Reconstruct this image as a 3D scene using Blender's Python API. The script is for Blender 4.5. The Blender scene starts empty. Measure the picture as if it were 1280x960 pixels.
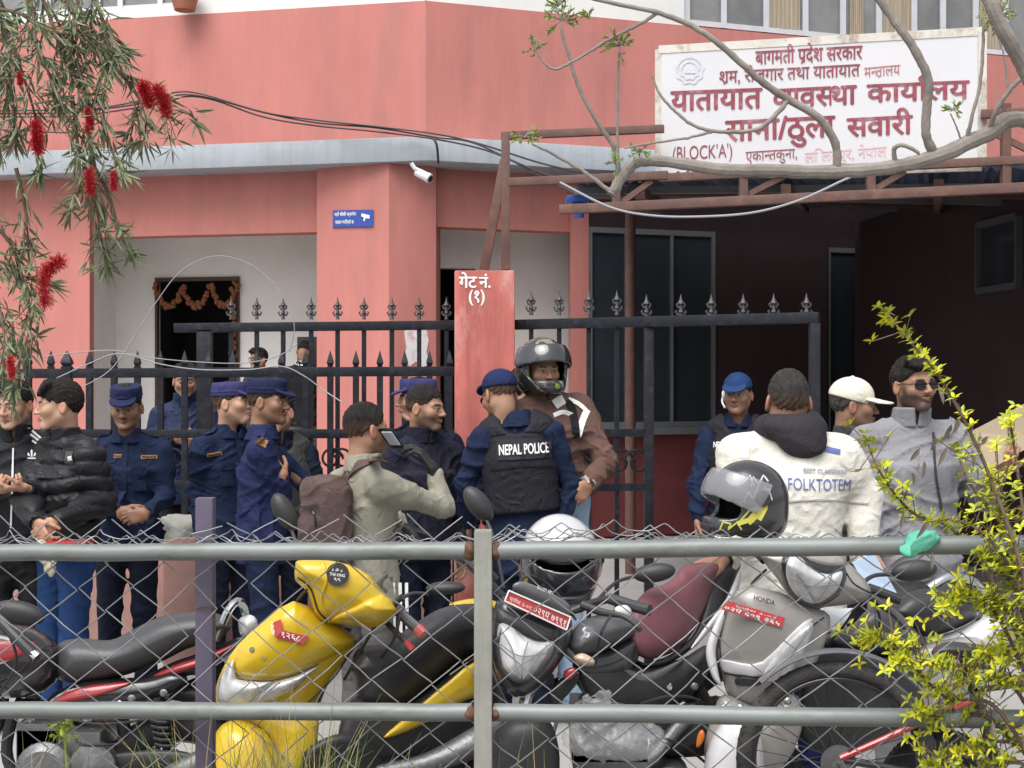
import bpy, bmesh, math, random, time
import numpy as np
from mathutils import Vector, Matrix, Euler
from mathutils.bvhtree import BVHTree
R = math.radians
sc = bpy.context.scene
COL = sc.collection
RNG = np.random.RandomState(7)
random.seed(7)

# ------------------------------------------------------------ camera
F, H = 1758.0, 1.70
cam_d = bpy.data.cameras.new('camera')
cam_d.sensor_width = 36.0
cam_d.lens = F / 1280.0 * 36.0
cam_d.clip_start, cam_d.clip_end = 0.05, 500
cam = bpy.data.objects.new('camera', cam_d)
cam.location = (0, 0, H)
cam.rotation_euler = (R(90), 0, 0)
COL.objects.link(cam)
sc.camera = cam

# ------------------------------------------------------------ sky and sun (overcast noon)
world = bpy.data.worlds.new('World')
sc.world = world
world.use_nodes = True
wn = world.node_tree
bg = wn.nodes['Background']
sky = wn.nodes.new('ShaderNodeTexSky')
sky.sky_type = 'NISHITA'
sky.sun_disc = False
SUN_EL, SUN_AZ = R(60), R(205)
sky.sun_elevation, sky.sun_rotation = SUN_EL, SUN_AZ
sky.dust_density, sky.air_density, sky.ozone_density = 4.0, 1.0, 1.0
hs = wn.nodes.new('ShaderNodeHueSaturation')
hs.inputs['Saturation'].default_value = 0.22
wn.links.new(sky.outputs[0], hs.inputs['Color'])
wn.links.new(hs.outputs[0], bg.inputs['Color'])
bg.inputs['Strength'].default_value = 0.115
sun_d = bpy.data.lights.new('sun', 'SUN')
sun_d.energy, sun_d.angle = 1.3, R(50)
sun_d.color = (1.0, 0.97, 0.93)
sun = bpy.data.objects.new('sun', sun_d)
sdir = Vector((math.sin(SUN_AZ) * math.cos(SUN_EL), math.cos(SUN_AZ) * math.cos(SUN_EL), math.sin(SUN_EL)))
sun.rotation_euler = sdir.to_track_quat('Z', 'Y').to_euler()
sun.location = sdir * 40
COL.objects.link(sun)
vs = sc.view_settings
sc.display_settings.display_device = 'sRGB'
vs.view_transform, vs.look = 'Standard', 'None'
vs.exposure, vs.gamma, vs.use_curve_mapping = 0.95, 1.0, False
sc.render.engine = 'CYCLES'
sc.cycles.use_denoising = True
sc.cycles.max_bounces = 6
sc.cycles.transparent_max_bounces = 12
sc.cycles.caustics_reflective = sc.cycles.caustics_refractive = False

# ------------------------------------------------------------ helpers
def P(px, py, Y):
    """real point at distance Y on the sight line of a photo pixel"""
    return Vector(((px - 640.0) / F * Y, Y, H - (py - 480.0) / F * Y))

def lin(c):
    if isinstance(c, str):
        c = tuple(int(c[i:i + 2], 16) / 255 for i in (0, 2, 4))
        return tuple(x / 12.92 if x <= 0.04045 else ((x + 0.055) / 1.055) ** 2.4 for x in c)
    return tuple(c)

MATS = {}
def mat(name, color, rough=0.6, metal=0.0, var=0.12, vscale=6.0, bump=0.0, bscale=60.0, coat=0.0, spec=0.5,
        dirt=None, dirt_amt=0.0, dscale=3.0, stretch=(1, 1, 1), alpha=1.0, trans=0.0, sheen=0.0, vcol=False, sss=0.0, wrinkle=0.0, wscale=9.0, facet=0.0, streak=0.0):
    """procedural principled material: base colour with noise variation, optional stains and bump"""
    if name in MATS: return MATS[name]
    m = bpy.data.materials.new(name); m.use_nodes = True
    nt = m.node_tree; b = nt.nodes['Principled BSDF']
    c = lin(color)
    tc = nt.nodes.new('ShaderNodeTexCoord')
    mp = nt.nodes.new('ShaderNodeMapping'); mp.inputs['Scale'].default_value = stretch
    nt.links.new(tc.outputs['Object'], mp.inputs[0])
    n1 = nt.nodes.new('ShaderNodeTexNoise'); n1.inputs['Scale'].default_value = vscale; n1.inputs['Detail'].default_value = 6
    n1.inputs['Roughness'].default_value = 0.65
    nt.links.new(mp.outputs[0], n1.inputs['Vector'])
    r1 = nt.nodes.new('ShaderNodeMapRange')
    r1.inputs['From Min'].default_value, r1.inputs['From Max'].default_value = 0.25, 0.75
    r1.inputs['To Min'].default_value, r1.inputs['To Max'].default_value = 1 - var, 1 + var
    nt.links.new(n1.outputs['Fac'], r1.inputs['Value'])
    mul = nt.nodes.new('ShaderNodeMix'); mul.data_type = 'RGBA'; mul.blend_type = 'MULTIPLY'
    mul.inputs['Factor'].default_value = 1.0
    mul.inputs['A'].default_value = (*c, 1)
    if vcol:
        at = nt.nodes.new('ShaderNodeAttribute'); at.attribute_name = 'Col'
        nt.links.new(at.outputs['Color'], mul.inputs['A'])
    nt.links.new(r1.outputs[0], mul.inputs['B'])
    out = mul.outputs['Result']
    if streak:      # rain streaks: noise drawn out downwards, with fine scratches
        ms = nt.nodes.new('ShaderNodeMapping'); ms.inputs['Scale'].default_value = (5.0, 5.0, 0.22); nt.links.new(tc.outputs['Object'], ms.inputs[0])
        n3 = nt.nodes.new('ShaderNodeTexNoise'); n3.inputs['Scale'].default_value = 1.6; n3.inputs['Detail'].default_value = 7; n3.inputs['Roughness'].default_value = 0.7; nt.links.new(ms.outputs[0], n3.inputs['Vector'])
        r3 = nt.nodes.new('ShaderNodeMapRange'); r3.inputs['From Min'].default_value, r3.inputs['From Max'].default_value = 0.3, 0.7; r3.inputs['To Min'].default_value, r3.inputs['To Max'].default_value = 1-streak, 1+streak*.6
        nt.links.new(n3.outputs['Fac'], r3.inputs['Value'])
        m3 = nt.nodes.new('ShaderNodeMix'); m3.data_type = 'RGBA'; m3.blend_type = 'MULTIPLY'; m3.inputs['Factor'].default_value = 1.0
        nt.links.new(out, m3.inputs['A']); nt.links.new(r3.outputs[0], m3.inputs['B']); out = m3.outputs['Result']
    if dirt is not None:
        n2 = nt.nodes.new('ShaderNodeTexNoise'); n2.inputs['Scale'].default_value = dscale; n2.inputs['Detail'].default_value = 8
        n2.inputs['Roughness'].default_value = 0.7
        nt.links.new(mp.outputs[0], n2.inputs['Vector'])
        r2 = nt.nodes.new('ShaderNodeMapRange')
        r2.inputs['From Min'].default_value, r2.inputs['From Max'].default_value = 0.5, 0.72
        r2.inputs['To Max'].default_value = dirt_amt
        nt.links.new(n2.outputs['Fac'], r2.inputs['Value'])
        mx = nt.nodes.new('ShaderNodeMix'); mx.data_type = 'RGBA'
        nt.links.new(r2.outputs[0], mx.inputs['Factor'])
        nt.links.new(out, mx.inputs['A']); mx.inputs['B'].default_value = (*lin(dirt), 1)
        out = mx.outputs['Result']
    nt.links.new(out, b.inputs['Base Color'])
    b.inputs['Roughness'].default_value = rough
    b.inputs['Metallic'].default_value = metal
    b.inputs['Specular IOR Level'].default_value = spec
    b.inputs['Coat Weight'].default_value = coat
    b.inputs['Coat Roughness'].default_value = 0.08
    b.inputs['Alpha'].default_value = alpha
    b.inputs['Transmission Weight'].default_value = trans
    if sheen:
        b.inputs['Sheen Weight'].default_value = sheen
    if sss:
        b.inputs['Subsurface Weight'].default_value = sss
        b.inputs['Subsurface Radius'].default_value = (0.012, 0.005, 0.003)
        b.inputs['Subsurface Scale'].default_value = 1.0
    if bump:
        nb = nt.nodes.new('ShaderNodeTexNoise'); nb.inputs['Scale'].default_value = bscale; nb.inputs['Detail'].default_value = 4
        nt.links.new(mp.outputs[0], nb.inputs['Vector'])
        bp = nt.nodes.new('ShaderNodeBump'); bp.inputs['Strength'].default_value = bump; bp.inputs['Distance'].default_value = 0.01
        nt.links.new(nb.outputs['Fac'], bp.inputs['Height'])
        nt.links.new(bp.outputs[0], b.inputs['Normal'])
        if wrinkle:
            nw = nt.nodes.new('ShaderNodeTexNoise'); nw.noise_type = 'RIDGED_MULTIFRACTAL'; nw.inputs['Scale'].default_value = wscale; nw.inputs['Detail'].default_value = 2.5; nw.inputs['Distortion'].default_value = 1.4
            nt.links.new(tc.outputs['Object'], nw.inputs['Vector'])
            bw_ = nt.nodes.new('ShaderNodeBump'); bw_.inputs['Strength'].default_value = wrinkle; bw_.inputs['Distance'].default_value = 0.012
            nt.links.new(nw.outputs['Fac'], bw_.inputs['Height']); nt.links.new(bw_.outputs[0], bp.inputs['Normal'])
    if facet:
        vo = nt.nodes.new('ShaderNodeTexVoronoi'); vo.inputs['Scale'].default_value = facet; nt.links.new(mp.outputs[0], vo.inputs['Vector'])
        bp = nt.nodes.new('ShaderNodeBump'); bp.inputs['Strength'].default_value = 0.35; bp.inputs['Distance'].default_value = 0.02
        nt.links.new(vo.outputs['Distance'], bp.inputs['Height']); nt.links.new(bp.outputs[0], b.inputs['Normal'])
    MATS[name] = m
    return m

ORG = {}
def tag(o, label=None, cat=None, group=None, kind=None):
    if label: o['label'] = label
    if cat: o['category'] = cat
    if group: o['group'] = group
    if kind: o['kind'] = kind
    return o

def thing(name, label, cat, loc, group=None):
    o = bpy.data.objects.new(name, None); COL.objects.link(o)
    o.empty_display_size = 0.1
    o.location = loc; ORG[o.name] = Vector(loc)
    return tag(o, label, cat, group)

def raw(name, V, Fc, m, parent=None, smooth=True, col=None, origin=None, auto=None):
    """one mesh object from world-space vertices"""
    V = np.asarray(V, dtype=np.float64).reshape(-1, 3)
    o_w = ORG.get(parent.name, Vector((0, 0, 0))) if parent is not None else Vector(origin if origin is not None else (0, 0, 0))
    me = bpy.data.meshes.new(name)
    Vl = V - np.array(o_w)
    if isinstance(Fc, np.ndarray) and Fc.ndim == 2:
        k = Fc.shape[1]; n = len(Fc)
        me.vertices.add(len(Vl)); me.vertices.foreach_set('co', Vl.astype(np.float32).ravel())
        me.loops.add(n * k); me.loops.foreach_set('vertex_index', Fc.astype(np.int32).ravel())
        me.polygons.add(n)
        me.polygons.foreach_set('loop_start', np.arange(0, n * k, k, dtype=np.int32))
        me.update(calc_edges=True); me.validate()
    else:
        me.from_pydata([tuple(v) for v in Vl], [], [tuple(f) for f in Fc]); me.update()
    if smooth:
        me.polygons.foreach_set('use_smooth', np.ones(len(me.polygons), dtype=bool))
    if smooth and auto is not None:
        try: me.set_sharp_from_angle(angle=R(auto))
        except Exception: pass
    if col is not None:
        a = me.color_attributes.new('Col', 'FLOAT_COLOR', 'POINT')
        c4 = np.ones((len(Vl), 4), dtype=np.float32); c4[:, :3] = col
        a.data.foreach_set('color', c4.ravel())
    ms = m if isinstance(m, (list, tuple)) else [m]
    for q in ms: me.materials.append(q)
    o = bpy.data.objects.new(name, me); COL.objects.link(o)
    if parent is not None:
        o.parent = parent; ORG[o.name] = o_w
    else:
        o.location = o_w; ORG[o.name] = o_w
    return o

class MB:
    """collects boxes, tubes, lathes; build() links them as one mesh"""
    def __init__(s): s.v = []; s.f = []; s.n = 0
    def add(s, V, Fs):
        V = [tuple(v) for v in V]
        s.v += V; s.f += [tuple(i + s.n for i in f) for f in Fs]; s.n += len(V); return s
    def box(s, a, b):
        x0, y0, z0 = (min(a[i], b[i]) for i in range(3)); x1, y1, z1 = (max(a[i], b[i]) for i in range(3))
        return s.add([(x0,y0,z0),(x1,y0,z0),(x1,y1,z0),(x0,y1,z0),(x0,y0,z1),(x1,y0,z1),(x1,y1,z1),(x0,y1,z1)],
            [(0,3,2,1),(4,5,6,7),(0,1,5,4),(1,2,6,5),(2,3,7,6),(3,0,4,7)])
    def bar(s, a, b, w, d, up=(0, 0, 1)):
        """rectangular bar from a to b, w across, d deep"""
        a, b = Vector(a), Vector(b); t = (b - a).normalized(); u = Vector(up)
        if abs(t.dot(u)) > 0.95: u = Vector((0, 1, 0))
        e1 = t.cross(u).normalized(); e2 = e1.cross(t).normalized()
        V = []
        for p in (a, b):
            for sx, sy in ((-1,-1),(1,-1),(1,1),(-1,1)): V.append(p + e1 * sx * d / 2 + e2 * sy * w / 2)
        return s.add(V, [(3,2,1,0),(4,5,6,7),(0,1,5,4),(1,2,6,5),(2,3,7,6),(3,0,4,7)])
    def tube(s, pts, r, n=8, cap=True, flat=1.0, closed=False):
        pts = [Vector(p) for p in pts]; k = len(pts)
        rs = r if hasattr(r, '__len__') else [r] * k
        V = []; Fs = []
        prev = None
        for i, p in enumerate(pts):
            if closed: t = pts[(i + 1) % k] - pts[i - 1]
            else: t = (pts[min(i + 1, k - 1)] - pts[max(i - 1, 0)])
            if t.length < 1e-9: t = Vector((0, 0, 1))
            t.normalize()
            if prev is None:
                a = Vector((0, 1, 0)) if abs(t.y) < 0.9 else Vector((1, 0, 0))
                e = t.cross(a).normalized()
            else:
                e = (prev - t * prev.dot(t))
                e = e.normalized() if e.length > 1e-6 else t.orthogonal().normalized()
            prev = e; e2 = t.cross(e)
            for j in range(n):
                an = 2 * math.pi * j / n
                V.append(p + (e * math.cos(an) + e2 * math.sin(an) * flat) * rs[i])
        for i in range(k - 1 + (1 if closed else 0)):
            i2 = (i + 1) % k
            for j in range(n):
                j2 = (j + 1) % n
                Fs.append((i * n + j, i * n + j2, i2 * n + j2, i2 * n + j))
        if cap and not closed:
            Fs.append(tuple(reversed(range(n)))); Fs.append(tuple((k - 1) * n + j for j in range(n)))
        return s.add(V, Fs)
    def lathe(s, prof, c, ax=(0, 0, 1), n=16, ref=None):
        """profile [(radius, height)] round axis ax at c"""
        ax = Vector(ax).normalized(); c = Vector(c)
        e = Vector(ref).normalized() if ref is not None else ax.orthogonal().normalized(); e2 = ax.cross(e)
        V = []; Fs = []
        for (r, h) in prof:
            for j in range(n):
                an = 2 * math.pi * j / n
                V.append(c + ax * h + (e * math.cos(an) + e2 * math.sin(an)) * r)
        for i in range(len(prof) - 1):
            for j in range(n):
                j2 = (j + 1) % n
                Fs.append((i*n+j, i*n+j2, (i+1)*n+j2, (i+1)*n+j))
        Fs.append(tuple(reversed(range(n)))); Fs.append(tuple((len(prof)-1)*n + j for j in range(n)))
        return s.add(V, Fs)
    def torus(s, c, ax, Rr, r, n=40, k=10, flat=1.0):
        ax = Vector(ax).normalized(); e = ax.orthogonal().normalized(); e2 = ax.cross(e); c = Vector(c)
        V = []; Fs = []
        for i in range(n):
            a = 2*math.pi*i/n; d = e*math.cos(a)+e2*math.sin(a)
            for j in range(k):
                b = 2*math.pi*j/k
                V.append(c + d*(Rr + r*math.cos(b)) + ax*(r*flat*math.sin(b)))
        for i in range(n):
            for j in range(k):
                Fs.append((i*k+j, ((i+1)%n)*k+j, ((i+1)%n)*k+(j+1)%k, i*k+(j+1)%k))
        return s.add(V, Fs)
    def quad(s, a, b, c, d): return s.add([a, b, c, d], [(0, 1, 2, 3)])
    def build(s, name, m, parent=None, smooth=False, bevel=0.0, auto=35, origin=None):
        if bevel:
            bm = bmesh.new(); vs_ = [bm.verts.new(v) for v in s.v]
            for f in s.f:
                try: bm.faces.new([vs_[i] for i in f])
                except ValueError: pass
            bmesh.ops.recalc_face_normals(bm, faces=bm.faces)
            ed = [e for e in bm.edges if len(e.link_faces) == 2 and e.calc_face_angle(0) > R(40)]
            bmesh.ops.bevel(bm, geom=ed, offset=bevel, segments=2, profile=0.6, affect='EDGES', clamp_overlap=True)
            bm.verts.index_update()
            V = [tuple(v.co) for v in bm.verts]; Fs = [tuple(v.index for v in f.verts) for f in bm.faces]; bm.free()
            return raw(name, V, Fs, m, parent, smooth=True, auto=auto, origin=origin)
        return raw(name, s.v, s.f, m, parent, smooth=smooth, auto=auto if smooth else None, origin=origin)

def spline(pts, n=8, closed=False):
    """Catmull-Rom through points (any dimension)"""
    p = np.array([tuple(q) for q in pts], dtype=float); k = len(p); out = []
    rng = range(k if closed else k - 1)
    for i in rng:
        if closed: a, b, c, d = p[(i-1) % k], p[i], p[(i+1) % k], p[(i+2) % k]
        else: a, b, c, d = p[max(i-1, 0)], p[i], p[i+1], p[min(i+2, k-1)]
        for t in np.arange(n) / n:
            out.append(0.5 * ((2*b) + (-a+c)*t + (2*a-5*b+4*c-d)*t*t + (-a+3*b-3*c+d)*t**3))
    if not closed: out.append(p[-1])
    return np.array(out)

def resamp(path, vals, n):
    t = np.linspace(0, len(vals) - 1, n)
    return np.interp(t, np.arange(len(vals)), vals)

# ------------------------------------------------------------ signed-distance modelling
class SDF:
    def __init__(s, lo, hi, h):
        s.lo = np.array(lo, float); s.h = h
        n = np.ceil((np.array(hi, float) - s.lo) / h).astype(int) + 1
        s.n = n
        s.ax = [s.lo[i] + h * np.arange(n[i]) for i in range(3)]
        s.f = np.full(n, 1.0, dtype=np.float32)
        s.lab = np.zeros(n, dtype=np.int16)
    def _sub(s, lo, hi, pad):
        sl = []
        for i in range(3):
            a = int(np.clip(np.floor((lo[i] - pad - s.lo[i]) / s.h), 0, s.n[i])); b = int(np.clip(np.ceil((hi[i] + pad - s.lo[i]) / s.h) + 1, 0, s.n[i]))
            if b <= a: return None
            sl.append(slice(a, b))
        return tuple(sl)
    def op(s, fn, lo, hi, k=0.0, mode='add', lab=None):
        pad = k + 3 * s.h
        if mode == 'int': sl = (slice(None),) * 3
        else: sl = s._sub(lo, hi, pad)
        if sl is None: return s
        X = s.ax[0][sl[0]][:, None, None]; Y = s.ax[1][sl[1]][None, :, None]; Z = s.ax[2][sl[2]][None, None, :]
        d = fn(X, Y, Z).astype(np.float32)
        a = s.f[sl]
        d = np.broadcast_to(d, a.shape)
        if mode == 'add':
            if lab is not None:
                L = s.lab[sl]; L[d < a] = lab
            r = np.minimum(a, d)
            if k > 0: q = np.maximum(k - np.abs(a - d), 0) / k; r = r - q * q * k * 0.25
        else:
            if mode == 'sub': d = -d
            if lab is not None:
                L = s.lab[sl]; L[d > a] = lab
            r = np.maximum(a, d)
            if k > 0: q = np.maximum(k - np.abs(a - d), 0) / k; r = r + q * q * k * 0.25
        s.f[sl] = r
        return s
    def cap(s, a, b, ra, rb=None, k=0.0, mode='add', lab=None, sq=None):
        """tapered capsule; sq = (axis vector, factor) squashes the section along a direction"""
        a = np.array(a, float); b = np.array(b, float); rb = ra if rb is None else rb
        ba = b - a; L2 = max(float(ba @ ba), 1e-12)
        rm = max(ra, rb)
        def fn(X, Y, Z):
            px, py, pz = X - a[0], Y - a[1], Z - a[2]
            t = np.clip((px*ba[0] + py*ba[1] + pz*ba[2]) / L2, 0, 1)
            qx, qy, qz = px - t*ba[0], py - t*ba[1], pz - t*ba[2]
            if sq is not None:
                w = np.array(sq[0], float); w = w / np.linalg.norm(w); g = (qx*w[0]+qy*w[1]+qz*w[2]) * (1.0/sq[1]-1.0)
                qx, qy, qz = qx+g*w[0], qy+g*w[1], qz+g*w[2]
            return np.sqrt(qx*qx + qy*qy + qz*qz) - (ra + (rb - ra) * t)
        return s.op(fn, np.minimum(a, b) - rm, np.maximum(a, b) + rm, k, mode, lab)
    def ell(s, c, r, M=None, k=0.0, mode='add', lab=None):
        c = np.array(c, float); r = np.array(r, float)
        M = np.eye(3) if M is None else np.array(M, float)   # rows = local axes
        rm = r.max()
        def fn(X, Y, Z):
            px, py, pz = X - c[0], Y - c[1], Z - c[2]
            u = [(px*M[i][0] + py*M[i][1] + pz*M[i][2]) for i in range(3)]
            k0 = np.sqrt(sum((u[i]/r[i])**2 for i in range(3)))
            k1 = np.sqrt(sum((u[i]/(r[i]*r[i]))**2 for i in range(3))) + 1e-9
            return k0 * (k0 - 1.0) / k1
        return s.op(fn, c - rm, c + rm, k, mode, lab)
    def box(s, c, hs_, M=None, rd=0.005, k=0.0, mode='add', lab=None):
        c = np.array(c, float); hs_ = np.array(hs_, float) - rd
        M = np.eye(3) if M is None else np.array(M, float)
        rm = np.linalg.norm(hs_) + rd
        def fn(X, Y, Z):
            px, py, pz = X - c[0], Y - c[1], Z - c[2]
            q = [np.abs(px*M[i][0] + py*M[i][1] + pz*M[i][2]) - hs_[i] for i in range(3)]
            o = np.sqrt(sum(np.maximum(t, 0)**2 for t in q))
            return o + np.minimum(np.maximum(np.maximum(q[0], q[1]), q[2]), 0) - rd
        return s.op(fn, c - rm, c + rm, k, mode, lab)
    def plane(s, p, nrm, k=0.0, lab=None):
        """keep the side the normal points away from"""
        p = np.array(p, float); nrm = np.array(nrm, float); nrm = nrm / np.linalg.norm(nrm)
        return s.op(lambda X, Y, Z: (X-p[0])*nrm[0] + (Y-p[1])*nrm[1] + (Z-p[2])*nrm[2], 0, 0, k, 'int', lab)
    def loft(s, o, ex, ey, ez, st, k=0.0, mode='add', lab=None, pw=2.0):
        """stack of ellipses: stations (h, cx, cy, rx, ry) in the frame o, ex, ey, ez"""
        o, ex, ey, ez = (np.array(q, float) for q in (o, ex, ey, ez))
        st = np.array(st, float); h = st[:, 0]
        fine = spline(st, 6); fh = fine[:, 0]
        rm = st[:, 3:5].max() + np.abs(st[:, 1:3]).max()
        ends = np.array([o + ez * h[0], o + ez * h[-1]])
        def fn(X, Y, Z):
            px, py, pz = X - o[0], Y - o[1], Z - o[2]
            u = px*ex[0]+py*ex[1]+pz*ex[2]; v = px*ey[0]+py*ey[1]+pz*ey[2]; w = px*ez[0]+py*ez[1]+pz*ez[2]
            wc = np.clip(w, h[0], h[-1])
            cx, cy, rx, ry = (np.interp(wc, fh, fine[:, i]) for i in range(1, 5))
            a, b = (u - cx) / rx, (v - cy) / ry
            if pw == 2.0: g = np.sqrt(a*a + b*b)
            else: g = (np.abs(a)**pw + np.abs(b)**pw) ** (1.0/pw)
            d2 = (g - 1) * np.minimum(rx, ry)
            dz = np.abs(w - wc)
            return np.where(dz > 0, np.sqrt(np.maximum(d2, 0)**2 + dz*dz) + np.minimum(d2, 0) * 0, d2)
        lo = np.minimum(ends[0], ends[1]) - rm; hi = np.maximum(ends[0], ends[1]) + rm
        return s.op(fn, lo, hi, k, mode, lab)
    def disp(s, fn):
        X = s.ax[0][:, None, None]; Y = s.ax[1][None, :, None]; Z = s.ax[2][None, None, :]
        near = np.abs(s.f) < 0.05
        I = np.nonzero(near)
        d = fn(s.ax[0][I[0]], s.ax[1][I[1]], s.ax[2][I[2]], s.lab[I])
        s.f[I] += d.astype(np.float32)
        return s
    def mesh(s):
        f = s.f.copy()
        f[0], f[-1], f[:, 0], f[:, -1], f[:, :, 0], f[:, :, -1] = 1, 1, 1, 1, 1, 1
        S = f < 0
        cnt = np.zeros(np.array(f.shape) - 1, dtype=np.int8)
        C = [(i, j, k) for i in (0, 1) for j in (0, 1) for k in (0, 1)]
        n0, n1, n2 = cnt.shape
        for (i, j, k) in C: cnt += S[i:i+n0, j:j+n1, k:k+n2]
        m = (cnt > 0) & (cnt < 8)
        I = np.argwhere(m)
        if len(I) == 0: return np.zeros((0, 3)), np.zeros((0, 4), int), np.zeros(0, int)
        idx = np.full(cnt.shape, -1, dtype=np.int64); idx[m] = np.arange(len(I))
        acc = np.zeros((len(I), 3)); num = np.zeros(len(I))
        val = {c: f[I[:, 0]+c[0], I[:, 1]+c[1], I[:, 2]+c[2]] for c in C}
        for a in C:
            for axis in range(3):
                if a[axis]: continue
                b = list(a); b[axis] = 1; b = tuple(b)
                fa, fb = val[a], val[b]
                x = (fa < 0) != (fb < 0)
                t = np.where(x, fa / np.where(x, fa - fb, 1), 0)
                p = np.array(a, float)[None, :].repeat(len(I), 0); p[:, axis] = t
                acc[x] += p[x]; num[x] += 1
        V = s.lo + (I + acc / num[:, None]) * s.h
        Fs = []
        for axis in range(3):
            sa = [slice(1, -1)] * 3
            A = S[tuple(slice(0, -1) if q == axis else slice(1, -1) for q in range(3))]
            B = S[tuple(slice(1, None) if q == axis else slice(1, -1) for q in range(3))]
            D = np.argwhere(A != B)
            if len(D) == 0: continue
            base = D.copy()
            for q in range(3):
                if q != axis: base[:, q] += 1
            u, v = (axis + 1) % 3, (axis + 2) % 3
            def cell(du, dv):
                c = base.copy(); c[:, u] += du; c[:, v] += dv
                return idx[c[:, 0], c[:, 1], c[:, 2]]
            q = np.stack([cell(-1, -1), cell(0, -1), cell(0, 0), cell(-1, 0)], 1)
            ins = S[base[:, 0], base[:, 1], base[:, 2]]
            q[~ins] = q[~ins][:, ::-1]
            Fs.append(q)
        Fs = np.concatenate(Fs)
        lab = s.lab[tuple(np.clip(np.round((V - s.lo) / s.h).astype(int), 0, np.array(f.shape) - 1).T)]
        return V, Fs, lab
    def build(s, name, m, parent=None, relax=1, colors=None, origin=None):
        V, Fs, lab = s.mesh()
        V = relax_mesh(V, Fs, relax)
        col = None
        if colors is not None: col = np.array([lin(c) for c in colors])[np.clip(lab, 0, len(colors)-1)]
        return raw(name, V, Fs, m, parent, col=col, origin=origin)

def relax_mesh(V, Fs, it=1, lam=0.5):
    if len(V) == 0: return V
    n = len(V)
    A = np.concatenate([Fs[:, a] for a in range(4) for b in (1, 3)]); B = np.concatenate([Fs[:, (a + b) % 4] for a in range(4) for b in (1, 3)])
    cnt = np.maximum(np.bincount(A, minlength=n), 1)
    for _ in range(it):
        acc = np.stack([np.bincount(A, weights=V[B, i], minlength=n) for i in range(3)], 1) / cnt[:, None]
        V = V + lam * (acc - V)
    return V

def polysd(pu, pv, poly):
    """signed distance of points to a closed polygon"""
    d = np.full(pu.shape, 1e9); inside = np.zeros(pu.shape, bool); n = len(poly)
    for i in range(n):
        ax, ay = poly[i]; bx, by = poly[(i+1) % n]
        ex, ey = bx-ax, by-ay; wx, wy = pu-ax, pv-ay
        t = np.clip((wx*ex+wy*ey) / max(ex*ex+ey*ey, 1e-12), 0, 1)
        d = np.minimum(d, (wx-ex*t)**2 + (wy-ey*t)**2)
        c = ((ay <= pv) & (by > pv)) | ((by <= pv) & (ay > pv))
        with np.errstate(divide='ignore', invalid='ignore'):
            xi = ax + (pv-ay)/np.where(by == ay, 1e-12, by-ay)*ex
        inside ^= c & (pu < xi)
    return np.where(inside, -1, 1) * np.sqrt(d)

PINFO = {}
def panel(name, pts, Y, m, parent=None, t=0.02, bulge=0.03, Rb=0.08, tilt=(0, 0), curve=(0, 0), rd=0.012, res=0.005,
          sm=4, sharp=False, cuts=(), origin=None, rib=None, on=None):
    """body panel: an outline at its own distance Y, given real thickness, a crowned front and rounded rim"""
    pts = np.array(pts, float)
    if on is not None: Y = PINFO[on.name](np.array([pts.mean(0)[0]]), np.array([pts.mean(0)[1]]))[0]
    pc = (pts.min(0) + pts.max(0)) / 2; s = F / Y
    q = np.stack([(pts[:, 0]-pc[0])/s, -(pts[:, 1]-pc[1])/s], 1)
    poly = q if sharp else spline(q, sm, closed=True)
    cp = []
    for c in cuts:
        c = np.array(c, float); cc = np.stack([(c[:, 0]-pc[0])/s, -(c[:, 1]-pc[1])/s], 1); cp.append(spline(cc, sm, closed=True))
    lo2, hi2 = poly.min(0) - 3*res, poly.max(0) + 3*res
    T = t + bulge
    g = SDF((lo2[0], -T-4*res, lo2[1]), (hi2[0], t+4*res, hi2[1]), res)
    U, V = np.meshgrid(g.ax[0], g.ax[2], indexing='ij')
    d2 = polysd(U, V, poly)
    for c in cp:
        d2 = np.maximum(d2, -polysd(U, V, c))
    T2 = t + bulge * (1 - np.exp(np.minimum(d2, 0) / Rb * 2))
    if rib is not None: T2 = T2 + rib(U, V, d2)
    W = g.ax[1][None, :, None]
    front = -W - T2[:, None, :]; back = W - t
    a = np.maximum(front, back); b = np.broadcast_to(d2[:, None, :], a.shape)
    r = np.maximum(a, b); k = max(rd, 1e-4) * 2
    h_ = np.maximum(k - np.abs(a - b), 0) / k
    g.f = (r + h_*h_*k*0.25).astype(np.float32)
    Vv, Fs, _ = g.mesh(); Vv = relax_mesh(Vv, Fs, 1)
    u, w, v = Vv[:, 0], Vv[:, 1], Vv[:, 2]
    px, py = pc[0] + u*s, pc[1] - v*s
    if on is not None: Yp = PINFO[on.name](px, py) + w
    else: Yp = Y + w + tilt[0]*u + tilt[1]*v + curve[0]*u*u + curve[1]*v*v
    X = np.stack([(px-640)/F*Yp, Yp, H - (py-480)/F*Yp], 1)
    o = raw(name, X, Fs, m, parent, origin=origin)
    if on is None:
        def front(px, py):      # depth of this panel's crowned face at a sight line
            u, v = (px-pc[0])/s, -(py-pc[1])/s
            d = np.minimum(polysd(u, v, poly), 0)
            return Y - (t + bulge*(1-np.exp(d/Rb*2))) + tilt[0]*u + tilt[1]*v + curve[0]*u*u + curve[1]*v*v
        PINFO[o.name] = front
    return o

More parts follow.
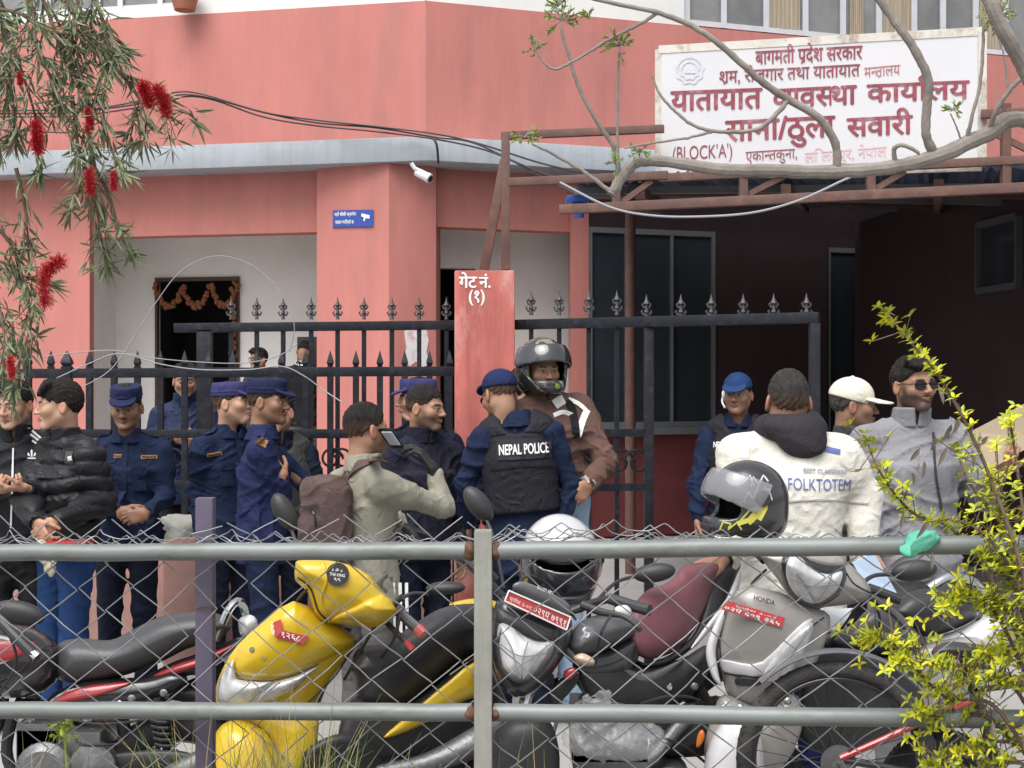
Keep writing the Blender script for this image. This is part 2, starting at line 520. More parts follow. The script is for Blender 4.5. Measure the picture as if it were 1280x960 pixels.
# ------------------------------------------------------------ lettering
_TC = {}
def glyphs(txt, offset=0.0):
    offset = 0.0; key = (txt, offset)
    if key in _TC: return _TC[key]
    c = bpy.data.curves.new('lettering', 'FONT'); c.body = txt; c.size = 1.0; c.resolution_u = 4
    o = bpy.data.objects.new('lettering', c); COL.objects.link(o)
    dg = bpy.context.evaluated_depsgraph_get(); me = o.evaluated_get(dg).to_mesh()
    V = [(v.co.x, v.co.y) for v in me.vertices]; Fs = [tuple(p.vertices) for p in me.polygons]
    o.evaluated_get(dg).to_mesh_clear(); COL.objects.unlink(o); bpy.data.objects.remove(o); bpy.data.curves.remove(c)
    _TC[key] = (V, Fs); return V, Fs
def _clip(V, Fs, x1):
    """keep the part of a flat mesh left of x1"""
    bm = bmesh.new(); vv = [bm.verts.new((x, y, 0)) for x, y in V]
    for f in Fs:
        try: bm.faces.new([vv[i] for i in f])
        except ValueError: pass
    bmesh.ops.bisect_plane(bm, geom=bm.verts[:]+bm.edges[:]+bm.faces[:], plane_co=(x1, 0, 0), plane_no=(1, 0, 0), clear_outer=True)
    bm.verts.index_update()
    r = [(v.co.x, v.co.y) for v in bm.verts], [tuple(v.index for v in f.verts) for f in bm.faces]; bm.free(); return r
def _w(t, off):
    """advance of a glyph run"""
    a = glyphs(t + '|', off)[0]; b = glyphs('|', off)[0]
    return max(v[0] for v in a) - max(v[0] for v in b)
def thicken(V, Fs, off):
    """heavier strokes: copies shifted by off, each a hair above the last"""
    V = [tuple(v[:2]) for v in V]; n = len(V); VV = []; FF = []
    for k, (a, b) in enumerate([(0, 0), (off, 0), (-off, 0), (0, off), (0, -off)] if off > 0 else [(0, 0)]):
        VV += [(x+a, y+b*.7, k) for x, y in V]; FF += [tuple(i+n*k for i in f) for f in Fs]
    return np.array(VV), FF
def script_line(tokens, off=0.02):
    """a run of syllables: 'h:x' half form, 'r:' ra hook above, 's:' slash under, plain strings as they are"""
    V = []; Fs = []; x = 0.0
    def put(v, f, dx, dy=0):
        n = len(V); V.extend([(a+dx, b+dy) for a, b in v]); Fs.extend([tuple(i+n for i in q) for q in f])
    for t in tokens:
        if t == ' ': x += 0.28; continue
        if t.startswith('h:'):
            v, f = glyphs(t[2:], off); xm = max(q[0] for q in v) - 0.16
            put(*_clip(v, f, xm), x); x += xm - 0.02; continue
        if t == 'r:':      # hook over the last stem
            pts = spline([(x-0.12, 0.66), (x-0.2, 0.76), (x-0.12, 0.84), (x-0.02, 0.78)], 4); wd = 0.03+off
            v = []
            for i, p in enumerate(pts):
                d = pts[min(i+1, len(pts)-1)] - pts[max(i-1, 0)]; d = np.array((-d[1], d[0]))/ (np.linalg.norm(d)+1e-9)*wd
                v += [tuple(p+d), tuple(p-d)]
            put(v, [(2*i, 2*i+1, 2*i+3, 2*i+2) for i in range(len(pts)-1)], 0); continue
        if t == 's:':
            v = [(x-0.18, 0.12), (x-0.36, -0.03), (x-0.32, -0.08), (x-0.14, 0.05)]
            put(v, [(0, 1, 2, 3)], 0); continue
        v, f = glyphs(t, off); put(v, f, x); x += _w(t, off)
    return thicken(V, Fs, off)
def flat_text(name, tokens, m, parent, org, ex, ey, height=None, width=None, off=0.02, align='l', lift=0.0):
    """lettering laid on a plane; org = left baseline (or centre) corner"""
    V, Fs = script_line(tokens, off) if isinstance(tokens, (list, tuple)) else thicken(*glyphs(tokens, off), off)
    lo, hi = V.min(0), V.max(0); org, ex, ey = Vector(org), Vector(ex).normalized(), Vector(ey).normalized()
    sx = width / (hi[0]-lo[0]) if width else None
    sy = height / (hi[1]-lo[1]) if height else sx
    if sx is None: sx = sy
    ox = {'l': lo[0], 'c': (lo[0]+hi[0])/2, 'r': hi[0]}[align]; oy = lo[1] if align == 'l' else (lo[1]+hi[1])/2
    nrm = ex.cross(ey)
    W = [org + ex*((x-ox)*sx) + ey*((y-oy)*sy) + nrm*(lift+q*.0003) for x, y, q in V]
    return raw(name, W, Fs, m, parent, smooth=False)

def bvh_of(o):
    me = o.data; org = ORG[o.name]
    return BVHTree.FromPolygons([v.co + org for v in me.vertices], [tuple(p.vertices) for p in me.polygons])
def decal(name, V2, Fs, m, parent, bvh, org, ex, ey, lift=0.003, sub=0.02, far=0.4):
    """2-D lettering or patch laid onto a curved surface by casting it along the plane's normal"""
    org, ex, ey = Vector(org), Vector(ex).normalized(), Vector(ey).normalized(); nrm = ex.cross(ey).normalized()
    bm = bmesh.new(); vv = [bm.verts.new((v[0], v[1], v[2] if len(v) > 2 else 0)) for v in V2]
    for f in Fs:
        try: bm.faces.new([vv[i] for i in f])
        except ValueError: pass
    bmesh.ops.triangulate(bm, faces=bm.faces)
    for _ in range(3):
        el = [e for e in bm.edges if e.calc_length() > sub]
        if not el: break
        bmesh.ops.subdivide_edges(bm, edges=el, cuts=1); bmesh.ops.triangulate(bm, faces=bm.faces)
    W = []; last = 0
    bm.verts.index_update()
    for v in bm.verts:
        o = org + ex*v.co.x + ey*v.co.y
        hit = bvh.ray_cast(o + nrm*far, -nrm, 2*far)
        if hit[0] is not None: last = (hit[0]-o).dot(nrm)
        W.append(o + nrm*(last + lift + v.co.z))
    Fo = [tuple(v.index for v in f.verts) for f in bm.faces]; bm.free()
    return raw(name, W, Fo, m, parent, smooth=True)
def rect2(w, h, nx=8, ny=4):
    V = [((i/nx-.5)*w, (j/ny-.5)*h) for j in range(ny+1) for i in range(nx+1)]
    return V, [(j*(nx+1)+i, j*(nx+1)+i+1, (j+1)*(nx+1)+i+1, (j+1)*(nx+1)+i) for j in range(ny) for i in range(nx)]
def text2(txt, height, width=None, off=0.02):
    V, Fs = script_line(txt, off) if isinstance(txt, (list, tuple)) else thicken(*glyphs(txt, off), off)
    lo, hi = V.min(0), V.max(0); sy = height/(hi[1]-lo[1]); sx = width/(hi[0]-lo[0]) if width else sy
    return [((x-(lo[0]+hi[0])/2)*sx, (y-(lo[1]+hi[1])/2)*sy, q*.0003) for x, y, q in V], Fs
# ============================================================ materials of the place
M_pink = mat('pink_paint', (0.50, 0.188, 0.162), 0.85, streak=.055, var=0.13, vscale=2.2, bump=0.10, bscale=60, dirt=(0.31, 0.15, 0.13), dirt_amt=0.6, dscale=1.5, stretch=(1, 1, 0.28))
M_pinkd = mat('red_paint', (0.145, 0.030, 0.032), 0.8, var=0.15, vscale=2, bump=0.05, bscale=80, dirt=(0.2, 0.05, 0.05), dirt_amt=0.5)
M_pillar = mat('worn_red_paint', (0.44, 0.125, 0.105), 0.85, streak=.30, var=0.32, vscale=5, bump=0.2, bscale=50, dirt=(0.60, 0.38, 0.34), dirt_amt=0.95, dscale=4.0, stretch=(1, 1, 0.35))
M_band = mat('grey_ledge_paint', (0.36, 0.395, 0.43), 0.8, streak=.15, var=0.12, vscale=2.5, bump=0.05, dirt=(0.32, 0.34, 0.37), dirt_amt=0.45, dscale=2, stretch=(1, 1, 2))
M_white = mat('white_wall_paint', (0.75, 0.74, 0.71), 0.85, var=0.06, vscale=1.5, bump=0.04, bscale=80, dirt=(0.48, 0.46, 0.43), dirt_amt=0.3, dscale=1.2)
M_alu = mat('aluminium', (0.62, 0.64, 0.67), 0.45, metal=0.3, var=0.08)
M_alud = mat('shaded_aluminium', (0.19, 0.20, 0.21), 0.5, metal=0.3, var=0.1)  # aluminium darkened in colour to stand for the shade under the canopy
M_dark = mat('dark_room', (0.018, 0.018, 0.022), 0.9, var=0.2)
M_canopyd = mat('shaded_red_paint', (0.036, 0.018, 0.021), 0.8, var=0.2, vscale=2)  # red wall paint with the canopy's shade put into the colour
M_glass = mat('dark_window_glass', (0.030, 0.036, 0.044), 0.08, var=0.3, vscale=1.2)
M_glassup = mat('upper_window_glass', (0.20, 0.20, 0.20), 0.15, var=0.35, vscale=1.5)
M_curt = mat('beige_curtain', (0.36, 0.30, 0.22), 0.9, var=0.3, vscale=3, stretch=(14, 14, 0.4))
M_rust = mat('brown_steel', (0.115, 0.058, 0.048), 0.6, var=0.25, vscale=10, bump=0.1, dirt=(0.26, 0.12, 0.07), dirt_amt=0.6, dscale=9)
M_black = mat('black_iron', (0.010, 0.012, 0.018), 0.5, var=0.4, vscale=14, bump=0.15, bscale=50, dirt=(0.07, 0.07, 0.085), dirt_amt=0.4, dscale=16, spec=.3)
M_finial = mat('grey_iron', (0.055, 0.052, 0.055), 0.5, var=0.3, vscale=20)
M_conc = mat('concrete', (0.36, 0.35, 0.34), 0.9, var=0.14, vscale=1.6, bump=0.2, bscale=25, dirt=(0.22, 0.20, 0.18), dirt_amt=0.6, dscale=0.8)
M_soil = mat('soil', (0.16, 0.13, 0.10), 0.95, var=0.35, vscale=6, bump=0.6, bscale=14)
M_base = mat('brown_plaster', (0.34, 0.19, 0.165), 0.9, var=0.2, vscale=3, bump=0.25, bscale=30, dirt=(0.26, 0.22, 0.2), dirt_amt=0.6, dscale=3)
M_stone = mat('grey_stone', (0.24, 0.24, 0.22), 0.9, var=0.3, vscale=8, bump=0.4, bscale=25)
M_roof = mat('blue_roof_sheet', (0.045, 0.06, 0.11), 0.5, var=0.2, vscale=2)
M_signw = mat('sign_white', (0.60, 0.60, 0.625), 0.55, var=0.05, vscale=2, dirt=(0.60, 0.58, 0.56), dirt_amt=0.4, dscale=1.8)
M_signr = mat('sign_maroon', (0.25, 0.042, 0.065), 0.6, var=0.35, vscale=14, dirt=(.5, .3, .33), dirt_amt=.6, dscale=12)
M_signf = mat('sign_maroon_faded', (0.40, 0.13, 0.15), 0.6, var=0.3, vscale=14)
M_signp = mat('sign_pink_faded', (0.66, 0.42, 0.45), 0.6, var=0.2, vscale=14)
M_rustw = mat('white_rusty_edge', (0.60, 0.57, 0.52), 0.7, var=0.15, vscale=6, bump=0.2, dirt=(0.20, 0.09, 0.04), dirt_amt=0.9, dscale=7)
M_wpaint = mat('white_lettering', (0.80, 0.79, 0.77), 0.6, var=0.1)
M_blue = mat('blue_enamel', (0.03, 0.07, 0.34), 0.4, var=0.1)
M_bluep = mat('blue_plastic', (0.02, 0.10, 0.46), 0.35, var=0.1)
M_cable = mat('cable', (0.02, 0.02, 0.026), 0.5)
M_cablew = mat('pale_cable', (0.28, 0.28, 0.30), 0.5)
M_galv = mat('galvanised_pipe', (0.185, 0.205, 0.20), 0.5, metal=0.25, var=0.16, vscale=5, bump=0.05, dirt=(0.085, 0.08, 0.065), dirt_amt=0.8, dscale=11, stretch=(0.35, 1, 1))
M_gpost = mat('weathered_post', (0.25, 0.255, 0.225), 0.7, var=0.25, vscale=9, bump=0.1, streak=.3, dirt=(0.28, 0.22, 0.16), dirt_amt=0.6, dscale=7)
M_rusty = mat('rust', (0.11, 0.055, 0.032), 0.85, var=0.35, vscale=30, bump=0.4, bscale=80)
M_purple = mat('purple_paint', (0.085, 0.070, 0.112), 0.5, var=0.15, vscale=8, dirt=(0.09, 0.07, 0.1), dirt_amt=0.5, dscale=10)
M_wire = mat('galvanised_wire', (0.25, 0.255, 0.265), 0.45, metal=0.5, var=0.2, vscale=20)

# ============================================================ ground
def sheet(name, x0, x1, y0, y1, z, m, n=1):
    V = [(x0+(x1-x0)*i/n, y0+(y1-y0)*j/n, z) for j in range(n+1) for i in range(n+1)]
    return tag(raw(name, V, [(j*(n+1)+i, j*(n+1)+i+1, (j+1)*(n+1)+i+1, (j+1)*(n+1)+i) for j in range(n) for i in range(n)], m), kind='structure')
sheet('ground', -150, 150, -100, 200, 0.0, M_conc)
# verge: a rough earth bank under the chain link fence
rs = np.random.RandomState(3)
V = []; nx, ny = 60, 10
for j in range(ny+1):
    for i in range(nx+1):
        y = 1.6+2.1*j/ny; x = -4+8*i/nx
        z = 0.42*max(0.0, math.sin(math.pi*min(1, (j+0.001)/ny)))**0.7 if 0 < j < ny else -0.03
        V.append((x, y, z + (rs.rand()-.5)*0.05*(0 < j < ny)))
tag(raw('verge', V, [(j*(nx+1)+i, j*(nx+1)+i+1, (j+1)*(nx+1)+i+1, (j+1)*(nx+1)+i) for j in range(ny) for i in range(nx)], M_soil), kind='structure')

# ============================================================ the office building
CX, CY = P(532, 0, 14.6).x, 14.6
SL, SR = -0.215, 0.36           # plan slopes of the two facades (dY/dX)
def fac(px, off=0.0, side=None):
    """plan point where a photo column meets the facade pushed back by off"""
    k = (px-640)/F
    sd = side or ('l' if px < 532 else 'r')
    s_ = SL if sd == 'l' else SR
    y = (CY + off - s_*CX) / (1 - s_*k)
    return k*y, y
def facx(x, off=0.0):
    s_ = SL if x < CX else SR
    return x, CY + off + s_*(x-CX)
def zy(y_px, Y): return H - (y_px-480)/F*Y
bld = thing('office_building', 'pink two storey office with grey ledge, white recesses and a white upper floor', 'building', (CX, CY, 0))
def prism(mb, plan, z0, z1):
    n = len(plan)
    V = [(x, y, z0) for x, y in plan] + [(x, y, z1) for x, y in plan]
    mb.add(V, [tuple(range(n)), tuple(range(2*n-1, n-1, -1))] + [(i, i+n, (i+1) % n + n, (i+1) % n) for i in range(n)])
def slab(mb, pa, pb, z0, z1, off, dep, side=None):
    a = fac(pa, off, side); b = fac(pb, off, side)
    prism(mb, [a, b, (b[0], b[1]+dep), (a[0], a[1]+dep)], z0, z1)
def wallbit(name, m, items, parent=bld):
    mb = MB()
    for it in items: slab(mb, *it)
    return mb.build(name, m, parent)
ZB, ZT, ZU = 3.97, 4.22, 5.68
# upper pink wall: one skin turning the corner
mb = MB()
e1, e2 = facx(-9), facx(9)
prism(mb, [e1, (CX, CY), e2, (e2[0], e2[1]+.3), (CX, CY+.3), (e1[0], e1[1]+.3)], ZT-0.1, ZU)
mb.build('upper_wall', M_pink, bld)
mb = MB(); o = -0.32
a, b = facx(-9, o), facx(9, o); c = (CX+0.06, CY+o)
prism(mb, [a, c, b, (b[0], b[1]+.6), (CX, CY+.28), (a[0], a[1]+.6)], ZB, ZT)
mb.build('ledge', M_band, bld, bevel=0.012)
# lower walls
wallbit('lower_wall', M_pink, [(-330, 112, 0, ZB, 0.06, 0.16), (112, 397, 3.32, ZB, 0.14, 0.25), (545, 713, 3.36, ZB, 0.20, 0.25), (713, 736, 0.0, ZB, 0.12, 0.5)])
mb = MB()
p1, p2, p3 = fac(396, -0.02, 'l'), fac(486, -0.24, 'l'), fac(545, 0.05, 'r')
prism(mb, [p1, p2, p3, (p3[0], p3[1]+.9), (p1[0], p1[1]+1.0)], 0, ZB)
mb.build('corner_column', M_pink, bld)
# recess: back walls either side of the doors, plinth floor and ceiling
mb = MB()
for (a, b) in ((60, 195), (296, 420)): slab(mb, a, b, 0.4, 3.5, 1.25, 0.2, 'l')
slab(mb, 195, 296, zy(343, 15.9), 3.5, 1.25, 0.2, 'l')
for (a, b) in ((520, 545), (594, 730)): slab(mb, a, b, 0.4, 3.5, 1.0, 0.2, 'r')
slab(mb, 545, 594, zy(336, 15.8), 3.5, 1.0, 0.2, 'r')
mb.build('recess_wall', M_white, bld)
wallbit('recess_reveal', M_white, [(-330, 112, 0, ZB-.01, 0.222, 1.4, 'l')])
wallbit('plinth', M_conc, [(112, 398, 0.0, 0.42, 0.02, 3.0, 'l'), (545, 713, 0.0, 0.42, 0.1, 3.0, 'r')])
wallbit('recess_ceiling', M_white, [(112, 400, 3.45, 3.6, 0.4, 1.2, 'l'), (545, 713, 3.45, 3.6, 0.46, 1.0, 'r')])
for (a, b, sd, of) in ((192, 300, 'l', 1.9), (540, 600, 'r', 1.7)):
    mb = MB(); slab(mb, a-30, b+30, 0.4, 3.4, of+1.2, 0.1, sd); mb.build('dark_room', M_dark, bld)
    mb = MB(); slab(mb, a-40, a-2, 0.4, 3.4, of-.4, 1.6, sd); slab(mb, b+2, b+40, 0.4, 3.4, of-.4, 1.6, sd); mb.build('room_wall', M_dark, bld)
mb = MB(); d0 = fac(290, 1.24, 'l')
slab(mb, 193.5, 196.5, 0.42, zy(343, 15.9), 1.22, 0.1, 'l'); slab(mb, 294.5, 299, 0.42, zy(343, 15.9), 1.22, 0.1, 'l'); slab(mb, 193.5, 299, zy(347, 15.9), zy(342, 15.9), 1.215, 0.1, 'l')
mb.build('door_frame', mat('dark_wood', (0.06, 0.035, 0.025), 0.6), bld)
# red wall and windows under the canopy
ZW0, ZW1 = 1.22, 3.42
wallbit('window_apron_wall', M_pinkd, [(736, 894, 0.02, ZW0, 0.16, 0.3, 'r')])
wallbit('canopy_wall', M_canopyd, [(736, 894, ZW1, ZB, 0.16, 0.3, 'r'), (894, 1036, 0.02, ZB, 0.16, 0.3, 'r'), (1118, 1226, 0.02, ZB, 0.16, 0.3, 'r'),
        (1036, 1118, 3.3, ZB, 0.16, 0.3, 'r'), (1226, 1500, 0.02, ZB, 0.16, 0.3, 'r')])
def window(pa, pb, z0, z1, mull, off, side='r', m=M_alud, gm=M_glass, fw=5, rails=()):
    mb = MB()
    xs = [pa] + list(mull) + [pb]
    for i, x in enumerate(xs):
        w = fw if i in (0, len(xs)-1) else fw*0.8
        slab(mb, x-w/2, x+w/2, z0, z1, off, 0.08, side)
    for z in (z0, z1-0.06) + tuple(rails): slab(mb, pa, pb, z, z+0.06, off+.004, 0.07, side)
    fr = mb.build('window', m, bld)
    mg = MB()
    for i in range(len(xs)-1): slab(mg, xs[i]+fw*.4, xs[i+1]-fw*.4, z0+.05, z1-.05, off+0.04, 0.015, side)
    mg.build('pane', gm, fr)
    return fr
window(738, 892, ZW0, ZW1, (783, 840), 0.14)
window(1036, 1117, 0.1, 3.3, (1075,), 0.16)
# single storey wing running forward under the canopy on the right
wa, wb = Vector((3.95, 16.2, 0)), Vector((4.75, 8.6, 0))
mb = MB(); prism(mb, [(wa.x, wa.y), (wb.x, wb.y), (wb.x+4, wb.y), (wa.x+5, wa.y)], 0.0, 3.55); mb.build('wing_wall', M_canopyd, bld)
def wp_(px, z, d):
    k = (px-640)/F; u = (k*wa.y-wa.x)/((wb.x-wa.x)-k*(wb.y-wa.y)); q = wa.lerp(wb, u); return Vector((q.x-d, q.y, z))
for (x0, x1, z0, z1) in ((1226, 1276, 2.55, 3.15),):
    fr = MB()
    for a, b in (((x0, z0), (x1, z0)), ((x1, z0), (x1, z1)), ((x1, z1), (x0, z1)), ((x0, z1), (x0, z0))): fr.bar(wp_(*a, .02), wp_(*b, .02), .06, .06)
    fo_w = fr.build('window', mat('shaded_wing_aluminium', (.075, .08, .09), .5), bld); V = [wp_(x0, z0, .012), wp_(x1, z0, .012), wp_(x1, z1, .012), wp_(x0, z1, .012)]  # frame colour darkened further for the shade deep under the canopy
    MB().add(V+[v+Vector((.006, 0, 0)) for v in V], [(0, 1, 2, 3), (7, 6, 5, 4), (0, 4, 5, 1), (1, 5, 6, 2), (2, 6, 7, 3), (3, 7, 4, 0)]).build('pane', M_glass, fo_w)
mb = MB(); slab(mb, 736, 896, ZW0-.08, ZW0-.002, 0.06, 0.12, 'r'); mb.build('window_sill', M_alud, bld)
# white upper floor
wu = window(858, 1420, ZU+0.03, 7.3, (905, 958, 1007, 1054, 1099, 1143, 1179, 1220, 1257, 1300, 1350), 0.06, m=M_alu, gm=M_glassup, fw=9)
for i, (a, b) in enumerate(((960, 1000), (1062, 1080), (1102, 1140), (1224, 1252))):
    n = 36; V = []
    for q in range(n+1):
        x, y = fac(a+(b-a)*q/n, .088+.007*math.sin(q*1.3)+.003*math.sin(q*2.9), 'r'); V += [(x, y, ZU+.1), (x, y, 7.3), (x, y+.006, ZU+.1), (x, y+.006, 7.3)]
    raw('curtain', V, [(4*q, 4*q+4, 4*q+5, 4*q+1) for q in range(n)]+[(4*q+2, 4*q+3, 4*q+7, 4*q+6) for q in range(n)], M_curt, bld)
wallbit('upper_floor_wall', M_white, [(532.5, 855, ZU+.002, 7.4, 0.01, 0.3, 'r'), (250, 531.5, ZU+.002, 7.4, 0.01, 0.3, 'l'), (-330, -20, ZU+.002, 7.4, 0.01, 0.3, 'l'), (-20, 250, ZU+.002, ZU+.09, 0.01, 0.3, 'l')])
window(-20, 249, ZU+.09, 7.0, (60, 122, 150, 200), 0.03, side='l', m=M_alu, gm=M_glassup, fw=8)
mb = MB(); slab(mb, -330, 1600, ZU-.015, ZU+.03, -0.03, 0.05, 'l'); 
# roof/back volume so no light leaks in from behind
mb = MB(); a, b = facx(-9, 6.5), facx(9, 6.5)
prism(mb, [(a[0], a[1]), (CX, CY+6.5), (b[0], b[1]), (b[0], b[1]+.3), (CX, CY+6.8), (a[0], a[1]+.3)], 0, 7.4)
mb.build('rear_wall', M_white, bld)
mb = MB(); prism(mb, [facx(-9, -.1), (CX, CY-.1), facx(9, -.1), (b[0], b[1]+.3), (a[0], a[1]+.3)], 7.4, 7.7); mb.build('roof_slab', M_white, bld)
mb = MB(); prism(mb, [facx(-9, .3), (CX, CY+.3), facx(9, .3), (b[0], b[1]), (a[0], a[1])], 4.0, 4.2); mb.build('floor_slab', M_white, bld)
# orange garland in the doorway
gx0 = fac(194, 1.18, 'l'); gx1 = fac(297, 1.18, 'l')
gl = []
for q in range(3):
    for t in np.linspace(0, 1, 9)[(0 if q == 0 else 1):]:
        u = (q+t)/3
        gl.append((gx0[0]+(gx1[0]-gx0[0])*u, gx0[1]+(gx1[1]-gx0[1])*u, zy(352, 15.7)-0.24*4*t*(1-t)))
mb = MB(); rg = np.random.RandomState(5)
for p in spline(gl, 4):
    q = Vector(p)+Vector(rg.randn(3)*0.012); mb.lathe([(0.0, -.03), (.028, -.015), (.032, .0), (.028, .015), (0.0, .03)], q, rg.randn(3), 6)
for t in np.linspace(0, 1, 26):
    q = Vector((gx1[0]-.05, gx1[1], zy(350, 15.7)-1.0*t))+Vector(rg.randn(3)*0.012); mb.lathe([(0.0, -.03), (.03, -.01), (.03, .01), (0.0, .03)], q, rg.randn(3), 6)
tag(mb.build('garland', mat('marigold', (0.22, 0.075, 0.03), 0.9, var=0.4, vscale=40), None, origin=gl[0]), 'swagged orange marigold garland hung in the dark doorway', 'garland')

# ============================================================ canopy of brown steel
CFL = lambda px: 8.9 - (px-632)/648*0.7
def CP(px, py, d=0.0): return P(px, py, CFL(px)+d)
can = thing('steel_canopy', 'brown steel truss canopy with dark roof sheet over the entrance yard', 'canopy', CP(632, 335))
for nm, a, b, w in (('post', (632, 168), (632, 337), 0.055), ('brace', (631, 200), (605, 337), 0.06), ('top_beam', (627, 170), (830, 161), 0.048), ('top_beam', (1226, 143), (1420, 134), 0.05),
        ('middle_beam', (636, 228), (835, 219), 0.052), ('middle_beam', (835, 222), (1420, 193), 0.05), ('lower_beam', (700, 262), (1420, 228), 0.058)):
    MB().bar(CP(*a), CP(*b), w, w).build(nm, M_rust, can, bevel=0.004)
for a, b in (((929, 217), (929, 247)), ((1088, 209), (1088, 241)), ((1257, 130), (1257, 234)), ((770, 226), (770, 257)), ((1340, 130), (1340, 228))):
    MB().bar(CP(*a), CP(*b), 0.05, 0.05).build('upright', M_rust, can)
for a, b in (((932, 245), (985, 218)), ((1092, 238), (1132, 214)), ((1240, 165), (1290, 190)), ((775, 255), (815, 226))):
    MB().bar(CP(*a, .012), CP(*b, .012), 0.035, 0.035).build('diagonal', M_rust, can)
# roof sheet, corrugated, rising towards the building
A, B = P(712, 0, 8.9), P(1700, 0, 7.9)
n = 150; V = []; Fs = []
for i in range(n+1):
    t = i/n; zc = 0.018*math.sin(i*math.pi*0.9)
    xf, yf = A.x+(B.x-A.x)*t, 8.95+(7.95-8.95)*t
    xb = 0.85+(9-.85)*t; yb = facx(xb, -0.36)[1]
    V += [(xf, yf, 2.98+zc), (xb, yb, 3.72+zc), (xf, yf, 3.02+zc), (xb, yb, 3.76+zc)]
for i in range(n):
    a = 4*i; Fs += [(a, a+4, a+5, a+1), (a+2, a+3, a+7, a+6), (a, a+2, a+6, a+4), (a+1, a+5, a+7, a+3)]
raw('roof_sheet', V, Fs, M_roof, can, smooth=False)
for k in range(1, 6):
    t = k/6.0; f0 = Vector((A.x, 8.95, 2.94)); b0 = Vector((.85, facx(.85, -.36)[1], 3.68)); f1 = Vector((B.x, 7.95, 2.94)); b1 = Vector((9, facx(9, -.36)[1], 3.68))
    MB().bar(f0.lerp(b0, t), f1.lerp(b1, t), 0.05, 0.05).build('batten', M_alud if k % 2 else M_rust, can)
for px in (788,):
    q = P(px, 262, 12.6); MB().tube([(q.x, q.y, 0.0), (q.x, q.y, 3.38)], 0.047, 12).build('pole', M_rust, can, smooth=True)
for k in range(5):
    t = (k+.5)/5; a = Vector((A.x+(B.x-A.x)*t, 8.95-t, 2.90)); xb = 0.85+(9-.85)*t
    MB().bar(a, (xb, facx(xb, -.36)[1], 3.64), 0.06, 0.06).build('rafter', M_rust, can)
# blue loudspeaker under the ledge
ls = thing('horn_speaker', 'small blue plastic horn speaker hung under the canopy corner', 'speaker', P(722, 270, 9.2))
MB().box(P(708, 244, 9.14), P(735, 256, 9.30)).build('housing', M_bluep, ls, bevel=0.008)
MB().lathe([(.055, 0), (.05, -.03), (.033, -.05), (.033, -.085), (.0, -.085)], P(724, 256, 9.22), (0, 0, 1), 14).build('nozzle', M_bluep, ls, smooth=True)

# ============================================================ signboard
SYL, SYR = 8.85, 8.3
def SP(px, py, d=0.0):
    t = (px-824)/404.0
    k = SYL + (SYR-SYL)*t
    # stay on the straight plane between the two ends
    a, b = P(824, 0, SYL), P(1228, 0, SYR)
    dx, dy = b.x-a.x, b.y-a.y; q = (px-640)/F
    u = (q*a.y - a.x)/(dx - q*dy); Y = a.y+u*dy
    p = P(px, py, Y); return p + Vector((0, -d, 0))
sg = thing('signboard', 'large white rusty edged signboard with maroon lettering above the gate', 'sign', SP(1026, 212))
c4 = [SP(824, 221), SP(1228, 208), SP(1228, 39), SP(824, 62)]
bk = [p+Vector((0, .03, 0)) for p in c4]
MB().add(c4+bk, [(0, 1, 2, 3), (7, 6, 5, 4), (0, 4, 5, 1), (1, 5, 6, 2), (2, 6, 7, 3), (3, 7, 4, 0)]).build('board', M_signw, sg)
fr = MB()
for a, b in ((0, 1), (1, 2), (2, 3), (3, 0)): fr.bar(c4[a]+Vector((0, .01, 0)), c4[b]+Vector((0, .01, 0)), 0.028, 0.05, up=(0, -1, 0))
fr.build('edge_frame', M_rustw, sg)
def sign_text(toks, x0, y0, x1, y1, hpx, m, off=0.02, name='lettering'):
    """baseline from (x0,y0) to (x1,y1), letter height in photo pixels"""
    a, b = SP(x0, y0, .004), SP(x1, y1, .004); s_ = F/((a.y+b.y)/2)
    up = (SP(x0, y0-20, .004)-a).normalized()
    return flat_text(name, toks, m, sg, a, b-a, up, height=hpx/s_, width=(b-a).length, off=off)
sign_text(['बागमती', ' ', 'प', 's:', 'दे', 'श', ' ', 'सरकार'], 944, 83, 1078, 76, 26, M_signr, 0.018)
sign_text(['श', 's:', 'म,', ' ', 'रोजगार', ' ', 'तथा', ' ', 'यातायात'], 899, 107, 1075, 98, 24, M_signr, 0.012)
sign_text(['म', 'h:न', 'त', 's:', 'ालय'], 1080, 99, 1125, 95, 14, M_signf, 0.0)
sign_text(['यातायात'], 838, 140, 953, 136, 26, M_signr, 0.024)
sign_text(['h:व', 'यव', 'h:स', 'था'], 965, 136, 1071, 131, 25, M_signr, 0.024)
sign_text(['का', 'या', 'r:', 'लय'], 1083, 129, 1212, 124, 33, M_signr, 0.024)
sign_text(['साना/ठुला'], 906, 188, 1044, 182, 40, M_signr, 0.024)
sign_text(['सवारी'], 1058, 172, 1141, 168, 34, M_signr, 0.024)
sign_text("(BLOCK'A')", 841, 206, 915, 202, 23, M_signr, 0.0)
sign_text(['एका', 'h:न', 'तकुना,'], 932, 207, 996, 203, 17, M_signr, 0.0)
sign_text(['ल', 'ि', 'लतपुर,', ' ', 'नेपाल'], 1006, 208, 1108, 200, 22, M_signp, 0.0)
em = MB(); cc = SP(862, 88, .004); dx = (SP(872, 88, .004)-cc); dx = dx/10; dz = Vector((0, 0, (SP(862, 78).z-cc.z)/10))
for (r0, r1) in ((15.0, 17.5), (9.5, 12.0)):
    k = 40; V = []
    for i in range(k):
        a = 2*math.pi*i/k; w = 1+0.08*math.sin(9*a)
        V += [cc+dx*math.cos(a)*r0+dz*math.sin(a)*r0, cc+dx*math.cos(a)*r1*w+dz*math.sin(a)*r1*w]
    em.add(V, [(2*i, 2*i+1, (2*i+3) % (2*k), (2*i+2) % (2*k)) for i in range(k)])
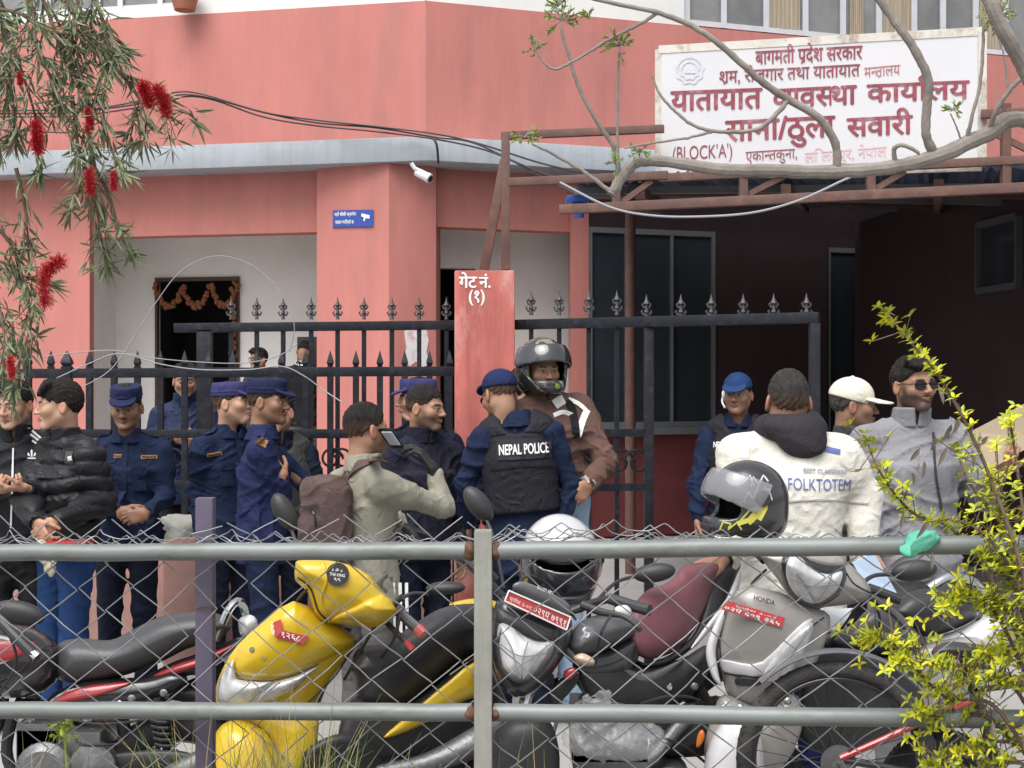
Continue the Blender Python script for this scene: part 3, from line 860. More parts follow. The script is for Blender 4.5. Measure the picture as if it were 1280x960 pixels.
em.add([cc+dx*x+dz*y for x, y in ((-7, -4), (-2, 4), (0, 1), (3, 6), (8, -4))], [(0, 1, 2), (0, 2, 4), (2, 3, 4)])
em.build('emblem', mat('faded_emblem', (0.56, 0.56, 0.62), 0.6, var=0.15, vscale=20), sg)

# ============================================================ gate pillar, gates and railing
gp = thing('gate_pillar', 'square red gate pillar with white painted number and worn paint', 'pillar', P(605, 690, 8.8)*1.0)
a = P(568, 338, 8.6); b = P(643.5, 338, 8.6)
MB().box((a.x, 8.6, -0.02), (b.x, 8.97, a.z)).build('shaft', M_pillar, gp, bevel=0.012)
def pillar_text(t, x, y, h, w=None, off=0.03):
    q = P(x, y, 8.597); s_ = F/8.6
    flat_text('lettering', t, M_wpaint, gp, q, (1, 0, 0), (0, 0, 1), height=h/s_, width=(w/s_ if w else None), off=off, align='c')
pillar_text('गेट', 585, 350, 20, 23); pillar_text('नं.', 606, 351, 18, 15); pillar_text('(१)', 596, 372, 20, 20)

def spear(mb, p, h, r, kind=0):
    """ornamental finial at p"""
    if kind == 0:     # plain railing spear
        mb.lathe([(r, 0), (r*1.9, h*.25), (r*1.5, h*.45), (0.001, h)], p, (0, 0, 1), 4)
    else:             # fleur finial
        mb.lathe([(r*.8, 0), (r*.5, h*.2), (r*.9, h*.28), (r*.5, h*.42), (r*.55, h*.55), (r*1.15, h*.62), (r*.4, h*.8), (0.001, h)], p, (0, 0, 1), 6)
        for s_ in (-1, 1):
            for z0, q in ((.2, 1.0), (.48, .8)):
                mb.tube([p+Vector((0, 0, h*z0)), p+Vector((s_*r*1.1*q, 0, h*(z0-.02))), p+Vector((s_*r*1.7*q, 0, h*(z0+.10))), p+Vector((s_*r*1.3*q, 0, h*(z0+.16)))], [r*.45, r*.42, r*.36, r*.2], 5)
rail_ = thing('boundary_railing', 'black iron railing with plain spearheads on a low brown wall', 'railing', P(280, 690, 8.8))
YR = 8.8
for y, w in ((464, .06), (542, .055), (606, .05)):
    a, b = P(-160, y+(4 if y == 464 else 0), YR), P(568, y, YR); MB().bar(a, b, w, .045).build('rail', M_black, rail_, bevel=0.004)
px = -150.0; xs = []
while px < 566:
    xs.append(px); px += 30.3 if px < 250 else 30.6
xs = [x for x in (7-30*k for k in range(5, 0, -1))] + [7, 36, 64, 84, 112, 143, 172, 201, 231, 261, 291, 321, 352, 382, 413, 445, 475, 506, 537, 562]
for x in xs:
    p = P(x, 444, YR-.0); tp = P(x, 458, YR)
    w = .036 if x != 84 else .06
    b_ = MB().bar((p.x, YR-.004, .70), (p.x, YR-.004, tp.z), w, w).build('bar', M_black, rail_)
    m_ = MB(); spear(m_, Vector((p.x, YR-.004, tp.z-.004)), .105, w*.42); m_.build('spearhead', M_black, b_)
def scroll(mb, c, r, s_, Y, th=.008):
    pts = []
    for t in np.linspace(0, 1, 22):
        a = t*math.pi*2.6; rr = r*(1-.72*t)
        pts.append((c.x+s_*(math.cos(a)*rr), Y, c.z+math.sin(a)*rr))
    mb.tube(pts, th, 6)
for k in range(14):
    x = 22+42*k if k < 13 else 560
    for s_ in (-1, 1):
        mb = MB(); scroll(mb, P(x+s_*14, 574, YR), 0.075, s_, YR); mb.build('scroll', M_black, rail_, smooth=True)
bw = MB(); bw.box((P(-260, 0, YR).x, YR-.12, -.02), (P(567, 0, YR).x, YR+.12, .68)); bw.build('base_wall', M_base, rail_, bevel=.015)

def gate_bar(x, Y, ytop, zbot, parent, tilt=0, fin=True, ybar=None, w=.028):
    p = P(x, ytop, Y)
    b_ = MB().bar((p.x, Y, zbot), (p.x, Y, p.z), w, w).build('bar', M_black, parent)
    if fin:
        m_ = MB(); spear(m_, Vector((p.x, Y, p.z+.03)), .150, .018, 1); m_.build('finial', M_finial, b_, smooth=True)
lg = thing('iron_gate', 'black iron gate leaf with fleur finials slid behind the railing', 'gate', P(400, 690, 9.2))
YG = 9.25
MB().bar(P(218, 410, YG), P(600, 406, YG), .06, .05).build('top_rail', M_black, lg, bevel=.004)
MB().bar((P(256, 0, YG).x, YG, .1), (P(256, 0, YG).x, YG, P(256, 412, YG).z), .05, .10).build('end_post', M_black, lg, bevel=.004)
for y in (543, 660): MB().bar(P(256, y, YG), P(600, y, YG), .05, .045).build('rail', M_black, lg)
for x in (289, 321, 354, 389, 422, 455, 490, 524, 558): gate_bar(x, YG, 405, .12, lg)
rg_ = thing('iron_gate', 'black iron gate frame with fleur finials and scrolls right of the red pillar', 'gate', P(812, 672, 8.3))
GY = lambda x: 8.75-(x-645)/375*0.85
MB().bar(P(644, 406, GY(644)), P(1024, 397, GY(1024)), .062, .05).build('top_rail', M_black, rg_, bevel=.004)
for x, zb in ((811, .02), (1018, .02)):
    p = P(x, 404, GY(x)); MB().bar((p.x, p.y, zb), (p.x, p.y, p.z), .06, .055).build('post', M_black, rg_, bevel=.004)
for y in (541, 609): MB().bar(P(644, y, GY(644)), P(811, y, GY(811)), .045, .04).build('rail', M_black, rg_)
for x in (664, 699, 736, 771): gate_bar(x, GY(x), 400, .1, rg_)
for x in (808, 851, 889, 929, 967, 1008):
    p = P(x, 397, GY(x)); m_ = MB(); spear(m_, p+Vector((0, 0, -.01)), .150, .018, 1); m_.build('finial', M_finial, rg_, smooth=True)
for k, x in enumerate((665, 690, 722, 745, 775, 797)):
    mb = MB(); scroll(mb, P(x, 578, GY(x)), .085, -1 if k % 2 else 1, GY(x), .009); mb.build('scroll', M_black, rg_, smooth=True)
# masonry block with a stone on top
blk = thing('masonry_block', 'low brown rendered block with grey stone cap by the railing', 'block', P(222, 800, 8.3))
MB().box((P(203, 0, 8.2).x, 8.2, 0), (P(248, 0, 8.2).x, 8.6, P(0, 672, 8.2).z)).build('body', M_base, blk, bevel=.02)
g = SDF(P(196, 680, 8.2)-Vector((.02, .05, .02)), P(254, 636, 8.6)+Vector((.05, .1, .02)), .012)
g.box(P(226, 662, 8.4), (.12, .19, .075), rd=.05); g.disp(lambda X, Y, Z, L: .012*np.sin(31*X+3)*np.sin(27*Z)+.01*np.sin(50*Y+20*X))
g.build('cap_stone', M_stone, blk)
# torn poster, notice, camera
ps = thing('torn_poster', 'torn white paper scrap pasted on the pink column', 'poster', P(520, 435, 14.3))
def fp(px, py, off): x, y = fac(px, off, 'r' if px > 486 else 'l'); return Vector((x, y, H-(py-480)/F*y))
pc = [(505, 414), (512, 410), (520, 413), (533, 411), (536, 425), (533, 440), (537, 455), (528, 459), (520, 452), (512, 458), (504, 450), (508, 435)]
def colp(px, py, d=.006):
    a, b = Vector((*p2, 0)), Vector((*p3, 0)); q = (px-640)/F
    u = (q*a.y-a.x)/((b.x-a.x)-q*(b.y-a.y)); Y = a.y+u*(b.y-a.y)
    return P(px, py, Y-d)
n_ = len(pc); fr_ = [colp(*q) for q in pc]; V = fr_+[p+Vector((0, .004, 0)) for p in fr_]
raw('sheet', V, [tuple(range(n_)), tuple(range(2*n_-1, n_-1, -1))]+[(i, i+n_, (i+1) % n_+n_, (i+1) % n_) for i in range(n_)], mat('paper', (0.72, 0.70, 0.70), .9, var=.1, dirt=(.5, .2, .2), dirt_amt=.9, dscale=7), ps, smooth=False)
nt_ = thing('camera_notice', 'small blue plate with white lettering and camera sign on the pink column', 'sign', P(441, 273, 14.2))
def col1(px, py, d=.0):
    a, b = Vector((*p1, 0)), Vector((*p2, 0)); q = (px-640)/F
    u = (q*a.y-a.x)/((b.x-a.x)-q*(b.y-a.y)); Y = a.y+u*(b.y-a.y)
    return P(px, py, Y-d)
V = [col1(416, 284, .02), col1(466, 283, .02), col1(466, 262, .02), col1(416, 263, .02)]
V += [p+Vector((0, .018, 0)) for p in V]
raw('plate', V, [(0, 1, 2, 3), (7, 6, 5, 4), (0, 4, 5, 1), (1, 5, 6, 2), (2, 6, 7, 3), (3, 7, 4, 0)], M_blue, nt_, smooth=False)
e = (V[1]-V[0]).normalized()
flat_text('lettering', 'यहाँ सीसी क्यामेरा', M_wpaint, nt_, col1(418, 271.5, .024), e, (0, 0, 1), width=.27, height=.055, off=.02)
flat_text('lettering', 'जडान गरिएको छ', M_wpaint, nt_, col1(419, 281, .024), e, (0, 0, 1), width=.23, height=.055, off=.02)
q = col1(457, 270, .028); MB().add([q+e*x+Vector((0, 0, z)) for x, z in ((-.05, .03), (.05, 0.005), (.045, -.03), (.0, -.02), (-.01, -.05), (-.03, -.05), (-.02, -.015), (-.055, 0))], [(0, 1, 2, 3), (3, 4, 5, 6), (0, 3, 6, 7)]).build('pictogram', M_wpaint, nt_)
cc_ = thing('security_camera', 'white bullet security camera bracketed under the grey ledge', 'camera', P(520, 212, 14.15))
Yc = 14.0
MB().tube([P(514, 204, Yc), P(518, 210, Yc), P(524, 214, Yc)], .022, 8).build('bracket', M_alu, cc_, smooth=True)
MB().lathe([(.025, -.09), (.044, -.08), (.046, .05), (.050, .052), (.050, .085), (.04, .09)], P(529, 219, Yc), (.75, -.35, -.42), 14).build('body', mat('white_plastic', (.7, .7, .69), .4), cc_, smooth=True)
MB().lathe([(.036, .091), (.032, .098), (.0, .099)], P(529, 219, Yc), (.75, -.35, -.42), 14).build('lens', M_dark, cc_, smooth=True)

# cables on the wall
def cable(name, pts, r, m, label, grp=None, n=8, seg=8, cat='cable'):
    p = [P(*q) for q in pts]; sp = spline(p, seg)
    return tag(MB().tube(sp, r, n).build(name, m, None, smooth=True, origin=p[0]), label, cat, grp)
w0 = [(-60, 142, 15.4), (60, 141, 15.2), (120, 138, 15.1), (200, 124, 15.0), (230, 117, 14.9), (262, 122, 14.9), (330, 141, 14.7), (400, 153, 14.5), (470, 159, 14.3), (545, 170, 14.1)]
tails = [[(600, 180, 13.6), (680, 205, 12.8), (760, 222, 12), (830, 231, 11), (900, 234, 10)], [(590, 178, 13.4), (650, 205, 12), (700, 224, 11), (760, 240, 10), (800, 248, 9.5)],
         [(620, 192, 12.6), (690, 228, 11.2), (740, 250, 10), (790, 262, 9.0), (840, 270, 8.7)]]
for k in range(3):
    cable('wall_cable', [(x+random.uniform(-6,6), y+k*3.2-2+random.uniform(-1.5,1.5), Y-.05+.012*k) for x, y, Y in w0]+tails[k], .0085, M_cable, ('black cable along the pink wall running up under the roof', 'black cable along the pink wall ending above the speaker', 'lowest black cable along the pink wall, sagging past the blue speaker')[k], 'cables along the pink wall')
cable('power_cable', [(700, 228, 8.6), (760, 258, 8.5), (810, 269, 8.4), (870, 271, 8.3), (940, 266, 8.2), (1000, 250, 8.2), (1055, 225, 8.2), (1085, 213, 8.2)], .0075, M_cablew, 'pale grey cable sagging in front of the canopy beam')
cable('thin_cable', [(-60, 160, 15.1), (30, 163, 15.1), (90, 165, 15.1), (130, 150, 15)], .008, M_cable, 'thin cable sagging on the pink wall behind the bottlebrush')
cable('drop_cable', [(541, 172, 14.05), (546, 182, 14.02), (548, 204, 14.1)], .012, M_cable, 'short black cable end dropping over the grey ledge')
cable('arched_wire', [(60, 500, 8.6), (110, 480, 8.6), (140, 460, 8.65), (165, 425, 8.7), (195, 378, 8.7), (225, 340, 8.7), (262, 321, 8.7), (300, 325, 8.7), (335, 347, 8.7), (360, 382, 8.7), (368, 410, 8.7), (362, 440, 8.72)], .003, M_cablew, 'thin white wire arching high over the railing', cat='wire')
cable('slack_wire', [(-40, 480, 8.7), (30, 452, 8.7), (75, 443, 8.72), (140, 438, 8.7), (180, 446, 8.7), (240, 452, 8.7), (300, 454, 8.7), (345, 446, 8.7), (372, 430, 8.7)], .003, M_cablew, 'upper slack white wire strung along the railing tops', cat='wire')
cable('slack_wire', [(60, 478, 8.68), (110, 455, 8.68), (150, 442, 8.68), (200, 455, 8.68), (250, 462, 8.68), (310, 462, 8.68), (352, 458, 8.68), (380, 470, 8.68), (405, 488, 8.68), (428, 503, 8.6)], .0038, M_cablew, 'lower slack white wire dropping down the railing to the right', cat='wire')
pot = thing('flower_pot', 'terracotta flower pot on the upper window sill', 'pot', P(231, 12, 15.1))
MB().lathe([(.11, 0), (.15, .16), (.17, .16), (.17, .20), (.13, .20), (.12, .17), (.0, .17)], P(231, 13, 14.95), (0, 0, 1), 18).build('vessel', mat('terracotta', (.34, .13, .08), .8), pot, smooth=True)
# ============================================================ people
def V3(*a): return np.array(a, float)
def rotz(a): c, s = math.cos(a), math.sin(a); return np.array([[c, -s, 0], [s, c, 0], [0, 0, 1]])
def rotx(a): c, s = math.cos(a), math.sin(a); return np.array([[1, 0, 0], [0, c, -s], [0, s, c]])
def roty(a): c, s = math.cos(a), math.sin(a); return np.array([[c, 0, s], [0, 1, 0], [-s, 0, c]])
def hrot(yaw, pitch=0, roll=0):
    """head looks along -Y at yaw 0, towards image right at +90; pitch + looks down"""
    return rotz(R(yaw)) @ rotx(R(pitch)) @ roty(R(roll))
def fold(X, Y, Z, sd=0.0, fz=1.0):
    """cloth creases: warped ridges, several directions"""
    w = np.sin(9.1*X+5*Z+sd)+np.sin(7.7*Y-8.3*Z+2*sd)+0.6*np.sin(17*X-13*Y+11*Z+3*sd)
    w2 = np.sin(13*X-9*Z+2.3*sd+w)+np.sin(11*Y+14*Z+1.1*sd)
    r = lambda a, p: (1-np.abs(np.sin(a)))**p
    m1 = np.clip(.5+.7*np.sin(7*X+4.4*Y+9.5*Z+5*sd+w), 0, 1); m2 = np.clip(.4+.8*np.sin(-8*X+5*Y+8*Z+2*sd+w2), 0, 1); m3 = np.clip(.2+.9*np.sin(10*X-6*Y-5*Z+sd), 0, 1)
    return -1.25*(r(25*fz*Z+13*X+1.5*w+sd, 1.7)*m1 + r(30*Z*fz-19*X-12*Y+1.7*w2+1.7*sd, 1.7)*m2 + .8*r(27*X+20*Y+9*Z+1.6*w+sd, 1.8)*m3) + .30*w/2.6 + .35

# ---- one head, reused with its own proportions and colours
def make_head():
    g = SDF((-.115, -.15, -.235), (.115, .14, .135), .0032)
    g.ell((0, .014, .032), (.074, .094, .081))
    g.ell((0, -.026, -.035), (.058, .064, .074), k=.035)
    for s_ in (-1, 1):
        g.cap((s_*.05, .005, -.05), (s_*.012, -.068, -.094), .020, .018, k=.03)
        g.ell((s_*.043, -.056, -.022), (.024, .026, .022), k=.03)
        g.cap((s_*.012, -.083, .020), (s_*.048, -.066, .020), .0105, .0085, k=.016)
    g.ell((0, -.078, -.096), (.02, .015, .014), k=.018)
    for s_ in (-1, 1):
        g.ell((s_*.031, -.103, .0), (.019, .026, .0115), mode='sub', k=.016)
        g.ell((s_*.0305, -.0755, .0), (.0130, .0130, .0125), k=.002)
        g.cap((s_*.017, -.083, .0075), (s_*.045, -.074, .0065), .0042, .004, k=.005)
        g.cap((s_*.018, -.083, -.0085), (s_*.043, -.075, -.0085), .0032, .003, k=.006)
    g.cap((0, -.086, .012), (0, -.108, -.026), .0075, .0105, k=.014)
    g.ell((0, -.110, -.029), (.0105, .010, .009), k=.008)
    for s_ in (-1, 1):
        g.ell((s_*.0125, -.099, -.031), (.0085, .011, .0075), k=.006)
        g.ell((s_*.0065, -.106, -.0385), (.0038, .005, .003), mode='sub', k=.002)
        g.cap((0, -.0965, -.0555), (s_*.022, -.084, -.0585), .0052, .003, k=.005)
        g.cap((0, -.0945, -.0655), (s_*.019, -.084, -.0615), .0066, .003, k=.005)
        M = roty(R(-8*s_)) @ rotz(R(-14*s_))
        g.ell((s_*.079, .014, -.008), (.0095, .020, .033), M=M.T, k=.006)
        g.ell((s_*.088, .008, -.006), (.006, .010, .020), M=M.T, mode='sub', k=.006)
    g.cap((-.018, -.1045, -.0605), (.018, -.1045, -.0605), .0022, mode='sub', k=.003)
    g.cap((0, .028, -.06), (0, .045, -.225), .053, .060, k=.04)
    return g.mesh()
HV, HF, _ = make_head(); HV = relax_mesh(HV, HF, 1, .35)
SK = {'fair': (0.45, 0.265, 0.182), 'mid': (0.335, 0.190, 0.124), 'tan': (0.26, 0.142, 0.092)}
M_skin = mat('skin', (0.4, 0.2, 0.14), 0.48, var=.08, vscale=25, bump=.06, bscale=220, vcol=True, spec=.4)
HAIRC = np.array((0.014, 0.011, 0.010))
def head_colors(skin, moust=0.0, beard=0.0, shave=0.0, lip=1.0):
    c = np.array(SK[skin]); x, y, z = HV.T
    col = np.repeat(c[None], len(HV), 0)
    def mixc(mask, tgt):
        nonlocal col
        mask = np.clip(mask, 0, 1)[:, None]; col = col*(1-mask)+np.array(tgt)*mask
    ax_ = np.abs(x)
    blob = lambda cx, cy, cz, rx, ry, rz: np.clip(1.6*(1-np.sqrt(((ax_-cx)/rx)**2+((y-cy)/ry)**2+((z-cz)/rz)**2)), 0, 1)
    mixc(blob(.045, -.06, -.03, .03, .04, .03)*.35, c*np.array((1.1, .8, .75)))       # cheeks
    mixc(blob(0, -.11, -.03, .02, .02, .02)*.3, c*np.array((1.1, .8, .75)))
    mixc(np.clip((ax_-.073)/.008, 0, 1)*(z < .04)*.35, c*np.array((1.15, .7, .65)))   # ears
    if shave: mixc(shave*np.clip((-.045-z)/.02, 0, 1)*np.clip((.03-y)/.03, 0, 1)*np.clip((z+.125)/.02, 0, 1), c*.25+HAIRC)
    if beard:
        mixc(beard*np.clip((-.035-z-np.clip(.05-ax_, 0, .05)*.5)/.012, 0, 1)*np.clip((.02-y)/.02, 0, 1)*np.clip((z+.13)/.02, 0, 1), HAIRC*1.4)
        mixc(beard*blob(.062, -.02, -.035, .02, .03, .04), HAIRC*1.4)
    mu = np.clip(1.5-np.abs(z+.047+ax_*.18)/.0045, 0, 1)*(ax_ < .026)*(y < -.075)
    if moust: mixc(moust*mu, HAIRC)
    lipm = np.clip(1.5-np.abs(z+.0605)/.0062, 0, 1)*np.clip((.022-ax_)/.004, 0, 1)*(y < -.08)
    mixc(lipm*.75*lip, c*np.array((.85, .5, .5)))
    mixc(np.clip(1.3-np.abs(z+.0605)/.0016, 0, 1)*(ax_ < .019)*(y < -.08)*.8, c*.12)   # mouth line
    bz = .0235-.10*np.abs(ax_-.030)
    mixc(np.clip(1.5-np.abs(z-bz)/.0042, 0, 1)*np.clip((ax_-.012)/.004, 0, 1)*np.clip((.052-ax_)/.006, 0, 1)*(y < -.05), HAIRC)
    e = np.sqrt((ax_-.0305)**2+(z/1.0)**2); on = (np.abs(z) < .0046-.11*np.abs(ax_-.0305)) & (ax_ > .018) & (ax_ < .043) & (y < -.07)
    mixc(on*1.0, (.36, .33, .31)); mixc(on*np.clip(1.8-e/.0046, 0, 1), (.012, .008, .006))
    mixc(np.clip(1.4-np.abs(z-(.0056-.11*np.abs(ax_-.0305)))/.0018, 0, 1)*(ax_ > .017)*(ax_ < .046)*(y < -.065)*.85, c*.10)
    mixc(blob(.0065, -.108, -.0385, .006, .01, .004), c*.08)
    return col
# ---- hair caps
def hairline(y): return np.interp(y, [-.12, -.085, -.05, -.02, .03, .06, .11], [.076, .066, .045, .016, .012, -.03, -.062])
def make_hair(kind):
    g = SDF((-.11, -.14, -.10), (.11, .14, .165), .0038)
    tp = {'short': (.079, .102, .095), 'fade': (.077, .100, .093), 'fringe': (.083, .106, .101), 'thick': (.082, .105, .100)}[kind]
    g.ell((0, .013, .033), tp)
    if kind == 'fringe':
        for i in range(7):
            x = -.055+.018*i; g.cap((x, -.05, .105), (x+.012, -.088, .068-.006*(i % 3)), .020, .009, k=.016)
    if kind == 'thick':
        for i in range(6):
            x = -.05+.02*i; g.cap((x, -.04, .105), (x+.006, -.085, .082), .022, .014, k=.014)
    X = g.ax[0][:, None, None]; Yy = g.ax[1][None, :, None]; Z = g.ax[2][None, None, :]
    jag = .004*np.sin(140*X+1)*np.sin(95*Yy)+.003*np.sin(210*X+50*Yy)
    dz = hairline(Yy)-Z+jag
    if kind == 'fringe': dz = dz-.012*(Yy < -.04)
    g.f = np.maximum(g.f, dz.astype(np.float32)*.8)
    a_ = {'short': .0022, 'fade': .0016, 'fringe': .0020, 'thick': .0018}[kind]
    g.disp(lambda x, y, z, L: a_*(np.sin(260*x+60*y+5*np.sin(40*z))+np.sin(330*x-70*z+4*np.sin(50*y))*.8+np.sin(210*y-90*x+6*np.sin(50*x))*.6))
    V, Fs, _ = g.mesh(); return relax_mesh(V, Fs, 1, .3), Fs
HAIR = {k: make_hair(k) for k in ('short', 'fade', 'fringe', 'thick')}
M_hair = mat('hair', HAIRC, 0.5, spec=.25, var=.5, vscale=60, bump=1.0, bscale=330, vcol=True, stretch=(1, .25, .25))
def hair_colors(kind, V, skin, grey=0.0):
    top = HAIRC*(1-grey)+np.array((.16, .155, .15))*grey
    col = np.repeat(top[None], len(V), 0)
    if kind == 'fade':
        t = np.clip((.05-V[:, 2]+.0*V[:, 1])/.07, 0, 1)[:, None]*.62; col = col*(1-t)+np.array(SK[skin])*.55*t
    return col
# ---- caps
def make_cap(kind):
    g = SDF((-.12, -.25, -.03), (.12, .16, .18), .004)
    if kind == 'police':
        g.loft((0, .010, 0), (1, 0, 0), (0, 1, 0), (0, 0, 1), [(.042, 0, 0, .080, .101), (.065, 0, 0, .0825, .1035), (.095, 0, -.002, .083, .104), (.116, 0, -.003, .078, .099)], pw=2.2)
        g.op(lambda X, Y, Z: np.abs(Z-.066)+np.abs(np.sqrt((X/.083)**2+((Y-.01)/.104)**2)-1)*.08-.004, (-.1, -.12, .05), (.1, .13, .08), .002)
        g.loft((0, -.085, .052), (1, 0, 0), (0, .93, .36), (0, -.36, .93), [(-.006, 0, 0, .070, .062), (.0, 0, 0, .071, .063), (.006, 0, 0, .070, .062)])
    elif kind == 'field':     # soft round cap with the visor
        g.ell((0, .010, .050), (.083, .105, .082))
        g.plane((0, 0, .038), (0, 0, -1), k=.006)
        g.loft((0, -.085, .046), (1, 0, 0), (0, .9, .42), (0, -.42, .9), [(-.006, 0, 0, .070, .066), (.0, 0, 0, .071, .067), (.006, 0, 0, .070, .066)])
    else:                     # baseball cap
        g.ell((0, .014, .045), (.086, .108, .092))
        g.plane((0, 0, .02), (0, .22, -1), k=.006)
        g.op(lambda X, Y, Z: np.maximum(np.sqrt((X/.078)**2+((Y+.085)/.100)**2)-1, 0)*.08+np.maximum(np.abs(Z-.040-(Y+.085)*.16+2.6*X*X)-.004, 0)-.001, (-.1, -.22, -.01), (.1, 0, .08), .004)
        g.ell((0, .014, .137), (.009, .009, .006), k=.003)
    g.ell((0, .010, .018), (.074, .094, .080), mode='sub', k=.004)
    V, Fs, _ = g.mesh(); return relax_mesh(V, Fs, 1, .4), Fs
CAPS = {k: make_cap(k) for k in ('police', 'field', 'ball')}

# ---- hands: palm, four unequal jointed fingers, thumb from the side of the palm
def hand_mesh(w, d, n, thumb, elbow, curl=.35, sc_=1.0, spread=.10, res=.0032):
    w, d, n = (np.array(q, float) for q in (w, d, n))
    d = d/np.linalg.norm(d); n = n-d*(n@d); n = n/np.linalg.norm(n)
    a = np.cross(d, n)
    if a @ np.array(thumb, float) < 0: a = -a         # a points to the thumb side
    caps = []
    L = [.070, .079, .073, .056]; off = [.027, .009, -.010, -.027]
    def turn(v, ax, an):
        return v*math.cos(an)+np.cross(ax, v)*math.sin(an)+ax*(ax@v)*(1-math.cos(an))
    axc = np.cross(d, n)                               # rotating d about this by + goes towards n
    for i in range(4):
        base = w+(d*.012+a*off[i]*.75)*sc_; kn = w+(d*(.088-.004*abs(i-1)-(.006 if i == 3 else 0))+a*off[i])*sc_
        caps.append((base, kn, .0155*sc_, .0115*sc_, .014))
        v = turn(d, n, 0)+a*off[i]*spread*25*.1; v = v/np.linalg.norm(v)
        p = kn; r = (.0092, .0094, .0090, .0080)[i]*sc_
        for j, (fr, an) in enumerate(((.45, 55), (.31, 75), (.24, 45))):
            v = turn(v, axc, R(an)*min(1.25, curl*(1+.08*i)))
            q = p+v*L[i]*fr*sc_
            caps.append((p, q, r*(1-.07*j), r*(.94-.07*j), .004)); p = q
    t0 = w+(d*.020+a*.022+n*.006)*sc_; tv = d*.62+a*.72+n*.25; tv /= np.linalg.norm(tv)
    t1 = t0+tv*.040*sc_; tv2 = tv*.8+d*.55+n*(.1+.5*curl)-a*.25*curl; tv2 /= np.linalg.norm(tv2); t2 = t1+tv2*.032*sc_
    tv3 = tv2*.9+n*.25*curl+d*.15-a*.2*curl; tv3 /= np.linalg.norm(tv3); t3 = t2+tv3*.025*sc_
    caps += [(t0, t1, .0145*sc_, .0115*sc_, .012), (t1, t2, .0108*sc_, .0098*sc_, .004), (t2, t3, .0098*sc_, .0078*sc_, .003)]
    e = np.array(elbow, float); fd = e-w; fl = np.linalg.norm(fd); fd = fd/fl
    caps.append((w+d*.012*sc_, w+fd*min(.10, fl), .026*sc_, .031*sc_, .018))
    pts = np.array([c[i] for c in caps for i in (0, 1)])
    g = SDF(pts.min(0)-.04, pts.max(0)+.04, res)
    for c in caps: g.cap(c[0], c[1], c[2], c[3], k=c[4], sq=((n, .78) if c[4] > .013 else None))
    V, Fs, _ = g.mesh(); return relax_mesh(V, Fs, 1, .3), Fs

FAB = {}
def fabric(name, c, rough=.85, var=.12, bump=.25, bscale=160, **k):
    return mat('fabric_'+name, c, rough, var=max(var, .22), vscale=7, bump=bump, bscale=bscale, spec=.2, wrinkle=.8, wscale=13, **k)
F_navy = fabric('police_navy', (0.0095, 0.0175, 0.047))
F_navyd = fabric('dark_navy', (0.007, 0.010, 0.024))
F_cap = fabric('police_cap', (0.016, 0.021, 0.066))
F_capb = fabric('blue_cap', (0.020, 0.050, 0.15))
F_vest = fabric('vest', (0.016, 0.016, 0.022), .7)
F_black = fabric('black', (0.012, 0.012, 0.014))
F_puff = mat('fabric_puffer', (0.011, 0.011, 0.014), 0.55, spec=.35, var=.15, vscale=8, bump=.2, bscale=60, wrinkle=.6, wscale=16)
F_trk = mat('fabric_tracksuit', (0.010, 0.011, 0.015), 0.65, spec=.25, var=.12, bump=.1, wrinkle=.5)
F_jean = fabric('blue_jeans', (0.014, 0.040, 0.125), var=.3)
F_ljean = fabric('light_jeans', (0.32, 0.45, 0.60), var=.15)
F_olive = fabric('olive_knit', (0.30, 0.29, 0.235), bump=.5, bscale=320)
F_brown = fabric('brown_jacket', (0.115, 0.066, 0.055))
F_white = fabric('cream_puffer', (0.70, 0.68, 0.61), .7)
F_hood = fabric('charcoal_fleece', (0.035, 0.032, 0.038), bump=.5)
F_grey = fabric('grey_jacket', (0.235, 0.235, 0.255), .7)
F_dgrey = fabric('dark_grey', (0.045, 0.045, 0.045))
F_pants = fabric('dark_trousers', (0.018, 0.018, 0.022))
F_gpants = fabric('grey_trousers', (0.12, 0.115, 0.11))
F_wstr = fabric('white_stripe', (0.75, 0.74, 0.72))
F_creamcap = fabric('cream_cap', (0.70, 0.66, 0.55))
F_pack = fabric('backpack_brown', (0.105, 0.070, 0.066), bump=.4)
F_gilt = mat('gilt_patch', (0.36, 0.18, 0.06), .7, var=.25, vscale=60)
M_lea = mat('shoe_leather', (0.02, 0.018, 0.016), .4)

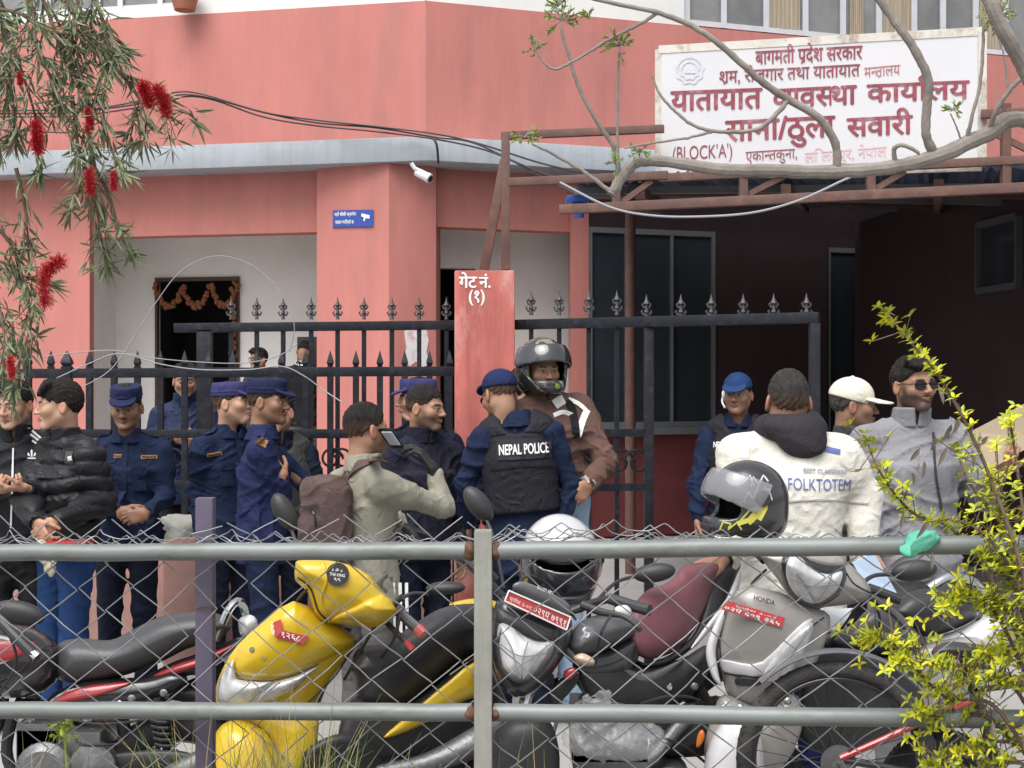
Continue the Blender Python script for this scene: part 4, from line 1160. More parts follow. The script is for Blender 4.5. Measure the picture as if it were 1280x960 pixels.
def person(label, Y, head, hyaw=0, hpitch=0, hroll=0, tyaw=0, skin='mid', hs=1.0, hair='short', cap=None, capm=None, top=F_navy, bottom=F_navyd,
           puff=0.0, thick=.0, arms=(None, None), wid=1.0, dep=1.0, lean=(0, 0), hem=.10, ground=0.0, group=None, hands=(True, True), moust=0, beard=0, shave=.15,
           collar=.045, glove=None, seed=0.0, fold_amp=.010, grey=0.0, quilt=.07, hem_px=None, zip_=None, sleevem=None, head_on=True, captilt=0, ctype='auto', collarm=None, police=False, nup=0.0, nsh=0.0, hipf=.525, hpull=(0, 0), capname='cap', hidehair=False):
    """a standing figure: head at a photo pixel at distance Y, joints given as (photo x, photo y, depth offset)"""
    hc = np.array(P(head[0], head[1], Y)); Mh = hrot(hyaw, hpitch, hroll)
    A = rotz(R(tyaw)); ex, fw = A[:, 0], -A[:, 1]
    tot = hc[2]+.118*hs-ground
    Mn = rotz(R(hyaw*.4+tyaw*.6 if abs(hyaw-tyaw) < 180 else hyaw))
    def bend(V):      # the neck stays upright while the head turns and nods
        V = np.atleast_2d(V); t_ = np.clip((-.055*hs-V[:, 2])/(.10*hs), 0, 1)[:, None]; t_ = t_*t_*(3-2*t_)
        return hc+(V @ Mh.T)*(1-t_)+(V @ Mn.T)*t_
    nb = bend(V3(0, .030, -.125)*hs)[0]+V3(lean[0]*.2+nsh, 0, -.028+nup)   # base of the neck
    sh_z = nb[2]-.045
    hipc = V3(nb[0]+lean[0], nb[1]+lean[1], ground+tot*hipf)
    up = nb-hipc; Lt = np.linalg.norm(up); up = up/Lt
    lat = ex-up*(ex@up); lat /= np.linalg.norm(lat); fo = np.cross(up, lat)*-1.0
    if fo@fw < 0: fo = -fo
    bk = -fo
    sw = .172*wid
    S = [nb+lat*sw*s_-up*.098+bk*.005 for s_ in (-1, 1)]     # shoulder joints: [image-left when facing us, other]
    E = []; W = []
    for i, s_ in enumerate((-1, 1)):
        a = arms[i]
        if a is None:
            e = S[i]+lat*s_*.055+V3(0, 0, -.27)+bk*.03; w = e+V3(0, 0, -.245)+fo*.06
        else:
            e = np.array(P(a[0][0], a[0][1], Y+a[0][2])); w = np.array(P(a[1][0], a[1][1], Y+a[1][2]))
        E.append(e); W.append(w)
    # ---- body mesh: head and neck, hands, and the trunk and limbs inside the clothes
    Vs = []; Fs = []; Cs = []; n = 0
    def addm(V, F_, c):
        nonlocal n
        Vs.append(V); Fs.append(F_+n); Cs.append(np.broadcast_to(np.array(c, float), (len(V), 3))); n += len(V)
    cskin = np.array(SK[skin])
    if ctype == 'auto': ctype = ('shirt' if cap == 'police' or top is F_navy else 'stand') if collar else None
    if head_on: addm(bend(HV*hs)+V3(0, 0, 1)*np.clip((-.09-HV[:, 2:])/.1, 0, 1)*nup, HF, head_colors(skin, moust, beard, shave))
    anks = [hipc*V3(1, 1, 0)+ex*s_*.10+V3(0, 0, ground+.07)-V3(lean[0]*.6, lean[1]*.6, 0) for s_ in (-1, 1)]
    hips = [hipc+ex*s_*.085 for s_ in (-1, 1)]; knees = [(hips[i]+anks[i])/2+fw*.02+V3(0, 0, .0) for i in (0, 1)]
    allp = np.array([hc]+S+E+W+hips+anks+knees)
    g = SDF(allp.min(0)-.12, allp.max(0)+.12, .022)
    fr = (nb-up*0, lat, fo, up)
    st = [(-Lt-.02, 0, 0, .125*wid, .075*dep), (-Lt*.62, 0, 0, .11*wid, .07*dep), (-Lt*.3, 0, 0, .125*wid, .075*dep), (-.12, 0, 0, .12*wid, .06), (-.03, 0, 0, .050, .048), (.0, 0, 0, .048, .048)]
    g.loft(nb, lat, fo, up, st)
    for i in (0, 1):
        g.cap(S[i], E[i], .042, .034, k=.03); g.cap(E[i], W[i], .034, .024, k=.02)
        g.cap(hips[i], knees[i], .065, .045, k=.03); g.cap(knees[i], anks[i], .045, .035, k=.02)
    V, F_, _ = g.mesh(); addm(V, F_, cskin)
    for i, s_ in enumerate((-1, 1)):
        a = arms[i]
        if not hands[i] or (glove and glove[i]): continue
        d = W[i]-E[i]; d = d/np.linalg.norm(d); o = a[2] if a is not None and len(a) > 2 else {}
        hd = np.array(o['d'], float) if 'd' in o else d
        nn = np.array(o['n'], float) if 'n' in o else -lat*s_+fo*.2
        th = np.array(o['t'], float) if 't' in o else fo
        V, F_ = hand_mesh(W[i], hd, nn, th, E[i], o.get('c', .35), hs)
        addm(V, F_, cskin*V3(1.02, .95, .92))
    body = raw('person', np.concatenate(Vs), np.concatenate(Fs), M_skin, None, col=np.concatenate(Cs), origin=(hipc[0], hipc[1], ground))
    tag(body, label, 'person', group)
    res = {'body': body, 'hc': hc, 'Mh': Mh, 'S': S, 'E': E, 'W': W, 'nb': nb, 'lat': lat, 'fo': fo, 'up': up, 'Lt': Lt, 'hip': hipc, 'hs': hs}
    put = lambda V: (V*hs) @ Mh.T + hc
    if head_on and hair and not hidehair:
        V, F_ = HAIR[hair]; raw('hair', put(V), F_, M_hair, body, col=hair_colors(hair, V, skin, grey))
    if cap:
        V, F_ = CAPS[cap]; V = V @ rotx(R(captilt)).T
        res['cap'] = raw(capname, put(V), F_, capm, body)
    # ---- jacket: trunk, sleeves and collar in one garment
    t = thick
    hz = -Lt-hem
    lo = np.array([*S, *E, *W, nb, hipc-V3(0, 0, hem)]).min(0)-.17-t; hi = np.array([*S, *E, *W, nb, hipc]).max(0)+.17+t
    g = SDF(lo, hi, .0085)
    st = [(hz, 0, 0, (.168+t)*wid, (.122+t)*dep), (-Lt-.0, 0, 0, (.170+t)*wid, (.122+t)*dep), (-Lt*.66, 0, 0, (.156+t)*wid, (.115+t)*dep), (-Lt*.36, 0, .006, (.172+t)*wid, (.124+t)*dep),
          (-.17, 0, 0, (.165+t)*wid, (.108+t)*dep), (-.09, 0, 0, (.130+t*.8)*wid, .088+t*.6), (-.04, 0, 0, (.092+t*.6)*wid, .072+t*.5), (.0, 0, 0, .070+t*.2, .064+t*.2)]
    g.loft(nb, lat, fo, up, st, pw=2.25)
    for i in (0, 1):
        d = W[i]-E[i]; ln = np.linalg.norm(d); d = d/ln
        g.cap(S[i], S[i]*.65+E[i]*.35, .058+t*.6, .057+t*.8, k=.05)
        g.cap(S[i], E[i], .057+t*.7, .050+t*.85, k=.035); g.cap(E[i], W[i]-d*.02, .050+t*.9, .036+t*.7, k=.02)
        g.cap(nb-up*.02+lat*(-1, 1)[i]*.04, S[i]+up*.012, .040+t*.3, .046+t*.4, k=.05)
    if puff:
        def q(X, Yv, Z, L): return -puff*(np.sqrt(np.abs(np.sin(math.pi*(Z+.012*np.sin(14*X+seed)+.008*np.sin(19*Yv))/quilt)))-.62)+.0035*fold(X, Yv, Z, seed, 2.2)
        g.disp(q)
    else:
        g.disp(lambda X, Yv, Z, L: fold_amp*fold(X, Yv, Z, seed))
        for i in (0, 1):      # creases gathered round the elbows and cuffs
            e, w, s0 = E[i], W[i], S[i]
            def cr(X, Yv, Z, L, e=e, w=w, s0=s0):
                de = np.sqrt((X-e[0])**2+(Yv-e[1])**2+(Z-e[2])**2); ax = (w-s0)/np.linalg.norm(w-s0)
                tt = X*ax[0]+Yv*ax[1]+Z*ax[2]
                return .0055*np.exp(-(de/.09)**2)*np.sin(tt*150+3*np.sin(30*X+20*Z))
            g.disp(cr)
    g.plane(nb+up*hz*1.0, -up, k=.012)
    for i in (0, 1):
        d = W[i]-E[i]; d = d/np.linalg.norm(d)
        g.cap(W[i]-d*.006, W[i]+d*.06, .024+t*.3, .024+t*.3, mode='sub', k=.004)
    if collar and ctype is None:
        g.loft(nb, lat, fo, up, [(-.02, 0, -.004, .078+t*.2, .074+t*.2), (collar, 0, .010, .076+t*.2, .074+t*.2)], k=.012)
    nc = nb+up*.09+fo*.02; g.cap(nb-up*.02+fo*.004, nc, .056, .066, mode='sub', k=.006)
    res['jacket'] = g.build('jacket', top, body, relax=1)
    if ctype:
        gc = SDF(nb-.16, nb+.16, .0055)
        if ctype == 'shirt':
            gc.loft(nb, lat, fo, up, [(-.040, 0, 0, .100, .094), (-.012, 0, .004, .088, .083), (.020, 0, .008, .078, .076), (.040, 0, .014, .071, .070)])
            gc.loft(nb, lat, fo, up, [(-.06, 0, 0, .102, .094), (-.022, 0, .002, .079, .074), (.020, 0, .008, .068, .066), (.07, 0, .016, .060, .059)], mode='sub', k=.003); sl, gap = .55, .010
        else:
            hh = max(collar, .05)
            gc.loft(nb, lat, fo, up, [(-.03, 0, 0, .086+t*.3, .080+t*.3), (.0, 0, .004, .082+t*.3, .078+t*.3), (hh, 0, .018, .077+t*.3, .075+t*.3)])
            gc.loft(nb, lat, fo, up, [(-.05, 0, 0, .070, .066), (.0, 0, .004, .068, .066), (hh+.03, 0, .022, .066, .064)], mode='sub', k=.004); sl, gap = .09, .003
            gc.plane(nb+up*hh, up, k=.008)
        def wedge(X, Y_, Z):
            px, py, pz = X-nb[0], Y_-nb[1], Z-nb[2]
            u = px*lat[0]+py*lat[1]+pz*lat[2]; v = px*fo[0]+py*fo[1]+pz*fo[2]; w = px*up[0]+py*up[1]+pz*up[2]
            return np.maximum(np.abs(u)-gap-sl*np.maximum(w+.03, 0), -v)
        gc.op(wedge, nb-.2, nb+.2, .004, 'sub')
        gc.disp(lambda X, Y_, Z, L: .0022*fold(X*1.5, Y_*1.5, Z*1.5, seed))
        gc.build('collar', collarm or top, body, relax=1)
    if cap == 'police' or police:
        bj = bvh_of(res['jacket']); A0 = nb+fo*.3
        def on_front(u, w, side=fo): return Vector(nb+lat*u-up*w+side*.15)
        stroke(bj, 'placket', [on_front(0.004, .05), on_front(.006, .25), on_front(.004, Lt*.98)], .030, top, body, fo, .0025, False)
        for s_ in (-1, 1):
            stroke(bj, 'pocket_flap', [on_front(s_*.045, .185), on_front(s_*.085, .187), on_front(s_*.125, .185)], .042, top, body, fo, .004, False)
            stroke(bj, 'pocket', [on_front(s_*.055, .245), on_front(s_*.085, .247), on_front(s_*.12, .245)], .10, top, body, fo, .0025, False)
            stroke(bj, 'epaulette', [Vector(nb+lat*s_*q+up*.02) for q in (.085, .13, .175)], .042, top, body, up+lat*s_*.35, .005, False)
    # ---- trousers and shoes
    lo = np.array(hips+anks+knees).min(0)-.17; hi = np.array(hips+anks+knees).max(0)+.17
    g = SDF(lo, hi, .0115)
    g.ell(hipc+V3(0, 0, -.04), (.148*wid, .105, .10), M=np.array([lat, fo, up])); g.ell(hipc+V3(0, 0, -.05)+bk*.015, (.145*wid, .100, .11), M=np.array([lat, fo, up]), k=.03)
    for i in (0, 1):
        g.cap(hips[i], knees[i], .088, .066, k=.04); g.cap(knees[i], anks[i]-V3(0, 0, .02), .066, .056, k=.02)
    g.disp(lambda X, Yv, Z, L: .007*fold(X, Yv, Z, seed+2, 1.3))
    g.build('trousers', bottom, body, relax=1)
    for i in (0, 1):
        g = SDF(anks[i]-.2, anks[i]+.2, .012); c = anks[i]-V3(0, 0, .03)
        g.cap(c+bk*.05, c+fw*.14, .04, .036, k=.02); g.plane(V3(0, 0, ground+.003), (0, 0, -1)); g.build('shoe', M_lea, body)
    return res

def patch(res_obj, name, w, h, m, parent, px, py, Yg, nrm_yaw, txt=None, tm=None, lift=.004, th=None, off=.03, rot=0.0, tw=None):
    """a flat badge or a line of lettering laid on a garment"""
    b = bvh_of(res_obj) if not isinstance(res_obj, BVHTree) else res_obj
    dv = (P(px, py, 1)-Vector((0, 0, H))).normalized(); hh = b.ray_cast(Vector((0, 0, H)), dv); o = hh[0] if hh[0] is not None else P(px, py, Yg); A = rotz(R(nrm_yaw)); ex_ = Vector(A[:, 0]); ey_ = Vector((0, 0, 1))
    if rot: q = Matrix.Rotation(R(rot), 3, ex_.cross(ey_)); ex_, ey_ = q @ ex_, q @ ey_
    out = None
    if m is not None:
        V, Fs = rect2(w, h); out = decal(name, V, Fs, m, parent, b, o, ex_, ey_, lift, .03)
    if txt is not None:
        V, Fs = text2(txt, th or h*.6, tw or w*.86, off); out = decal('lettering', V, Fs, tm, parent, b, o, ex_, ey_, lift+(.002 if m is not None else 0), .02)
    return out
def stroke(res_obj, name, pts, wd, m, parent, nrm, lift=.004, view=True):
    """a cloth stripe or strap: photo points at depth, cast onto a garment along nrm"""
    b = bvh_of(res_obj) if not isinstance(res_obj, BVHTree) else res_obj
    nrm = Vector(nrm).normalized(); sp = [Vector(p) for p in spline(pts, 6)]; L = []
    for p in sp:
        if view: h_ = b.ray_cast(Vector((0, 0, H)), (p-Vector((0, 0, H))).normalized())
        else: h_ = b.ray_cast(p+nrm*.3, -nrm, .8)
        L.append((h_[0] if h_[0] is not None else p)+nrm*lift)
    V = []
    for i, p in enumerate(L):
        t_ = (L[min(i+1, len(L)-1)]-L[max(i-1, 0)]); t_.normalize(); sd = t_.cross(nrm).normalized()*wd/2
        V += [p+sd-nrm*.001, p-sd-nrm*.001, p+sd+nrm*.003, p-sd+nrm*.003]
    Fs = []
    for i in range(len(L)-1):
        a = 4*i; Fs += [(a+2, a+3, a+7, a+6), (a, a+2, a+6, a+4), (a+1, a+5, a+7, a+3)]
    return raw(name, V, Fs, m, parent, smooth=True, auto=50)
def vest(r, m, low=.52, thick=.028, shoulder=True, seed=1.0, dep=1.0, wid=1.0):
    """armour vest over the jacket"""
    nb, lat, fo, up, Lt = r['nb'], r['lat'], r['fo'], r['up'], r['Lt']
    c = nb-up*.3; g = SDF(c-.42, c+.42, .0085)
    st = [(-low, 0, 0, (.170+thick)*wid, .122*dep+thick), (-.36, 0, 0, (.166+thick)*wid, .122*dep+thick), (-.2, 0, .004, (.164+thick)*wid, .124*dep+thick), (-.1, 0, 0, (.125+thick)*wid, .100*dep+thick), (-.03, 0, 0, .100+thick, .075+thick)]
    g.loft(nb, lat, fo, up, st, pw=2.6)
    for s_ in (-1, 1): g.cap(nb+lat*s_*.21*wid-up*.11+fo*.3, nb+lat*s_*.21*wid-up*.11-fo*.3, .062, mode='sub', k=.02); g.cap(nb+lat*s_*.235*wid-up*.2+fo*.3, nb+lat*s_*.235*wid-up*.2-fo*.3, .045, mode='sub', k=.03)
    g.cap(nb-up*.0+fo*.2, nb-up*.0-fo*.2, .072, mode='sub', k=.01)
    for s_ in (-1, 1): g.cap(nb+lat*s_*.085-up*.02, r['S'][(s_+1)//2]*.75+nb*.25+up*.02, .062, .066, k=.03)
    g.cap(nb-up*.0+fo*.2, nb-up*.0-fo*.2, .070, mode='sub', k=.01); g.cap(nb-up*.03, nb+up*.2, .080, .10, mode='sub', k=.01)
    g.plane(nb-up*low, -up, k=.012)
    g.disp(lambda X, Y, Z, L: .0022*fold(X, Y, Z, seed, 1.5))
    for hz in (.235, .115):
        g.op(lambda X, Y, Z: np.abs((X-nb[0])*up[0]+(Y-nb[1])*up[1]+(Z-nb[2])*up[2]+hz)-.0035, nb-.5, nb+.5, .004, 'add') if False else None
    return g.build('vest', m, r['body'])
def glasses(r, m, dark=True):
    hc, Mh, hs = r['hc'], r['Mh'], r['hs']
    mb = MB(); q = lambda x, y, z: Vector(hc+Mh @ (V3(x, y, z)*hs))
    for s_ in (-1, 1):
        V = []; k = 14
        for i in range(k):
            a = 2*math.pi*i/k; V.append(q(s_*.033+.027*math.cos(a), -.098+.012*abs(s_*.033+.027*math.cos(a))/.06, .0+.019*math.sin(a)))
        if dark: mb.add(V+[q(s_*.033, -.094, 0)], [(i, (i+1) % k, k) for i in range(k)])
        mb.tube(V, .0022, 5, closed=True)
        mb.tube([q(s_*.060, -.086, .006), q(s_*.078, -.02, .008), q(s_*.080, .015, .002)], .0025, 5)
    mb.tube([q(-.008, -.1, .004), q(.008, -.1, .004)], .0022, 5)
    return mb.build('glasses', m, r['body'], smooth=True)
M_shade = mat('dark_lens', (.006, .006, .007), .1)
D = (0, 0, -1)
# far left: track jacket
a = person('man in black track jacket with white shoulder stripes at the far left edge', 6.9, (17, 506), -12, 10, 0, tyaw=8, skin='fair', hair='thick', top=F_trk, bottom=F_black, seed=.3,
    arms=(((-40, 610, -.03), (0, 612, -.30), dict(d=(.9, -.3, .1), n=(0, .2, 1), t=(0, -1, .3), c=.6)), ((72, 640, -.02), (34, 610, -.32), dict(d=(-.9, -.3, 0), n=(0, .3, 1), t=(0, -1, .3), c=.6))), collar=.06, hem=.06)
bj = bvh_of(a['jacket'])
for dx in (0, 7, 14): stroke(bj, 'stripe', [P(36+dx*.3, 536+dx*1.1, 5.8), P(48+dx*.3, 546+dx, 5.8), P(62+dx*.1, 559+dx*1.0, 5.8)], .011, F_wstr, a['body'], (0.2, -1, .9))
stroke(bj, 'zipper', [P(17, 560, 5.6), P(16, 600, 5.6), P(14, 660, 5.6)], .008, M_alu, a['body'], (0, -1, 0))
lg3 = [(-10, -8), (-9, -4), (10, -4), (10, -8)], [(0, 1, 2, 3)]
bdg = ([(-.016, -.014), (.016, -.014), (.016, -.009), (-.016, -.009), (-.003, -.006), (.003, -.006), (.004, .018), (0, .024), (-.004, .018), (-.006, -.004), (-.012, .012), (-.017, .008), (-.016, 0), (.006, -.004), (.012, .012), (.017, .008), (.016, 0)],
       [(0, 1, 2, 3), (4, 5, 6, 7, 8), (4, 9, 10, 11, 12), (5, 16, 15, 14, 13)])
decal('emblem', bdg[0], bdg[1], F_wstr, a['body'], bj, P(40, 569, 5.6), (1, 0, 0), (0, 0, 1), .004)
# black puffer jacket, profile
b = person('man in black quilted puffer jacket and blue jeans with hands clasped in front', 6.8, (74, 507), -72, 3, 0, tyaw=-38, skin='fair', hair='fringe', top=F_puff, bottom=F_jean, puff=.020, thick=.020, seed=1.1, quilt=.070,
    arms=(((34, 625, -.16), (45, 652, -.33), dict(d=(.5, -.25, -.75), n=(.5, .6, 0), t=(.2, -.8, .2), c=.55)), ((128, 628, -.05), (70, 652, -.33), dict(d=(-.75, -.2, -.6), n=(-.3, .6, -.2), t=(-.2, -.8, .3), c=.6))), collar=.05, hem=.03)
patch(b['jacket'], 'badge', .055, .06, mat('grey_badge', (.06, .06, .065), .6), b['body'], 86, 572, 5.5, -20)
patch(b['jacket'], 'emblem', .03, .022, F_wstr, b['body'], 88, 573, 5.5, -20, lift=.007, rot=10)
rf = thing('red_folder', 'red file held low at the waist of the man in the puffer jacket', 'folder', P(88, 690, 6.4))
MB().bar(P(60, 680, 6.42), P(113, 678, 6.4), .022, .10).build('cover', mat('red_plastic', (.42, .03, .04), .4), rf, bevel=.004)
mk_ = SDF(np.array(P(60, 705, 6.4))-.16, np.array(P(60, 705, 6.4))+.16, .006); mk_.ell(P(52, 688, 6.4), (.035, .03, .05)); mk_.ell(P(62, 708, 6.4), (.028, .012, .04), k=.02)
mk_.disp(lambda X, Y, Z, L: .008*fold(X*2, Y*2, Z*2, 2)); tag(mk_.build('cloth_bag', fabric('beige', (.45, .40, .32)), None, origin=P(58, 720, 6.4)), 'crumpled beige cloth hanging from the clasped hands by the red file', 'cloth')
# policeman facing us, hands clasped
TAG = lambda r, px, py, yw, w=.085, rot=0: patch(r['jacket'], 'name_tag', w, .020, F_gilt, r['body'], px, py, 5.9, yw, txt='POLICE', tm=F_black, th=.012, rot=rot)
c = person('policeman in navy cap and uniform facing forward with hands clasped over his belt', 7.6, (158, 509), 3, 10, 0, tyaw=2, skin='tan', hair='short', cap='police', capm=F_cap, seed=2.2, moust=.7, wid=1.03,
    arms=(((117, 617, .02), (150, 640, -.26), dict(d=(.85, -.3, -.25), n=(.0, .9, -.2), t=(.1, -.2, .9), c=.5)), ((208, 620, .02), (183, 642, -.27), dict(d=(-.85, -.3, -.2), n=(0, .9, -.2), t=(-.1, -.2, .9), c=.5))), hem=.06)
TAG(c, 148, 570, 0, .05); TAG(c, 187, 571, 5)
# behind the railing
d = person('man in navy padded jacket standing behind the black railing bars', 9.75, (232, 476), 12, 8, 0, tyaw=8, skin='mid', hair='thick', top=fabric('navy_jacket', (.012, .022, .062), .6), bottom=F_pants, thick=.02, wid=1.0, seed=3.1,
    arms=(((194, 545, -.02), (219, 548, -.24), dict(d=(.8, -.2, -.1), n=(0, .8, .2), t=(0, -.2, 1), c=.5)), ((266, 548, 0), (250, 552, -.24), dict(d=(-.8, -.2, -.1), n=(0, .8, .2), t=(0, 0, 1), c=.5))), collar=.07)
# policeman behind, profile right
e = person('policeman in faded cap in right profile half hidden by the moustached officer', 7.8, (290, 504), 82, -6, 0, tyaw=48, skin='fair', hair='fade', cap='police', capm=fabric('faded_cap', (.045, .045, .14)), captilt=4, seed=4.0,
    arms=(((246, 612, -.05), (250, 668, -.14), dict(c=.4)), None))
patch(e['jacket'], 'name_tag', .085, .020, F_gilt, e['body'], 268, 568, 6.3, 20, txt='POLICE', tm=F_black, th=.012, rot=8)
# moustached officer
f = person('moustached policeman in blue uniform in right profile with arm folded to his chest', 7.2, (335, 502), 80, 2, 0, tyaw=98, skin='tan', hair='fade', cap='police', capm=F_cap, moust=1.0, seed=5.2, top=fabric('police_blue', (.015, .022, .072)), bottom=F_navy,
    arms=(((352, 618, -.08), (354, 597, -.14), dict(d=(-.5, .1, .6), n=(-.2, .9, 0), t=(-.2, -.3, .8), c=.6)), ((388, 610, .25), (372, 600, .2))), hem=.12, dep=1.05, hands=(True, False))
patch(f['jacket'], 'shoulder_patch', .05, .04, F_gilt, f['body'], 324, 552, 5.6, 50, rot=-30)
patch(f['jacket'], 'pocket', .075, .09, MATS['fabric_police_blue'], f['body'], 332, 582, 5.7, 20, rot=-10, lift=.006)
# behind him
g_ = person('officer in dark jacket with orange shoulder mark, face hidden behind the moustached policeman', 8.0, (347, 515), -20, 0, 0, tyaw=25, skin='fair', hair='short', top=F_navyd, bottom=F_navyd, seed=6.0,
    arms=(None, ((398, 622, .02), (380, 672, -.1))))
patch(g_['jacket'], 'shoulder_mark', .06, .045, F_gilt, g_['body'], 377, 556, 6.6, 20)
vest(g_, F_dgrey)
# on the veranda
h = person('man with glasses on the white veranda looking left', 15.5, (323, 449), -45, 0, 0, tyaw=-30, skin='mid', hair='thick', top=F_dgrey, bottom=F_gpants, ground=.42, seed=7)
glasses(h, M_shade, False)
i_ = person('person in lettered black shirt and grey trousers on the veranda by the column', 15.45, (381, 440), 165, 48, 0, tyaw=172, skin='tan', hair='short', top=F_black, bottom=F_gpants, ground=.42, seed=8, wid=1.1)
patch(i_['jacket'], None, .2, .1, None, i_['body'], 372, 452, 15.0, 0, txt='जडी 0', tm=F_wstr, th=.08, tw=.18)
nbrd = thing('notice_board', 'dark brown board on the white veranda wall beside the pink column', 'board', P(390, 482, 15.9))
MB().box(P(372, 483, 16.0), P(401, 421, 15.96)).build('panel', mat('dark_board', (.035, .025, .022), .6), nbrd, bevel=.006)
# phone caller with the backpack
j = person('man in olive sweater from behind with a gloved hand holding a phone to his ear', 6.25, (458, 537), 128, -2, 0, tyaw=128, skin='mid', hair='fade', top=F_olive, bottom=F_gpants, seed=9.3, hem=.12, wid=1.03, dep=1.05, shave=.3,
    arms=(((553, 634, .02), (543, 588, .04)), ((492, 650, .42), (506, 660, .42))), hands=(True, True), glove=(True, True), fold_amp=.005, lean=(.02, 0))
for w_, e_, dd, nn, th, cu in ((j['W'][0], j['E'][0], (-.60, .05, .80), (-.8, .1, -.45), (-.1, .9, .3), .45), (j['W'][1], j['E'][1], (.7, .1, -.2), (-.2, 0, -1), (.3, -.8, .3), .7)):
    V, Fs_ = hand_mesh(w_, dd, nn, th, e_, cu, 1.25); raw('glove', V, Fs_, mat('black_glove', (.012, .012, .014), .65, bump=.3, bscale=200), j['body'])
for x in (484, 492, 500):
    stroke(bvh_of([o for o in j['body'].children if o.name.startswith('trousers')][0]), 'stripe', [P(x+8, 728, 5.3), P(x+9, 790, 5.3), P(x+10, 860, 5.3)], .012, F_wstr, j['body'], (.1, -1, 0))
ph = thing('mobile_phone', 'black phone with lit screen held to the ear of the man in the olive sweater', 'phone', P(490, 560, 6.25))
MB().bar(P(480, 536, 6.17), P(497, 560, 6.23), .075, .012, up=(.8, -.6, 0)).build('body', mat('phone_black', (.01, .01, .012), .2), ph, bevel=.004)
MB().bar(P(483, 540, 6.156), P(494, 556, 6.20), .060, .004, up=(.8, -.6, 0)).build('screen', mat('phone_screen', (.5, .52, .56), .1), ph)
# backpack
bp = thing('backpack', 'brown backpack on the back of the man in the olive sweater', 'backpack', P(412, 690, 5.3))
bkd = -j['fo']; ctr = j['nb']-j['up']*.245+bkd*.19
g = SDF(ctr-.36, ctr+.36, .008); Mb = np.array([j['lat'], bkd, j['up']])
g.box(ctr, (.140, .075, .21), Mb, rd=.065); g.box(ctr+bkd*.065-j['up']*.06, (.095, .045, .10), Mb, rd=.04, k=.012); g.cap(ctr+j['up']*.19-j['lat']*.02, ctr+j['up']*.20+j['lat']*.02, .012, k=.01)
g.disp(lambda X, Y, Z, L: .010*fold(X, Y, Z, 3.3, .9)); g.build('pack', F_pack, bp)
mb = MB(); pz = spline([ctr+j['lat']*x+bkd*.112-j['up']*z for x, z in ((-.10, .0), (-.085, -.06), (0, -.085), (.085, -.06), (.10, 0))], 6); mb.tube(pz, .005, 6); mb.build('zipper', M_shade, bp, smooth=True)
bj = bvh_of(j['jacket'])
def strap(pts, wd, nrm, nm='strap'): return stroke(bj, nm, pts, wd, F_pack, bp, nrm, .006)
strap([P(420, 622, 5.3), P(436, 592, 5.3), P(456, 578, 5.4), P(478, 576, 5.5), P(492, 584, 5.6)], .05, (-.15, -.8, .75))
strap([P(500, 650, 5.3), P(488, 672, 5.3), P(468, 690, 5.3)], .03, (.1, -1, 0))
# officer behind wearing a cap turned left
k_ = person('policeman in purple blue cap looking left behind the bearded young man', 7.8, (521, 500), -78, 0, 0, tyaw=20, skin='mid', hair='short', cap='police', capm=fabric('faded_cap', (.045, .045, .14)), seed=10, top=F_navyd,
    arms=(None, ((596, 610, .02), (590, 668, -.1))), wid=1.08)
patch(k_['jacket'], 'name_tag', .08, .026, F_gilt, k_['body'], 553, 553, 6.6, 10, txt='POLICE', tm=F_black, th=.014)
l = person('bearded young man in dark navy jacket in right profile beside the caller', 7.3, (532, 510), 66, 4, 0, tyaw=35, skin='mid', hair='fade', top=fabric('night_navy', (.016, .016, .030)), bottom=F_navyd, beard=.55, moust=.7, seed=11, collar=.06, thick=.01)
# officer with vest seen from behind
m_ = person('policeman seen from behind in black vest with white lettering, head bowed left', 7.0, (624, 494), -148, 22, 0, tyaw=178, skin='mid', hair='fade', cap='field', capm=fabric('deep_cap', (.014, .022, .075)), captilt=-14, top=F_navy, bottom=F_navyd, seed=12, hem=.16, wid=1.0, nup=.035, nsh=.05,
    arms=(((714, 605, -.04), (704, 655, -.08)), ((581, 605, -.02), (585, 660, .14))), collar=.035, hands=(True, True), lean=(.05, 0))
for w_, e_ in ((m_['W'][0], m_['E'][0]), (m_['W'][1], m_['E'][1])):
    V, Fs_ = hand_mesh(w_, w_-e_, (-.4, .8, 0), (-.6, .4, 0), e_, .5, 1.05); raw('glove', V, Fs_, MATS['black_glove'], m_['body'])
glasses(m_, M_shade)
vm = vest(m_, F_vest, .46, .026, wid=.98)
patch(vm, 'back_panel', .27, .10, fabric('vest_panel', (.022, .022, .030), .6), m_['body'], 655, 561, 5.6, 0, txt='NEPAL POLICE', tm=M_wpaint, th=.052, tw=.245, rot=3, off=.03, lift=.006)
mb = bvh_of(vm)
for y0 in (583, 540): stroke(mb, 'seam', [P(613, y0+5, 5.6), P(655, y0, 5.6), P(695, y0+1, 5.6)], .008, F_black, m_['body'], (0, -1, 0), .002)
n_p = person('person with black hair and a white face mask half hidden behind the vested officer', 7.9, (656, 488), 120, 5, 0, tyaw=150, skin='fair', hair='thick', top=F_black, bottom=F_pants, seed=13)
mm = SDF(n_p['hc']-.16, n_p['hc']+.16, .005); mm.ell(n_p['hc']+n_p['Mh'] @ V3(0, -.055, -.055), (.066, .062, .046), M=n_p['Mh'].T); mm.build('face_mask', F_wstr, n_p['body'])
